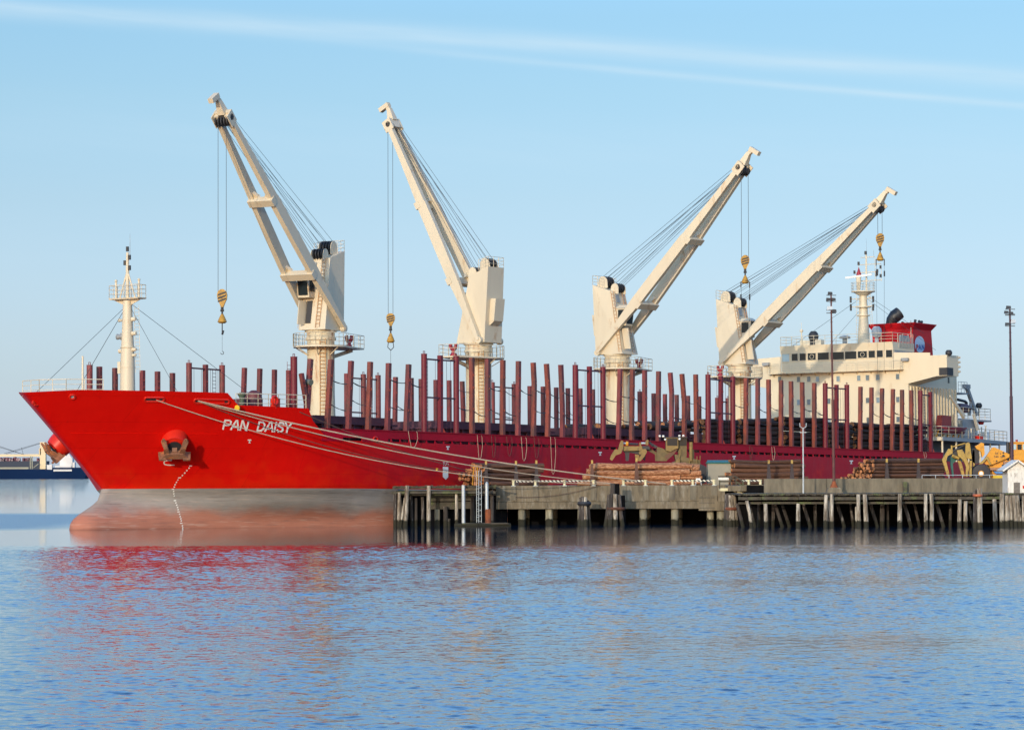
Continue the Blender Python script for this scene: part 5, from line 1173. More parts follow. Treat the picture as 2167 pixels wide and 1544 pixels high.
# ================================================================ logs
LOGS = {}
def log_mesh(kind, seed):
    key = (kind, seed)
    if key in LOGS: return LOGS[key]
    rnd = random.Random(seed * 13 + 5); n_, k_ = 12, 8
    bow_ = rnd.uniform(-.035, .035); mb = MB(); pts = []; rs = []
    ph = rnd.random() * 6
    for i in range(k_ + 1):
        t = i / k_; pts.append(((t - .5), bow_ * .0 + 0, 0)); rs.append(1.0 - .22 * t + rnd.uniform(-.03, .03))
    o = 0
    for i, (q, r) in enumerate(zip(pts, rs)):
        for j in range(n_): a = 2 * math.pi * j / n_; rr = r * (1 + .05 * math.sin(3 * a + ph + i * .2) + rnd.uniform(-.025, .025)); mb.v.append((q[0] + (rnd.uniform(-.002, .002)), rr * math.cos(a), rr * math.sin(a) + math.sin(math.pi * i / k_) * bow_ * 12))
    for i in range(k_):
        for j in range(n_): j2 = (j + 1) % n_; mb.face([i * n_ + j, i * n_ + j2, (i + 1) * n_ + j2, (i + 1) * n_ + j], 0)
    mb.face(list(range(n_))[::-1], 1); mb.face([k_ * n_ + j for j in range(n_)], 1)
    me = bpy.data.meshes.new('log'); me.from_pydata(mb.v, [], mb.f); me.materials.append(kind); me.materials.append(logend)
    me.polygons.foreach_set('material_index', mb.mi)
    bm = bmesh.new(); bm.from_mesh(me); bmesh.ops.recalc_face_normals(bm, faces=bm.faces); bm.to_mesh(me); bm.free()
    me.polygons.foreach_set('use_smooth', [True] * len(me.polygons)); me.set_sharp_from_angle(angle=rad(50)); LOGS[key] = me; return me
def put_log(c, direction, length, r, kind, label, group):
    me = log_mesh(kind, random.randrange(6)); o = bpy.data.objects.new('log', me); COL.objects.link(o)
    x = Vector(direction).normalized(); 
    if random.random() < .5: x = -x
    y = Vector((0, 0, 1)).cross(x).normalized(); z = x.cross(y); ro = random.random() * 6.28
    y2 = y * math.cos(ro) + z * math.sin(ro) if False else y; z2 = z
    M_ = Matrix(((x.x * length, y2.x * r, z2.x * r, c[0]), (x.y * length, y2.y * r, z2.y * r, c[1]), (x.z * length, y2.z * r, z2.z * r, c[2]), (0, 0, 0, 1)))
    o.matrix_world = M_; o['label'] = label; o['category'] = 'log'; o['group'] = group; return o
# deck cargo: bays of logs piled against the stanchions
for s0, s1, top, lo in ((42.5, 50.3, 9.75, 9.4), (50.6, 56.6, 10.1, 7.2), (57.0, 66.6, 10.55, 7.2), (66.8, 76.8, 10.85, 7.2), (77.2, 83.0, 10.6, 7.2), (83.4, 92.8, 10.95, 7.2), (93.0, 102.4, 10.75, 7.2)):
    z = lo
    while z < top:
        r = random.uniform(.23, .31); z += r
        for col_ in range(2 if z < top - .7 else 3):
            b_ = 12.45 - col_ * 0.62 + random.uniform(-.05, .05); 
            if lo > 9: b_ -= 3 - col_
            L_ = (s1 - s0) * random.uniform(.9, 1.0); sc = (s0 + s1) / 2 + random.uniform(-.3, .3)
            rr = r * random.uniform(.92, 1.05)
            put_log(sworld((sc, b_, z + random.uniform(-.04, .04))), A + P * random.uniform(-.01, .01), L_, rr, cargobark, 'dark bark log piled behind the red stanchions on the deck of the red ship', 'deck cargo logs on the ship')
        z += r * .86
    for b_ in (4, 0, -5, 9, 7):
        put_log(sworld(((s0 + s1) / 2, b_, top + random.uniform(-.1, .15))), A, (s1 - s0) * .95, .3, cargobark, 'dark bark log piled behind the red stanchions on the deck of the red ship', 'deck cargo logs on the ship')

# ================================================================ the wharf
YF = 293.0                                   # front face of the concrete wharf
gx = lambda x, Y: at(x, 1000, Y).x
gz = lambda y, Y, x=1300: at(x, y, Y).z
zt = gz(1027, YF); zb = gz(1076, YF); zl = gz(1060.5, YF)
wf = thing('concrete_wharf', 'weathered grey concrete wharf deck on piles beside the red ship', 'wharf', (gx(1290, YF), YF, 0))
def WP(name, m_, mb, par=None, **k):
    o = mb.build(name, m_, None, **k)
    if par: o.parent = par; o.matrix_parent_inverse = Matrix.Translation(-Vector(par.location))
    return o
xl, xr = gx(1050, YF), gx(1534, YF)
quay = lambda t, off=14.6: ORG + A * t + P * off
# deck slab: wedge between the face and the berth alongside the ship
dp = MB(); ql = quay(2.0); qr = quay(80)
poly = [(xl, YF + .3), (xr, YF + .3), (xr, 288.6), (70, 288.6), (70, qr.y + 10), (qr.x + 6, qr.y + 10), (qr.x, qr.y), (ql.x, ql.y), (xl, YF + .3)][:-1]
dp.prism([(x, y, zt - .5) for x, y in poly], (0, 0, .48)); WP('deck_slab', conc, dp, wf, smooth=0)
fa = MB(); fa.box(xl, xr, YF, YF + .35, zl, zt + .02); fa.box(xl, xr - 1.1, YF - .12, YF + .3, zb, zl - .03)
fa.box(gx(1478, YF), gx(1517, YF), YF - .16, YF - .1, zb - .18, zb + 1.15); fa.box(gx(1517, YF), xr, YF - .2, YF + .2, zb - .2, zl)
WP('fascia_beam', conc, fa, wf, smooth=0)
for x in (1086.4, 1133, 1194.7, 1256, 1319.4, 1366, 1422, 1466, 1511):
    q = MB(); X_ = gx(x, YF); q.box(X_ - .26, X_ + .26, YF - .07, YF + .1, zl + .1, zt - .02); WP('pilaster', conc2, q, wf, smooth=0)
for x, r, m_, dy in ((1104, .33, pile_c, .5), (1162, .33, pile_c, .5), (1229, .3, pile_c, .5), (1361, .34, pile_c, .5), (1428, .34, pile_c, .5), (1503, .32, pile_c, .9), (1525.5, .38, pile_c, .5), (1114, .3, pile_c, 5), (1173, .3, pile_c, 5), (1437, .3, pile_c, 5), (1300, .3, pile_c, 5), (1370, .3, pile_c, 5)):
    q = MB(); X_ = gx(x, YF + dy); q.tube((X_, YF + dy, -3), (X_, YF + dy, zb + .3), r, r, 12)
    if dy < 1: q.path([(X_, YF + dy, .42), (X_, YF + dy, .5)], r * 1.12, 12)
    WP('pile', m_, q, wf)
bt = MB()
for i in range(24):
    X_ = gx(1478 + 3 + (i % 8) * 4.2, YF - .16); z_ = zb + .05 + (i // 8) * .45; bt.path([(X_, YF - .2, z_), (X_, YF - .15, z_)], .045, 6)
WP('fascia_bolts', dark, bt, wf)
bk = MB(); bk.prism([(xl + 1.0, YF + 5.2, -3), (90, YF + 12, -3), (90, YF + 12.3, -3), (xl + 1.0, YF + 5.5, -3)], (0, 0, zt + 2.5)); WP('shade_backing', creo_shade, bk, wf, smooth=0)  # black sheet added under the deck in place of the deep shade there
for x in (1018, 1046): pass
# crash rail along the edge
rl_ = thing('safety_rail', 'black and white striped rail on cream posts along the wharf edge', 'rail', (gx(1300, YF + .4), YF + .4, zt))
posts = [1086.4, 1133, 1194.7, 1256, 1319.4, 1366, 1422, 1466, 1511, 1584.5, 1609]
for x in posts:
    q = MB(); X_ = gx(x, YF + .15); q.tube((X_, YF + .17, zt + .03), (X_, YF + .17, zt + .42), .115, n=10); q.path([(X_, YF + .17, zt + .42), (X_, YF + .17, zt + .5)], .16, 10); WP('rail_post', postc, q, rl_)
    q = MB(); q.box(X_ - .19, X_ + .19, YF - .03, YF + .3, zt - .16 + .0, zt + .03); WP('post_foot', galv, q, rl_, smooth=0)
for x0, x1 in ((1092, 1133), (1133, 1194.7), (1194.7, 1256), (1319.4, 1366), (1422, 1466), (1466, 1511), (1569, 1609)):
    q = MB(); q.box(gx(x0, YF), gx(x1, YF), YF + .3, YF + .42, zt + .33, zt + .48); WP('rail_board', stripem, q, rl_, smooth=0)

# ---- timber wharf at the left
YL = 290.2
tw_ = thing('timber_wharf', 'old mossy timber wharf end on dark piles beside the bow of the red ship', 'wharf', (gx(935, YL), YL, 0))
x0, x1 = gx(831, YL), gx(1049, YL); zt2 = gz(1027, YL); 
q = MB(); q.box(x0, x1, YL - .3, YL + 1.2, zt2 - .22, zt2); q.box(x0 + 5, x1, YL + 1.6, YL + 5, zt2 - .22, zt2)
for i in range(36): X_ = x0 + .15 + i * .265; q.box(X_, X_ + .2, YL - .42, YL - .3, zt2 - .1 + random.uniform(-.05, .05), zt2 + random.uniform(-.02, .1))
WP('deck_planks', timber, q, tw_, smooth=0)
q = MB(); q.box(x0 - .1, x1, YL - .38, YL - .12, gz(1043, YL), gz(1037.5, YL)); q.box(x0 + .2, x1, YL + .2, YL + .5, gz(1047, YL), gz(1043.5, YL)); WP('edge_beam', timber, q, tw_, smooth=0)
q = MB()
for a, b, y0, y1 in ((908, 965, 1047, 1059), (908, 962, 1061, 1076), (965, 1002, 1047, 1058), (965, 1002, 1060, 1075)): q.box(gx(a, YL + 1.4), gx(b, YL + 1.4), YL + 1.4, YL + 1.65, gz(y1, YL + 1.4), gz(y0, YL + 1.4))
WP('cross_timber', timber, q, tw_, smooth=0)
for x, xt, r, m_, dy, ytop in ((836, 836, .17, pile_d, -.2, 1040), (844, 845, .16, pile_w, -.4, 1040), (857.5, 861.5, .2, pile_w, -.55, 1026), (907, 907.5, .19, pile_w, -.55, 1026), (925, 925, .25, pile_c, 1.2, 1076), (942.8, 942.8, .2, pile_d, 1.0, 1070), (966, 966, .14, pile_w, .0, 1040), (872, 870, .14, pile_d, .7, 1045), (880, 880, .14, pile_d, .9, 1052), (895, 894, .14, pile_d, .9, 1050), (950, 950, .12, pile_d, 1.0, 1096), (1000, 1000, .2, pile_d, 1.4, 1040), (1030, 1030, .2, pile_d, .6, 1040), (1041, 1041, .18, pile_d, .6, 1030), (852, 846, .09, pile_w, -.3, 1045), (848, 856, .08, pile_w, -.5, 1052)):
    Y = YL + dy; q = MB(); q.path([(gx(x, Y), Y, -3), (gx(x, Y), Y, 0), (gx(xt, Y), Y, gz(ytop, Y))], [r * 1.05, r * 1.05, r * .95], 10); WP('pile', m_, q, tw_)
q = MB(); q.prism([(x0 + .25, YL + 1.0, -3), (x1 + 1, YL + 3.4, -3), (x1 + 1, YL + 3.6, -3), (x0 + .25, YL + 1.2, -3)], (0, 0, zt2 + 2.6)); WP('shade_backing', creo_shade, q, tw_, smooth=0)  # black sheet added behind the piles to paint the darkness under the planks
q = MB(); 
for k in range(9): c_ = Vector((gx(985, YL), YL + .2, zt2)) + Vector((random.uniform(-.3, .2), 0, .05)); 
q.path([(gx(980, YL), YL + .2, zt2 + .1), (gx(984, YL), YL + .2, zt2 + .3), (gx(988, YL), YL + .2, zt2 + .15), (gx(984, YL), YL + .2, zt2 + .02)], .1, 6); cl_ = WP('rope_coil', rustm, q); recentre(cl_); tag(cl_, 'rusty coil of rope lying on the timber wharf end', 'rope coil')
# white pipes, gangway ladder and float
def gp(label, px, ybot, ytop, Y, r, m_, cap=False, foot=None):
    X_ = gx(px, Y); t = thing('mooring_pile', label, 'pile', (X_, Y, 0))
    q = MB(); q.tube((X_, Y, gz(ybot, Y)), (X_, Y, gz(ytop, Y)), r, n=14)
    if cap: q.path([(X_, Y, gz(ytop, Y)), (X_, Y, gz(ytop - 4, Y))], [r * 1.05, .03], 14)
    WP('upper_pipe', m_, q, t)
    if foot: q = MB(); q.tube((X_ + .12, Y, -3), (X_ + .12, Y, gz(foot, Y)), r * 1.75, n=16); WP('sleeve', rustm, q, t)
gp('pale grey steel pipe pile standing through the float by the timber wharf', 980.5, 1115, 1025, YL - .9, .16, galv)
gp('grey pipe pile with a pointed cap on a bright rusty sleeve', 1030, 1078, 1022, YL - 1.4, .15, galv, True, 1076)
fl = thing('float', 'low wooden float lying by the piles under the gangway ladder', 'float', (gx(1022, YL - 1), YL - 1, 0))
q = MB(); Yf = YL - 1.0; q.hexa([(gx(x, Yf), Yf + dy, z_) for z_ in (.18, .28) for x, dy in ((978, -.9), (1076, -.7), (1072, 1.3), (985, 1.3))]); WP('deck_boards', galv if False else timber, q, fl, smooth=0)
q = MB(); q.path([(gx(962, Yf), Yf - .6, .05), (gx(1012, Yf), Yf - .9, .12)], .2, 8); q.path([(gx(1012, Yf), Yf - .9, .1), (gx(1080, Yf), Yf - .2, .08)], .17, 8); WP('flotation_log', pile_w, q, fl)
gl = thing('gangway_ladder', 'steel lattice ladder with orange hand rails down from the wharf to the float', 'ladder', (gx(1013, YL - .6), YL - .6, .3))
q = MB(); Yg = YL - .65
for xa in (1008.5, 1013, 1018.5): q.tube((gx(xa, Yg), Yg - (.2 if xa == 1013 else 0), .3), (gx(xa, Yg), Yg - (.2 if xa == 1013 else 0), gz(995, Yg)), .035, n=6)
for i in range(18): z_ = .5 + i * .25; q.tube((gx(1008.5, Yg), Yg, z_), (gx(1018.5, Yg), Yg, z_ + (.12 if i % 2 else -.12)), .018, n=4)
WP('lattice', galv, q, gl)
for dx in (0, 4.5):
    q = MB(); Z_ = lambda y: gz(y, Yg); q.path([(gx(1000 + dx, Yg), Yg, Z_(1025)), (gx(1002 + dx, Yg), Yg, Z_(990)), (gx(1004 + dx, Yg), Yg, Z_(984)), (gx(1009 + dx, Yg), Yg, Z_(983)), (gx(1010 + dx, Yg), Yg, Z_(990)), (gx(1009 + dx, Yg), Yg, Z_(1025))], .045, 6)
    WP('hand_rail', orange_y if dx == 0 else mat('faded_orange_rail', (.45, .22, .12), .6), q, gl)

# ---- dolphins
def dolphin(label, xs, Y, m_, band, ybands, cat='dolphin'):
    X_ = gx(sum(a for a, *_ in xs) / len(xs), Y); t = thing('pile_dolphin', label, cat, (X_, Y, 0), 'timber pile dolphins in front of the wharf')
    for xa, xt, yt, r, dy, mm in xs: q = MB(); q.path([(gx(xa, Y + dy), Y + dy, -3), (gx(xa, Y + dy), Y + dy, 0), (gx((xa + xt) / 2, Y + dy), Y + dy * .7, gz((yt + 1130) / 2, Y)), (gx(xt, Y + dy), Y + dy * .5, gz(yt, Y))], [r * 1.2, r * 1.2, r * 1.12, r], 10); WP('pile', mm, q, t)
    for y0, y1 in ybands:
        q = MB(); xa = min(a[1] for a in xs) - 3.5; xb = max(a[1] for a in xs) + 3.5; q.path([(gx(xa + (xb - xa) * (.5 + .5 * math.cos(a)), Y), Y + .55 * math.sin(a), gz((y0 + y1) / 2, Y)) for a in [2 * math.pi * k / 16 for k in range(17)]], abs(gz(y0, Y) - gz(y1, Y)) / 2, 6, caps=False); WP('binding_band', band, q, t)
dolphin('narrow dark dolphin of timber piles, leftmost of the four', [(1227, 1229.5, 1052, .17, -.2, pile_d), (1233, 1233, 1050, .17, -.5, pile_d), (1239, 1238, 1051, .17, -.5, pile_w), (1247, 1243, 1058, .16, .1, pile_d), (1236, 1236, 1053, .17, .4, pile_d)], 289.8, pile_d, dark, ((1060, 1070),))
dolphin('broad dark dolphin with tall centre posts rising over the wharf edge', [(1281.5, 1289, 1046, .17, -.1, pile_d), (1291, 1292, 1045, .18, -.5, pile_d), (1296, 1296.5, 1022, .22, -.1, pile_d), (1302, 1302, 1045, .18, -.6, pile_w), (1308, 1306, 1023, .2, .3, creo_shade), (1317, 1310, 1046, .17, -.1, pile_d), (1318, 1317, 1048, .22, .5, creo_shade)], 289.9, pile_d, mat('dark_rust_band', (.09,.035,.02), .85, var=.3), ((1072, 1079),))
dolphin('splayed bundle of bleached piles with a rust-red strap under the wooden steps', [(1535, 1538, 1046, .18, -.3, pile_d), (1540, 1541, 1044, .16, -.5, pile_d), (1546, 1545, 1048, .17, -.6, pile_w), (1552, 1548, 1050, .17, -.5, pile_w), (1557, 1552, 1046, .2, -.2, pile_w), (1549, 1556, 1046, .15, .2, pile_d)], 288.4, pile_d, mat('dull_rust_strap', (.19,.06,.03), .85, var=.3), ((1073, 1080),))
dolphin('tall grey three pile dolphin with an orange strap in front of the low timber walkway', [(2063, 2064, 1040, .17, 0, pile_d), (2070, 2066.5, 1037, .14, .35, pile_d), (2073, 2073, 1035, .19, -.2, pile_w)], 270.5, pile_d, mat('orange_strap', (.45, .12, .05), .7), ((1047, 1053),))

# ---- right-hand wall, timber walkway and its piles
YW = 287.5; YK = 279.0; YK2 = 276.0
rw_ = thing('concrete_wall', 'long pale concrete wall behind the timber walkway at the right', 'wall', (gx(1850, YW), YW, 2.4))
zwt_ = gz(1012.5, YW, 1700)
q = MB()
for a, b, t0_ in ((1617, 1748, 0), (1749, 1816, 0), (1824, 2126, .0)): q.box(gx(a, YW), gx(b, YW), YW, YW + .5, 2.2, zwt_ + t0_)
q.box(gx(1816, YW), gx(1824, YW), YW - .02, YW + .4, 2.2, zwt_ + .03); q.box(gx(2126, YW), gx(2300, YW), YW + .1, YW + .5, 2.2, zwt_ - .03)
WP('wall_panel', conc2, q, rw_, smooth=0)
q = MB()
for a in (1679, 1866, 1900, 1951, 2015, 2083): q.box(gx(a, YW), gx(a + .9, YW), YW - .012, YW + .05, 2.4, zwt_ - .05)
WP('wall_joint', conc, q, rw_, smooth=0)
q = MB(); q.box(gx(1572, YF - 2), gx(1618, YF - 2), YF - 2, YF - 1.6, 2.2, gz(1026, YF - 2)); WP('low_wall', conc, q, rw_, smooth=0)
q = MB(); q.box(gx(1910, YW - .2), gx(1919, YW - .2), YW - .5, YW - .1, 2.45, gz(1021, YW)); rb_ = WP('timber_fender_block', timber, q); recentre(rb_); tag(rb_, 'short weathered timber block standing against the pale concrete wall', 'timber block')
kw = thing('timber_walkway', 'low mossy timber walkway on bleached white piles along the right shore', 'walkway', (gx(1850, YK), YK, 0))
zk = gz(1045.5, YK2); xk0, xk1 = gx(1562, YK), gx(2320, YK2)
q = MB(); q.hexa([(xk0, YK, zk - .12), (xk1, YK2, zk - .12), (xk1, YW + .0, zk - .12), (xk0, YW + 4, zk - .12), (xk0, YK, zk), (xk1, YK2, zk), (xk1, YW + .0, zk), (xk0, YW + 4, zk)])
nn = 150
for i in range(nn):
    t = i / nn; X_ = xk0 + (xk1 - xk0) * t; Y_ = YK + (YK2 - YK) * t; dz = random.uniform(-.05, .04); q.box(X_ + .01, X_ + (xk1 - xk0) / nn - .02, Y_ - .12 + random.uniform(-.06, .04), Y_, zk - .14 + dz, zk + .02 + dz * .4)
WP('deck_planks', timber, q, kw, smooth=0)
q = MB()
for y0, y1, off, a0 in ((1052, 1058.5, -.12, 1562), (1062.5, 1067, .25, 1562)):
    segs = [1562, 1612, 1690, 1745, 1815, 1870, 1905, 1960, 2030, 2110, 2200, 2320]
    for a, b in zip(segs, segs[1:]): dz = random.uniform(-.03, .03); Y_ = YK + off - 3 * (a - 1562) / 760; q.box(gx(a, Y_), gx(b, Y_) - .04, Y_ - .06, Y_ + .22, gz(y1, Y_) + dz, gz(y0, Y_) + dz)
WP('edge_beam', timber, q, kw, smooth=0)
PL = [(1590, 1580, .15, -.1, 1060), (1621, 1619.5, .18, -.25, 1066), (1688.5, 1689, .18, -.25, 1066), (1746.5, 1748, .17, -.3, 1048), (1760.5, 1760, .15, -.3, 1046), (1752.5, 1752.5, .17, .3, 1048), (1817.5, 1816, .17, -.3, 1047), (1832.5, 1830, .19, -.3, 1047), (1903.5, 1904.5, .19, -.3, 1046), (1959, 1958.5, .16, -.3, 1046), (1971, 1970.5, .17, -.3, 1046), (2029.5, 2031, .17, -.3, 1058), (2043, 2043, .16, -.1, 1062), (2106, 2104, .18, -.3, 1058), (2120, 2120, .2, -.35, 1046), (2130.5, 2131, .21, -.3, 1050), (2140, 2139, .16, -.2, 1050), (2149, 2146, .16, -.3, 1050), (2158, 2152, .17, -.2, 1050), (2166, 2167, .2, -.3, 1050), (1812, 1812, .12, .5, 1073), (2180, 2180, .2, -.3, 1050), (2200, 2200, .2, -.3, 1050)]
for x, xt, r, dy, yt in PL:
    Y_ = YK + dy - 3 * (x - 1562) / 600; q = MB(); q.path([(gx(x, Y_), Y_, -3), (gx(x, Y_), Y_, .0), (gx((x + xt) / 2 + random.uniform(-.8, .8), Y_), Y_, 1.2), (gx(xt, Y_), Y_, gz(yt, Y_))], [r * 1.12, r * 1.1, r, r * .92], 10); WP('pile', pile_w, q, kw)
for x, xt, r, dy in ((1572, 1560, .15, 1.0), (1597, 1585, .14, 2.0), (1655, 1640, .15, 2), (1670, 1655, .14, 3), (1714, 1700, .15, 2), (1786, 1772, .15, 2), (1856, 1842, .15, 2), (1866, 1868, .2, 2.5), (1927, 1914, .15, 1.5), (1996, 1982, .16, 1.5), (1945, 1935, .12, 3.5), (1805, 1800, .12, 3.5), (1605, 1606, .14, 3.5), (1725, 1725, .14, 3), (2060, 2050, .14, 2), (1878, 1878, .13, 3.5), (1635, 1637, .14, 3.5), (2010, 2012, .13, 3)):
    Y_ = YK + dy - 3 * (x - 1562) / 600; q = MB(); q.path([(gx(x, Y_), Y_, -3), (gx(x, Y_), Y_, .0), (gx(xt, Y_), Y_ + .3, gz(1066, Y_))], [r, r, r], 9); WP('brace_pile', pile_d, q, kw)
q = MB(); q.hexa([(xk0 - 1, YF + 3, -3), (xk1, YW - .5, -3), (xk1, YW - .2, -3), (xk0 - 1, YF + 3.3, -3), (xk0 - 1, YF + 3, zk - .2), (xk1, YW - .5, zk - .2), (xk1, YW - .2, zk - .2), (xk0 - 1, YF + 3.3, zk - .2)]); WP('shade_backing', creo_shade, q, kw, smooth=0)  # black sheet added to stand for the shade under the walkway
q = MB(); q.box(gx(1534, YF), 70, YW + .2, YF + 12, 2.0, zt - .02) if False else q.box(gx(1572, YF), 70, YW + .5, YW + 1.0, -3, zt); WP('inner_shade_backing', creo_shade, q, kw, smooth=0)  # second black sheet added behind the wall, painted-in darkness like the others

# wooden steps
sp_ = thing('wooden_steps', 'small wooden landing and steps with grey rails between wharf and timber walkway', 'steps', (gx(1545, 289.6), 289.6, 2.5)); Ys = 289.6; Zs = lambda y: gz(y, Ys); Xs = lambda x: gx(x, Ys)
q = MB(); q.box(Xs(1523), Xs(1546), Ys - .5, Ys + 1.5, Zs(1039), Zs(1033)); q.prism([(Xs(1546), Ys - .5, Zs(1033)), (Xs(1571), Ys - .5, Zs(1043)), (Xs(1571), Ys - .5, Zs(1046.5)), (Xs(1561), Ys - .5, Zs(1045)), (Xs(1546), Ys - .5, Zs(1037.5))], (0, .12, 0)); WP('tread_boards', postc, q, sp_, smooth=0)
q = MB()
for x, y0, y1 in ((1522, 1034, 1009), (1545, 1034, 1008), (1557, 1043, 1010), (1571.5, 1046, 1019)): q.box(Xs(x) - .05, Xs(x) + .05, Ys - .55, Ys - .4, Zs(y0), Zs(y1))
for a, b in (((1519, 1008.5), (1557, 1008.5)), ((1556, 1009), (1572, 1019)), ((1556, 1019), (1572, 1030)), ((1522, 1019), (1545, 1019)), ((1535, 1008), (1556, 1016))): q.beam((Xs(a[0]), Ys - .5, Zs(a[1])), (Xs(b[0]), Ys - .5, Zs(b[1])), .1, .12)
WP('hand_rail', timber, q, sp_, smooth=0)
q = MB(); q.box(Xs(1519), Xs(1541), Ys - .66, Ys - .62, Zs(1015.5), Zs(1010.5)); sg_ = WP('notice_board', shedw, q, sp_, smooth=0)

# kiosk
Yk = 300.; t = thing('kiosk', 'beige box kiosk with a teal edged flat roof on the wharf between two log stacks', 'kiosk', (gx(1522, Yk), Yk, zt)); q = MB(); q.box(gx(1498, Yk), gx(1547, Yk), Yk, Yk + 2.1, zt, gz(980, Yk)); WP('walls', kiosk_m, q, t, smooth=0)
q = MB(); q.hexa([(gx(1497, Yk) - .05, Yk - .1, gz(981, Yk)), (gx(1548, Yk) + .05, Yk - .1, gz(981, Yk)), (gx(1548, Yk) + .05, Yk + 2.2, gz(981, Yk)), (gx(1497, Yk) - .05, Yk + 2.2, gz(981, Yk)), (gx(1496, Yk), Yk - .15, gz(978.5, Yk)), (gx(1548.5, Yk), Yk - .15, gz(978.5, Yk)), (gx(1546, Yk), Yk + 2.2, gz(973.5, Yk)), (gx(1500, Yk), Yk + 2.2, gz(973.5, Yk))]); WP('roof', green_m, q, t, smooth=0)

bunkm = mat('dark_bunk_steel', (.045, .032, .032), .8, var=.25); brownm = mat('brown_bunk_steel', (.10, .045, .03), .8, var=.3)
# ---- log stacks on the wharf, each with its bunk posts
def bunk(x, Y, ytop, label, tri=True):
    X_ = gx(x, Y); t = thing('log_bunk', label, 'log rack', (X_, Y, zt), 'steel bunk posts holding the log stacks'); q = MB()
    z1_ = gz(ytop, Y); q.prism([(X_ - .22, Y, zt), (X_ + .26, Y, zt), (X_ + .08, Y, z1_ - .32), (X_ - .09, Y, z1_ - .32)], (0, .22, 0)); WP('upright', bunkm if 'brown' not in label else brownm, q, t, smooth=0)
    q = MB(); q.box(X_ - .09, X_ + .09, Y + .02, Y + .2, z1_ - .32, z1_); WP('yellow_tip', yellow, q, t, smooth=0)
def stack(x_ends, dirv, Y, rows, length, kind, label, group, rr=(.2, .27), ztop=None, jit=.2, xoff=None, taper=0.5):
    """piled from the wharf deck up; rows = logs deep per layer"""
    z = zt; d = Vector(dirv).normalized(); nrm_ = Vector((-d.y, d.x, 0)); 
    for li, n_ in enumerate(rows):
        r0 = random.uniform(*rr); z += r0
        for k in range(n_):
            r = r0 * random.uniform(.88, 1.1); o_ = (k - 0) * r0 * 2.0 + (li % 2) * r0 * .9 + li * .10
            base = Vector((gx(x_ends[0], Y), Y, 0)) + nrm_ * o_ if nrm_.y > 0 else Vector((gx(x_ends[0], Y), Y, 0)) - nrm_ * o_
            if xoff: base += d * xoff(li, k)
            ln = length * random.uniform(.94, 1.0); c_ = base + d * (ln / 2 + random.uniform(-jit, jit)); put_log((c_.x, c_.y, z + random.uniform(-.03, .03)), d + Vector((0, 0, random.uniform(-.012, .012))), ln, r, kind, label, group)
        z += r0 * .82
random.seed(11)
sd_ = (A.x, A.y, 0)
stack((1034, 0), (.72, .69, 0), 296.4, [8, 8, 8, 7, 5], 7.4, logbark, 'dark log with sawn orange end in the small stack nearest the bow', 'logs in the leftmost stack', (.19, .25), xoff=lambda l, k: (-.5 if l in (1, 2) else 0) + .25 * k * 0)
stack((1226, 0), (1, .03, 0), 296.8, [3, 3, 3, 3], 9.3, logpeel, 'bright orange peeled log in the long stack behind the striped rail', 'logs in the orange stack', (.25, .29), xoff=lambda l, k: l * .35)
stack((1262, 0), (1, .03, 0), 297.0, [0, 0, 0, 0, 2], 8.2, logpeel, 'bright orange peeled log in the long stack behind the striped rail', 'logs in the orange stack', (.2, .24))
stack((1390, 0), (1, .03, 0), 297.2, [3, 3, 3, 2], 3.9, logpeel, 'bright orange peeled log in the long stack behind the striped rail', 'logs in the orange stack', (.22, .27), xoff=lambda l, k: .1)
stack((1552, 0), (.94, .34, 0), 299.0, [4, 4, 4, 4, 4, 3], 7.2, logbark, 'dark bark log in the stack right of the beige kiosk', 'logs in the third stack', (.17, .22), xoff=lambda l, k: random.uniform(-.2, .3))
stack((1846, 0), (.78, .62, 0), 296.4, [12, 12, 11, 10, 9, 7, 4], 9.6, logbark, 'brown log with sawn orange end in the rightmost long stack', 'logs in the rightmost stack', (.155, .20), xoff=lambda l, k: (0 if k < 4 else .6) + .12 * l)
# fix the heights of the two separately seeded parts
for x, Y, yt, lb_ in ((1028.5, 296.0, 974, 'leftmost bunk post by the end of the small log stack'), (1092, 296.2, 974, 'dark bunk post with yellow tip at the middle of the small log stack'), (1135, 296.4, 973, 'dark bunk post with yellow tip at the right end of the small log stack'), (1253, 296.0, 973, 'brown bunk post at the left end of the orange log stack'), (1347, 296.0, 969, 'brown bunk post at the middle of the orange log stack'), (1627, 298.2, 974, 'left bunk post of the stack right of the kiosk'), (1676, 298.6, 974, 'right bunk post of the stack right of the kiosk'), (1877, 297.2, 972, 'left bunk post of the rightmost log stack'), (1944, 297.6, 972, 'right bunk post of the rightmost log stack')):
    bunk(x, Y, yt, lb_)
for i, (x, ln, z_) in enumerate(((1290, 2.6, .1), (1330, 3.0, .12), (1400, 2.4, .08), (1455, 2.2, .1))):
    q = MB(); q.path([(gx(x, 294.9), 294.9, zt + z_), (gx(x, 294.9) + ln, 295.0, zt + z_ + random.uniform(-.03, .08))], .07, 7); d_ = WP('broken_branch', logpeel, q); recentre(d_); tag(d_, 'thin broken branch lying on the wharf edge before the orange log stack', 'branch', 'broken branches on the wharf edge')
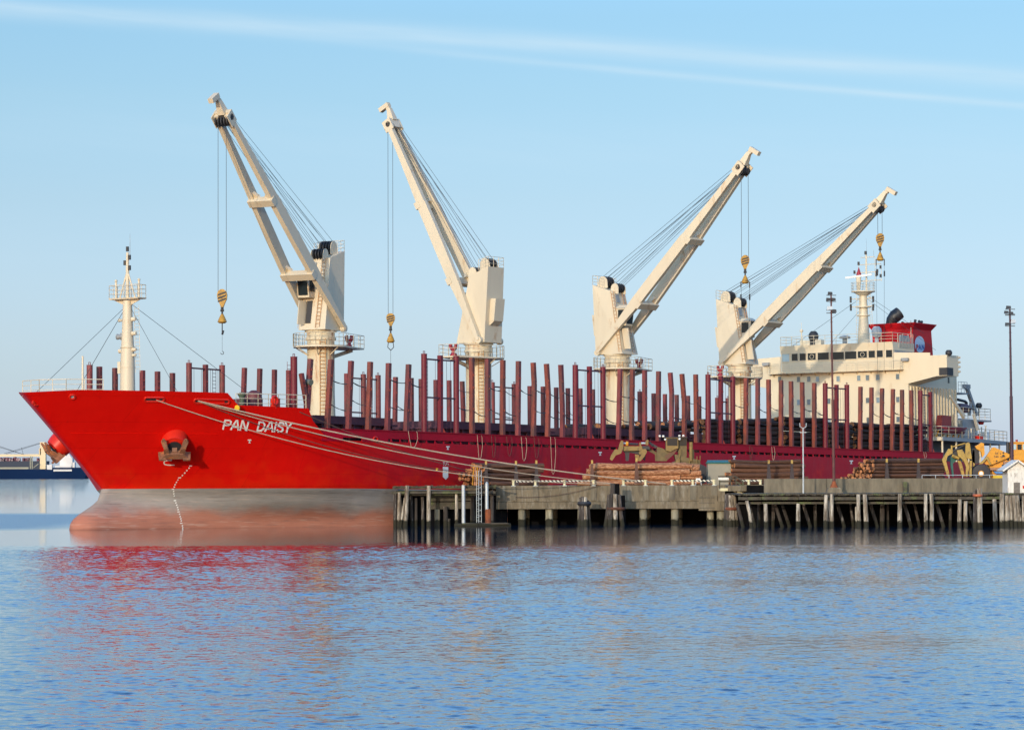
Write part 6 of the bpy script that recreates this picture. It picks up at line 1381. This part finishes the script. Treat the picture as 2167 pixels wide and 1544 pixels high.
# white plastic chair on the wharf edge
ch = thing('plastic_chair', 'small white plastic chair behind the striped rail', 'chair', (gx(1478, 294.6), 294.6, zt)); X_ = gx(1478, 294.6)
q = MB(); q.box(X_ - .22, X_ + .22, 294.5, 294.9, zt + .3, zt + .34); WP('seat', white, q, ch, smooth=0)
q = MB(); q.box(X_ - .2, X_ + .2, 294.88, 294.93, zt + .34, zt + .62); WP('backrest', white, q, ch, smooth=0)
for dx in (-.22, .22):
    for dy in (0, .4): q = MB(); q.tube((X_ + dx * 1.15, 294.5 + dy, zt), (X_ + dx, 294.5 + dy, zt + .3), .03, n=6); WP('leg', white, q, ch)
# ================================================================ log stackers
def PX(zx, zy, ox, oy, sc): return (ox + zx / sc, oy + zy / sc)
def machine(lbl, Y, ox, oy, sc, x_ref):
    t = thing('log_stacker', lbl, 'loader', (gx(x_ref, Y), Y, zt))
    def pr(name, m_, pts, y0, y1, smooth=0):
        q = MB(); P_ = [PX(a, b, ox, oy, sc) for a, b in pts]; q.prism([(at(a, b, Y).x, Y + y0, at(a, b, Y).z) for a, b in P_], (0, y1 - y0, 0)); return WP(name, m_, q, t, smooth=smooth)
    def cyl(name, m_, a, b, r, dy=0, n_=8, par=None):
        A1 = PX(a[0], a[1], ox, oy, sc); B1 = PX(b[0], b[1], ox, oy, sc); q = MB(); pa, pb = at(*A1, Y), at(*B1, Y); q.tube((pa.x, Y + dy, pa.z), (pb.x, Y + dy, pb.z), r, n=n_); return WP(name, m_, q, t)
    return t, pr, cyl
# the grimy one behind the orange logs
yel0 = yellow; yellow = mat('grimy_yellow_paint', (0.21, 0.13, 0.032), 0.6, var=0.2, scale=1.5, stain=(0.07, 0.045, 0.02), stain_amt=0.2, stain_scale=1.2)
t, pr, cyl = machine('grimy yellow log stacker with its grapple open, behind the orange log stack', 303.5, 1280, 900, 9.85, 1420)
pr('cab', yellow, [(1275, 440), (1530, 440), (1530, 470), (1450, 500), (1370, 545), (1275, 520)], .0, 1.5)
pr('cab', yellow, [(1275, 250), (1530, 250), (1530, 440), (1275, 440)], .04, 1.45)
pr('cab_window', glass, [(1300, 268), (1512, 268), (1512, 418), (1300, 418)], .0, .035)
pr('cab_window', glass, [(1560, 250), (1705, 250), (1705, 420), (1560, 420)], .42, .46)
pr('cab_roof', dark, [(1200, 238), (1720, 238), (1720, 252), (1200, 252)], -.1, 1.6)
pr('rear_cab', olive, [(1535, 250), (1712, 250), (1712, 640), (1535, 640)], .46, 1.6)
pr('chassis', olive, [(1450, 600), (1700, 640), (1700, 730), (1990, 740), (2000, 900), (1650, 880), (1220, 850), (1330, 800), (1480, 740)], .2, 1.9)
pr('engine_hood', olive, [(1560, 640), (1880, 700), (1980, 720), (1980, 760), (1560, 740)], .1, 1.7)
pr('fuel_tank', yellow, [(1480, 730), (1560, 720), (1560, 830), (1480, 820)], -.1, .3)
pr('lift_arm', olive, [(1090, 440), (1200, 470), (1330, 540), (1380, 560), (1350, 680), (1290, 740), (1085, 740)], .5, 1.2)
pr('lift_arm', mat('rusty_ram_brown', (.13, .06, .03), .7), [(1250, 640), (1480, 470), (1530, 490), (1420, 620), (1300, 720)], .2, .5)
pr('grapple_frame', yellow, [(395, 430), (780, 430), (790, 520), (395, 530)], .2, 1.3)
pr('grapple_frame', dark, [(380, 520), (780, 525), (860, 600), (840, 735), (700, 600), (520, 560), (500, 735), (440, 735), (430, 580)], .6, 1.2)
pr('grapple_arm', yellow, [(340, 310), (385, 320), (385, 480), (340, 580), (230, 620), (150, 735), (105, 700), (130, 620), (210, 495), (280, 500), (300, 400)], .0, .35)
pr('grapple_arm', yellow, [(700, 560), (760, 490), (850, 490), (880, 540), (830, 640), (745, 740), (690, 740), (760, 600), (720, 600)], -.15, .25)
pr('grapple_arm', yellow, [(630, 600), (720, 610), (740, 740), (650, 735)], .5, .9)
pr('grapple_arm', olive, [(880, 470), (960, 480), (1090, 560), (1095, 740), (1060, 740), (1055, 600), (900, 520)], .9, 1.3)
pr('grapple_arm', yellow, [(850, 330), (890, 290), (915, 310), (905, 410), (850, 400)], .3, .7)
pr('grapple_arm', yellow, [(720, 370), (745, 340), (775, 460), (735, 450)], .3, .7)
pr('grapple_link', dark, [(900, 320), (945, 340), (1110, 440), (1060, 470), (960, 400)], .5, .9)
pr('grapple_link', dark, [(790, 420), (930, 430), (940, 500), (790, 490)], .3, 1.0)
for a, b in (((350, 372), (460, 372)), ((500, 380), (700, 390)), ((760, 370), (850, 368)), ((930, 350), (1010, 430))): cyl('hydraulic_ram', galv if a[0] in (350, 760) else dark, a, b, .1, .5)
cyl('hydraulic_ram', orange_y, (440, 375), (490, 378), .22, .5)
cyl('exhaust_stack', yellow, (1797, 740), (1797, 345), .17, .1, 10); cyl('exhaust_stack', olive, (1843, 740), (1843, 500), .1, .3, 8)
for a, b in (((1560, 820), (1560, 480)), ((1765, 840), (1765, 640)), ((1920, 840), (1920, 640)), ((1985, 740), (1985, 620))): cyl('hand_rail', yellow, a, b, .035, -.1, 6)
for x, y in ((1145, 220), (1218, 222), (1258, 290), (1555, 215), (1557, 280), (1635, 212)):
    q = MB(); w = at(*PX(x, y, 1280, 900, 9.85), 303.5); q.ball((w.x, 303.4, w.z), .12, 8); WP('work_lamp', white, q, t)
for x, y in ((1960, 1030), (1390, 960)):
    w = at(*PX(x, y, 1280, 900, 9.85), 303.5); 
    for dy in (.1, 1.9): q = MB(); q.path([(w.x, 303.5 + dy, zt + .95), (w.x, 303.5 + dy + .08, zt + .95), (w.x, 303.5 + dy + .55, zt + .95), (w.x, 303.5 + dy + .63, zt + .95)], [.78, .95, .95, .78], 24); WP('tyre', tyre, q, t)
yellow = yel0
# the clean orange one at the right
Y2 = 289.8
t, pr, cyl = machine('orange yellow log stacker with curved grapple tines lowered, behind the wall at the right', Y2, 1980, 900, 5.936, 2080)
pr('grapple_arm', yellow, [(165, 290), (215, 300), (215, 350), (150, 385), (135, 450), (172, 600), (172, 640), (150, 640), (85, 430), (110, 380)], .1, .4)
pr('grapple_arm', yellow, [(265, 310), (330, 300), (375, 380), (420, 500), (400, 640), (375, 640), (380, 520), (350, 440), (280, 380)], -.2, .1)
pr('grapple_arm', yellow, [(285, 440), (320, 430), (345, 500), (370, 600), (375, 640), (345, 640), (320, 560)], .5, .8)
pr('grapple_arm', yellow, [(375, 225), (400, 212), (425, 230), (440, 350), (450, 420), (400, 420), (365, 380)], -.3, .0)
pr('grapple_arm', orange_y, [(545, 235), (570, 212), (605, 225), (615, 360), (585, 400), (570, 330), (510, 290), (495, 260)], -.1, .35)
pr('grapple_arm', yellow, [(475, 300), (495, 310), (500, 500), (480, 515), (462, 400)], .3, .6)
pr('grapple_arm', yellow, [(425, 440), (455, 440), (450, 640), (420, 640)], -.1, .25)
pr('grapple_frame', mat('dark_green_attachment', (.012, .09, .075), .6), [(200, 385), (290, 420), (225, 480), (240, 640), (222, 640), (200, 500)], .5, .9)
pr('grapple_frame', dark, [(205, 300), (330, 330), (350, 430), (280, 420), (220, 370)], .2, .5)
pr('grapple_frame', dark, [(440, 290), (540, 290), (560, 400), (540, 480), (500, 480), (440, 430)], .3, .9)
cyl('hydraulic_ram', yellow, (205, 378), (295, 412), .14, .0); cyl('hydraulic_ram', yellow, (205, 270), (375, 222), .06, .1); cyl('hydraulic_ram', dark, (215, 330), (375, 240), .08, .2)
cyl('hydraulic_ram', yellow, (340, 425), (400, 470), .12, .0); cyl('hydraulic_ram', yellow, (205, 300), (205, 250), .09, .1)
pr('lift_arm', orange_y, [(555, 480), (600, 450), (720, 275), (745, 272), (935, 360), (930, 400), (690, 500), (640, 490), (620, 470)], .3, .7)
pr('lift_arm', yellow, [(545, 485), (650, 385), (700, 490), (680, 490), (645, 420), (590, 480)], .05, .3)
q = MB(); vs, fs = text_mesh('NE  2', .01, 0); a1 = at(*PX(755, 362, 1980, 900, 5.936), Y2); a2 = at(*PX(828, 340, 1980, 900, 5.936), Y2); q.v = [(a1.x + (a2.x - a1.x) * g, Y2 + .285, a1.z + (a2.z - a1.z) * h) for g, h in vs]; [q.face(f) for f in fs]; WP('number_lettering', dark, q, t, smooth=0)
q = MB(); vs, fs = text_mesh('540  50', .01, 0); a1 = at(*PX(742, 405, 1980, 900, 5.936), Y2); a2 = at(*PX(855, 378, 1980, 900, 5.936), Y2); q.v = [(a1.x + (a2.x - a1.x) * g, Y2 + .285, a1.z + (a2.z - a1.z) * h) for g, h in vs]; [q.face(f) for f in fs]; WP('number_lettering', dark, q, t, smooth=0)
for x, y, r in ((855, 342, .13), (858, 380, .18), (850, 500, .17), (770, 445, .12)):
    w = at(*PX(x, y, 1980, 900, 5.936), Y2); q = MB(); q.path([(w.x, Y2 + .24, w.z), (w.x, Y2 + .32, w.z)], r * .6, 12); WP('pivot_pin', dark, q, t)
pr('chassis', orange_y, [(690, 490), (930, 400), (1300, 400), (1300, 660), (690, 660), (700, 560)], .7, 2.4)
pr('bumper', mat('safety_yellow_paint', (.62, .42, .02), .5), [(730, 625), (900, 625), (900, 665), (730, 665)], .3, .7)
pr('side_step', mat('light_blue_panel', (.06, .18, .42), .6), [(730, 575), (870, 580), (900, 605), (760, 605)], .1, .5)
pr('side_box', mat('brown_side_box', (.30, .16, .09), .7), [(860, 450), (925, 450), (925, 560), (690, 560), (690, 530), (860, 525)], .2, .6)
pr('cab', orange_y, [(978, 215), (1300, 215), (1300, 440), (978, 440)], .5, 2.2)
for a, b in ((985, 1022), (1038, 1090), (1105, 1180)): pr('cab_window', glass if a == 1038 else paleglass, [(a, 235), (b, 235), (b, 302), (a, 302)], .45, .49)
pr('cab_roof', orange_y, [(975, 203), (1300, 203), (1300, 216), (975, 216)], .4, 2.3)
cyl('beacon', RED_REST, (1040, 205), (1040, 175), .1, 1.0); cyl('exhaust_stack', dark, (925, 440), (925, 205), .16, .8, 10)
w = at(*PX(575, 600, 1980, 900, 5.936), Y2); zc = zt + .98; R_ = (at(*PX(688, 600, 1980, 900, 5.936), Y2).x - at(*PX(463, 600, 1980, 900, 5.936), Y2).x) / 2
for dy in (-.15, 1.9):
    q = MB(); q.path([(w.x, Y2 + dy, zc), (w.x, Y2 + dy + .1, zc), (w.x, Y2 + dy + .6, zc), (w.x, Y2 + dy + .7, zc)], [R_ * .8, R_, R_, R_ * .8], 32); ty = WP('tyre', tyre, q, t)
    q = MB(); q.path([(w.x - .05, Y2 + dy - .02, zc), (w.x - .05, Y2 + dy + .05, zc)], R_ * .32, 20); WP('rim', orange_y, q, t); q = MB(); q.path([(w.x - .05, Y2 + dy - .05, zc), (w.x - .05, Y2 + dy, zc)], R_ * .22, 16); WP('hub', white, q, t)
# low pipe rail on the wall and hose
q = MB(); q.rail([(gx(1952, YW), YW + .3, zwt_), (gx(2124, YW), YW + .3, zwt_)], .27, 1.25, .03, 1); o = WP('pipe_rail', galv, q); recentre(o); tag(o, 'low thin pipe rail on top of the pale concrete wall', 'rail')
# white shed
Ys = 278.3; sh = thing('shed', 'small white peeling wooden shed with a gable roof at the right edge', 'shed', (gx(2160, Ys), Ys, zk)); X_ = lambda x: gx(x, Ys); Z_ = lambda y: gz(y, Ys, 2150)
q = MB(); xm = 2153.5; q.prism([(X_(2132.5), Ys, zk), (X_(2174.5), Ys, zk), (X_(2174.5), Ys, Z_(993)), (X_(xm), Ys, Z_(976.5)), (X_(2132.5), Ys, Z_(993))], (0, 3.0, 0)); WP('walls', shedw, q, sh, smooth=0)
q = MB()
for a, b in (((2121, 996), (xm, 974)), ((xm, 974), (2186, 996))): q.beam((X_(a[0]), Ys + 1.4, Z_(a[1])), (X_(b[0]), Ys + 1.4, Z_(b[1])), 3.5, .14, (0, 0, 1))
WP('roof', shedw, q, sh, smooth=0)
q = MB(); q.box(X_(2145), X_(2158), Ys - .05, Ys - .005, zk, Z_(1020.5)); WP('door', mat('rotten_grey_board', (.16, .14, .12), .9, var=.3, scale=5), q, sh, smooth=0)
q = MB(); q.box(X_(2138), X_(2157), Ys - .04, Ys - .005, Z_(993), Z_(991)); q.box(X_(2133), X_(2154), Ys - .03, Ys - .005, Z_(1018), Z_(1000)); WP('patch_board', shedw, q, sh, smooth=0)
q = MB(); q.box(X_(2164), X_(2170), Ys - .04, Ys - .005, Z_(1033), Z_(1027)); WP('red_notice', redpaint, q, sh, smooth=0)

# ---- lamp masts
def lampmast(label, x, xt, y0, y1, Y, m_, heads, base=None, r=.13):
    b_ = at(x, y0, Y); t_ = at(xt, y1, Y); t = thing('floodlight_mast', label, 'lamp post', (b_.x, b_.y, b_.z), 'tall floodlight masts on the wharf')
    q = MB(); mid_ = b_.lerp(t_, .45); q.path([b_, mid_, mid_ + Vector((0, 0, .01)), t_], [r, r * .95, r * .72, r * .5], 10)
    for k in range(14): p_ = b_.lerp(t_, .3 + .05 * k); q.beam(p_ + Vector((-.13, 0, 0)), p_ + Vector((.13, 0, 0)), .03, .03)
    WP('pole', m_, q, t)
    for hx, hy, w, h, mm in heads:
        c_ = at(hx, hy, Y); q = MB(); q.hexa([(c_.x - w, Y - .2, c_.z - h), (c_.x + w, Y - .25, c_.z - h * .7), (c_.x + w, Y + .15, c_.z - h * .7), (c_.x - w, Y + .15, c_.z - h), (c_.x - w * .8, Y - .15, c_.z + h), (c_.x + w * .9, Y - .15, c_.z + h * .8), (c_.x + w * .9, Y + .2, c_.z + h * .8), (c_.x - w * .8, Y + .2, c_.z + h)]); WP('floodlight', mm, q, t, smooth=0)
    for yy in sorted(set(hy for _, hy, *_ in heads)):
        c_ = at(xt + .5, yy + 4, Y); q = MB(); q.box(c_.x - .42, c_.x + .42, Y - .04, Y + .04, c_.z - .04, c_.z + .02); WP('bracket', dark, q, t, smooth=0)
    if base: q = MB(); q.hexa(base(b_)); WP('concrete_base', conc, q, t, smooth=0); q = MB(); q.path([b_ , b_ + Vector((0, 0, .55))], [.36, r], 8); WP('base_flange', rustm, q, t)
rustpole = mat('dark_rusty_pole', (.10, .035, .03), .7, var=.3, scale=2)
lampmast('rusty floodlight mast on a concrete block, standing before the ship\'s bridge', 1765, 1758.6, 1031, 620, 284.5, rustpole, [(1756.5, 620.5, .2, .13, dark), (1753, 633.5, .2, .14, dark), (1764, 633.5, .17, .14, dark), (1755.5, 652, .25, .18, galv), (1765, 658, .2, .16, dark)], lambda b: [(b.x + i * .72, b.y + j * .6, zk) for i, j in ((-1, -1), (1, -1), (1, 1), (-1, 1))] + [(b.x + i * .5, b.y + j * .45, b.z) for i, j in ((-1, -1), (1, -1), (1, 1), (-1, 1))])
lampmast('dark floodlight mast behind the white shed at the right edge', 2142, 2137, 990, 653, 282.0, mat('dark_purple_pole', (.045, .015, .03), .6), [(2134, 650, .2, .13, dark), (2129.5, 660.5, .18, .12, dark), (2139.5, 662.5, .18, .13, dark), (2144, 680, .22, .18, galv), (2132, 685.5, .2, .12, dark)], r=.15)
b_ = at(1700, 1045, 284); t = thing('thin_lamp_post', 'thin white pole with a small double bracket, before the third log stack', 'pole', tuple(b_)); q = MB(); tp = at(1699.5, 905, 284); q.path([b_, tp], [.07, .05], 8); WP('pole', galv, q, t)
q = MB(); q.path([(tp.x - .28, 284, tp.z + .42), (tp.x - .26, 284, tp.z + .1), (tp.x, 284, tp.z - .05), (tp.x + .26, 284, tp.z + .1), (tp.x + .28, 284, tp.z + .42)], .04, 6); q.box(tp.x - .28, tp.x + .28, 283.96, 284.04, tp.z - .42, tp.z - .36); WP('bracket', galv, q, t)

# ================================================================ mooring lines and other ropes
def rope(pts, label, m_, r=.045, name='mooring_rope', grp='mooring ropes from the bow to the wharf', sag=.5):
    a, b = Vector(pts[0]), Vector(pts[1]); n_ = 22; q = MB(); q.path([a.lerp(b, k / n_) - Vector((0, 0, 4 * sag * (k / n_) * (1 - k / n_))) for k in range(n_ + 1)], r, 6)
    o = q.build(name, m_); recentre(o); tag(o, label, 'rope', grp); return o
def hw_(x, y, off=.05): h_ = hit(x, y); return sworld((h_[0], half(h_[0], h_[2]) + off, h_[2]))
zg = lambda x, y, Y: at(x, y, Y)
rope((hw_(330, 846.5), zg(1290, 1023.5, 293.4)), 'pale rope from the foremost opening of the bow, lowest of the lines', ropem, .042, sag=1.7)
rope((hw_(418, 848), zg(1408, 1023, 294.6)), 'thick pale rope, uppermost of the bow lines', ropem, .062, sag=.75)
rope((hw_(421, 850), zg(1300, 1023, 294.2)), 'pale rope just below the uppermost bow line, passing over the ship name', ropem, .045, sag=.95)
rope((hw_(424, 851), zg(1040, 1004, 291.0)), 'dark thin rope ending at the orange gangway rails', roped, .035, sag=1.1)
rope((sworld((-21.5, 11.9, 9.9)), zg(1026, 1004.5, 291.0)), 'dark rope from the forecastle railing down to the gangway rails', roped, .035, sag=.45)
# rat guards on the lines, tackle hanging
def disc(x, y, Y, r, label):
    c_ = at(x, y, Y); q = MB(); q.path([c_ + Vector((-.03, -.04, 0)), c_ + Vector((.03, .04, 0))], r, 20); o = q.build('rat_guard', yellow if False else mat('sun_yellow_disc', (.62, .45, .02), .6)); recentre(o); tag(o, label, 'rat guard', 'yellow rat guards on the mooring ropes')
Yr = (hw_(502, 863) - EYE).y - .35
disc(502, 863.5, Yr, .26, 'round yellow disc on the bow rope above the ship name'); disc(925, 992.5, 289.8, .1, 'tiny yellow disc on the low rope beside the white arrow mark')
for i, (xa, ya, xb, yb, lo, m_) in enumerate(((864, 912.5, 884, 913, 948, ropem), (1165, 925, 1176, 926, 1003, ropem), (1010, 921, 1021, 922, 971, ropem), (1072, 924, 1084, 925, 965, roped), (1103, 925, 1115, 926, 975, ropem), (1040, 922, 1049, 923, 968, roped), (1130, 926, 1141, 927, 970, roped), (1633, 946, 1640, 946, 975, ropem), (1955, 957, 1961, 957, 972, ropem), (1586, 944, 1592, 944, 972, roped))):
    def W_(x, y): q = onb(x, y, 13.78); return sworld((q[0], 13.78, q[2]))
    pts = [W_(xa, ya - 1), W_(xa + (xb - xa) * .12, ya + (lo - ya) * .4), W_(xa + (xb - xa) * .3, lo - 4), W_((xa + xb) / 2, lo), W_(xb - (xb - xa) * .25, lo - 5), W_(xb, ya + (lo - ya) * .45), W_(xb - 1, yb + 3), W_(xb - 2.5, yb - 1)]
    q = MB(); q.path(pts, .022, 5); o = q.build('hanging_rope', m_); recentre(o); tag(o, 'thin slack rope loop hanging over the crimson bulwark of the ship', 'rope', 'slack rope loops over the ship side')
o = rope((at(1090, 1051, 292.7), at(1268, 1026, 292.7)), 'thin dark cable slung across the face of the concrete wharf', roped, .025, 'slack_cable', None, sag=.35)

# ================================================================ ships in the distance at the left
YD = 2600.0
fz = lambda y: at(60, y, YD).z; fx = lambda x: at(x, 1000, YD).x
bs = thing('far_blue_ship', 'distant dark blue ship with a cream crane boom and white deckhouse, behind the bow', 'ship', (fx(40), YD, 0))
q = MB(); q.prism([(fx(-160), YD, -1), (fx(179), YD, -1), (fx(181.5), YD, fz(1005)), (fx(170), YD, fz(989)), (fx(111), YD, fz(989)), (fx(110), YD, fz(993.3)), (fx(40), YD, fz(992.5)), (fx(-160), YD, fz(991.5))], (0, 22, 0)); WP('hull', bluem, q, bs, smooth=0)
q = MB(); q.box(fx(113), fx(152), YD - .3, YD, fz(997), fz(993)); q.box(fx(116), fx(150), YD + 2, YD + 8, fz(989), fz(990.5) + 2)
q.box(fx(139), fx(152), YD + 3, YD + 14, fz(989), fz(968)); q.box(fx(124), fx(138), YD + 6, YD + 14, fz(989), fz(958)); q.box(fx(151), fx(157), YD + 3, YD + 10, fz(989), fz(978)); q.prism([(fx(138), YD + 4, fz(968)), (fx(150), YD + 4, fz(968)), (fx(143), YD + 4, fz(957))], (0, 6, 0)); q.box(fx(98), fx(109), YD + 3, YD + 8, fz(993), fz(983)); WP('deckhouse', mat('far_white_paint', (.62, .6, .58), .7, scale=.05, var=.2), q, bs, smooth=0)
fcream = mat('far_cream_paint', (.66, .52, .32), .7, scale=.05)
q = MB(); q.box(fx(82), fx(94), YD + 6, YD + 12, fz(992), fz(935)); q.box(fx(80), fx(84), YD + 6, YD + 9, fz(962), fz(948)); WP('crane_column', fcream, q, bs, smooth=0)
q = MB(); q.box(fx(-160), fx(82), YD + 8, YD + 10, fz(965.5), fz(960.5)); WP('crane_boom', fcream, q, bs, smooth=0)
q = MB()
for a, b in (((5, 959), (85, 935.5)), ((10, 960), (85, 937)), ((-20, 938), (45, 960.5)), ((-20, 941), (47, 961)), ((42, 946), (46, 961))): q.tube((fx(a[0]), YD + 8, fz(a[1])), (fx(b[0]), YD + 8, fz(b[1])), .14, n=4)
WP('boom_wires', wire_m, q, bs)
q = MB()
for x in (63.5, 67.5): q.tube((fx(x), YD + 2, fz(992)), (fx(x), YD + 2, fz(965)), .45, n=6)
q.box(fx(-160), fx(60), YD + .5, YD + 2, fz(992), fz(988)); q.beam((fx(70), YD + 3, fz(989)), (fx(80), YD + 3, fz(981)), .5, .5); WP('deck_posts', mat('far_grey_green', (.30, .29, .22), .8, scale=.05), q, bs)
YE = 3000.0; fz2 = lambda y: at(60, y, YE).z; fx2 = lambda x: at(x, 1000, YE).x
ms_ = thing('far_maroon_ship', 'distant ship with a black hull and maroon deck gear, behind the far blue ship', 'ship', (fx2(0), YE, 0))
q = MB(); q.prism([(fx2(-180), YE, -1), (fx2(95), YE, -1), (fx2(97), YE, fz2(975)), (fx2(-180), YE, fz2(976))], (0, 24, 0)); WP('hull', mat('far_black_hull', (.018, .028, .05), .7), q, ms_, smooth=0)
q = MB()
for i in range(46):
    x = random.uniform(-20, 92); w = random.uniform(1, 6); y0 = 976; y1 = random.uniform(966, 973); q.box(fx2(x), fx2(x + w), YE + 2 + random.random() * 8, YE + 13, fz2(y0), fz2(y1))
WP('deck_gear', purple, q, ms_, smooth=0)
q = MB()
for i in range(16): x = random.uniform(-20, 60); q.box(fx2(x), fx2(x + random.uniform(1, 3)), YE + 1, YE + 2, fz2(random.uniform(973, 976)), fz2(random.uniform(969, 972)))
WP('deck_lights', mat('far_pink_grey', (.4, .3, .3), .8), q, ms_, smooth=0)
bpy.context.view_layer.update()
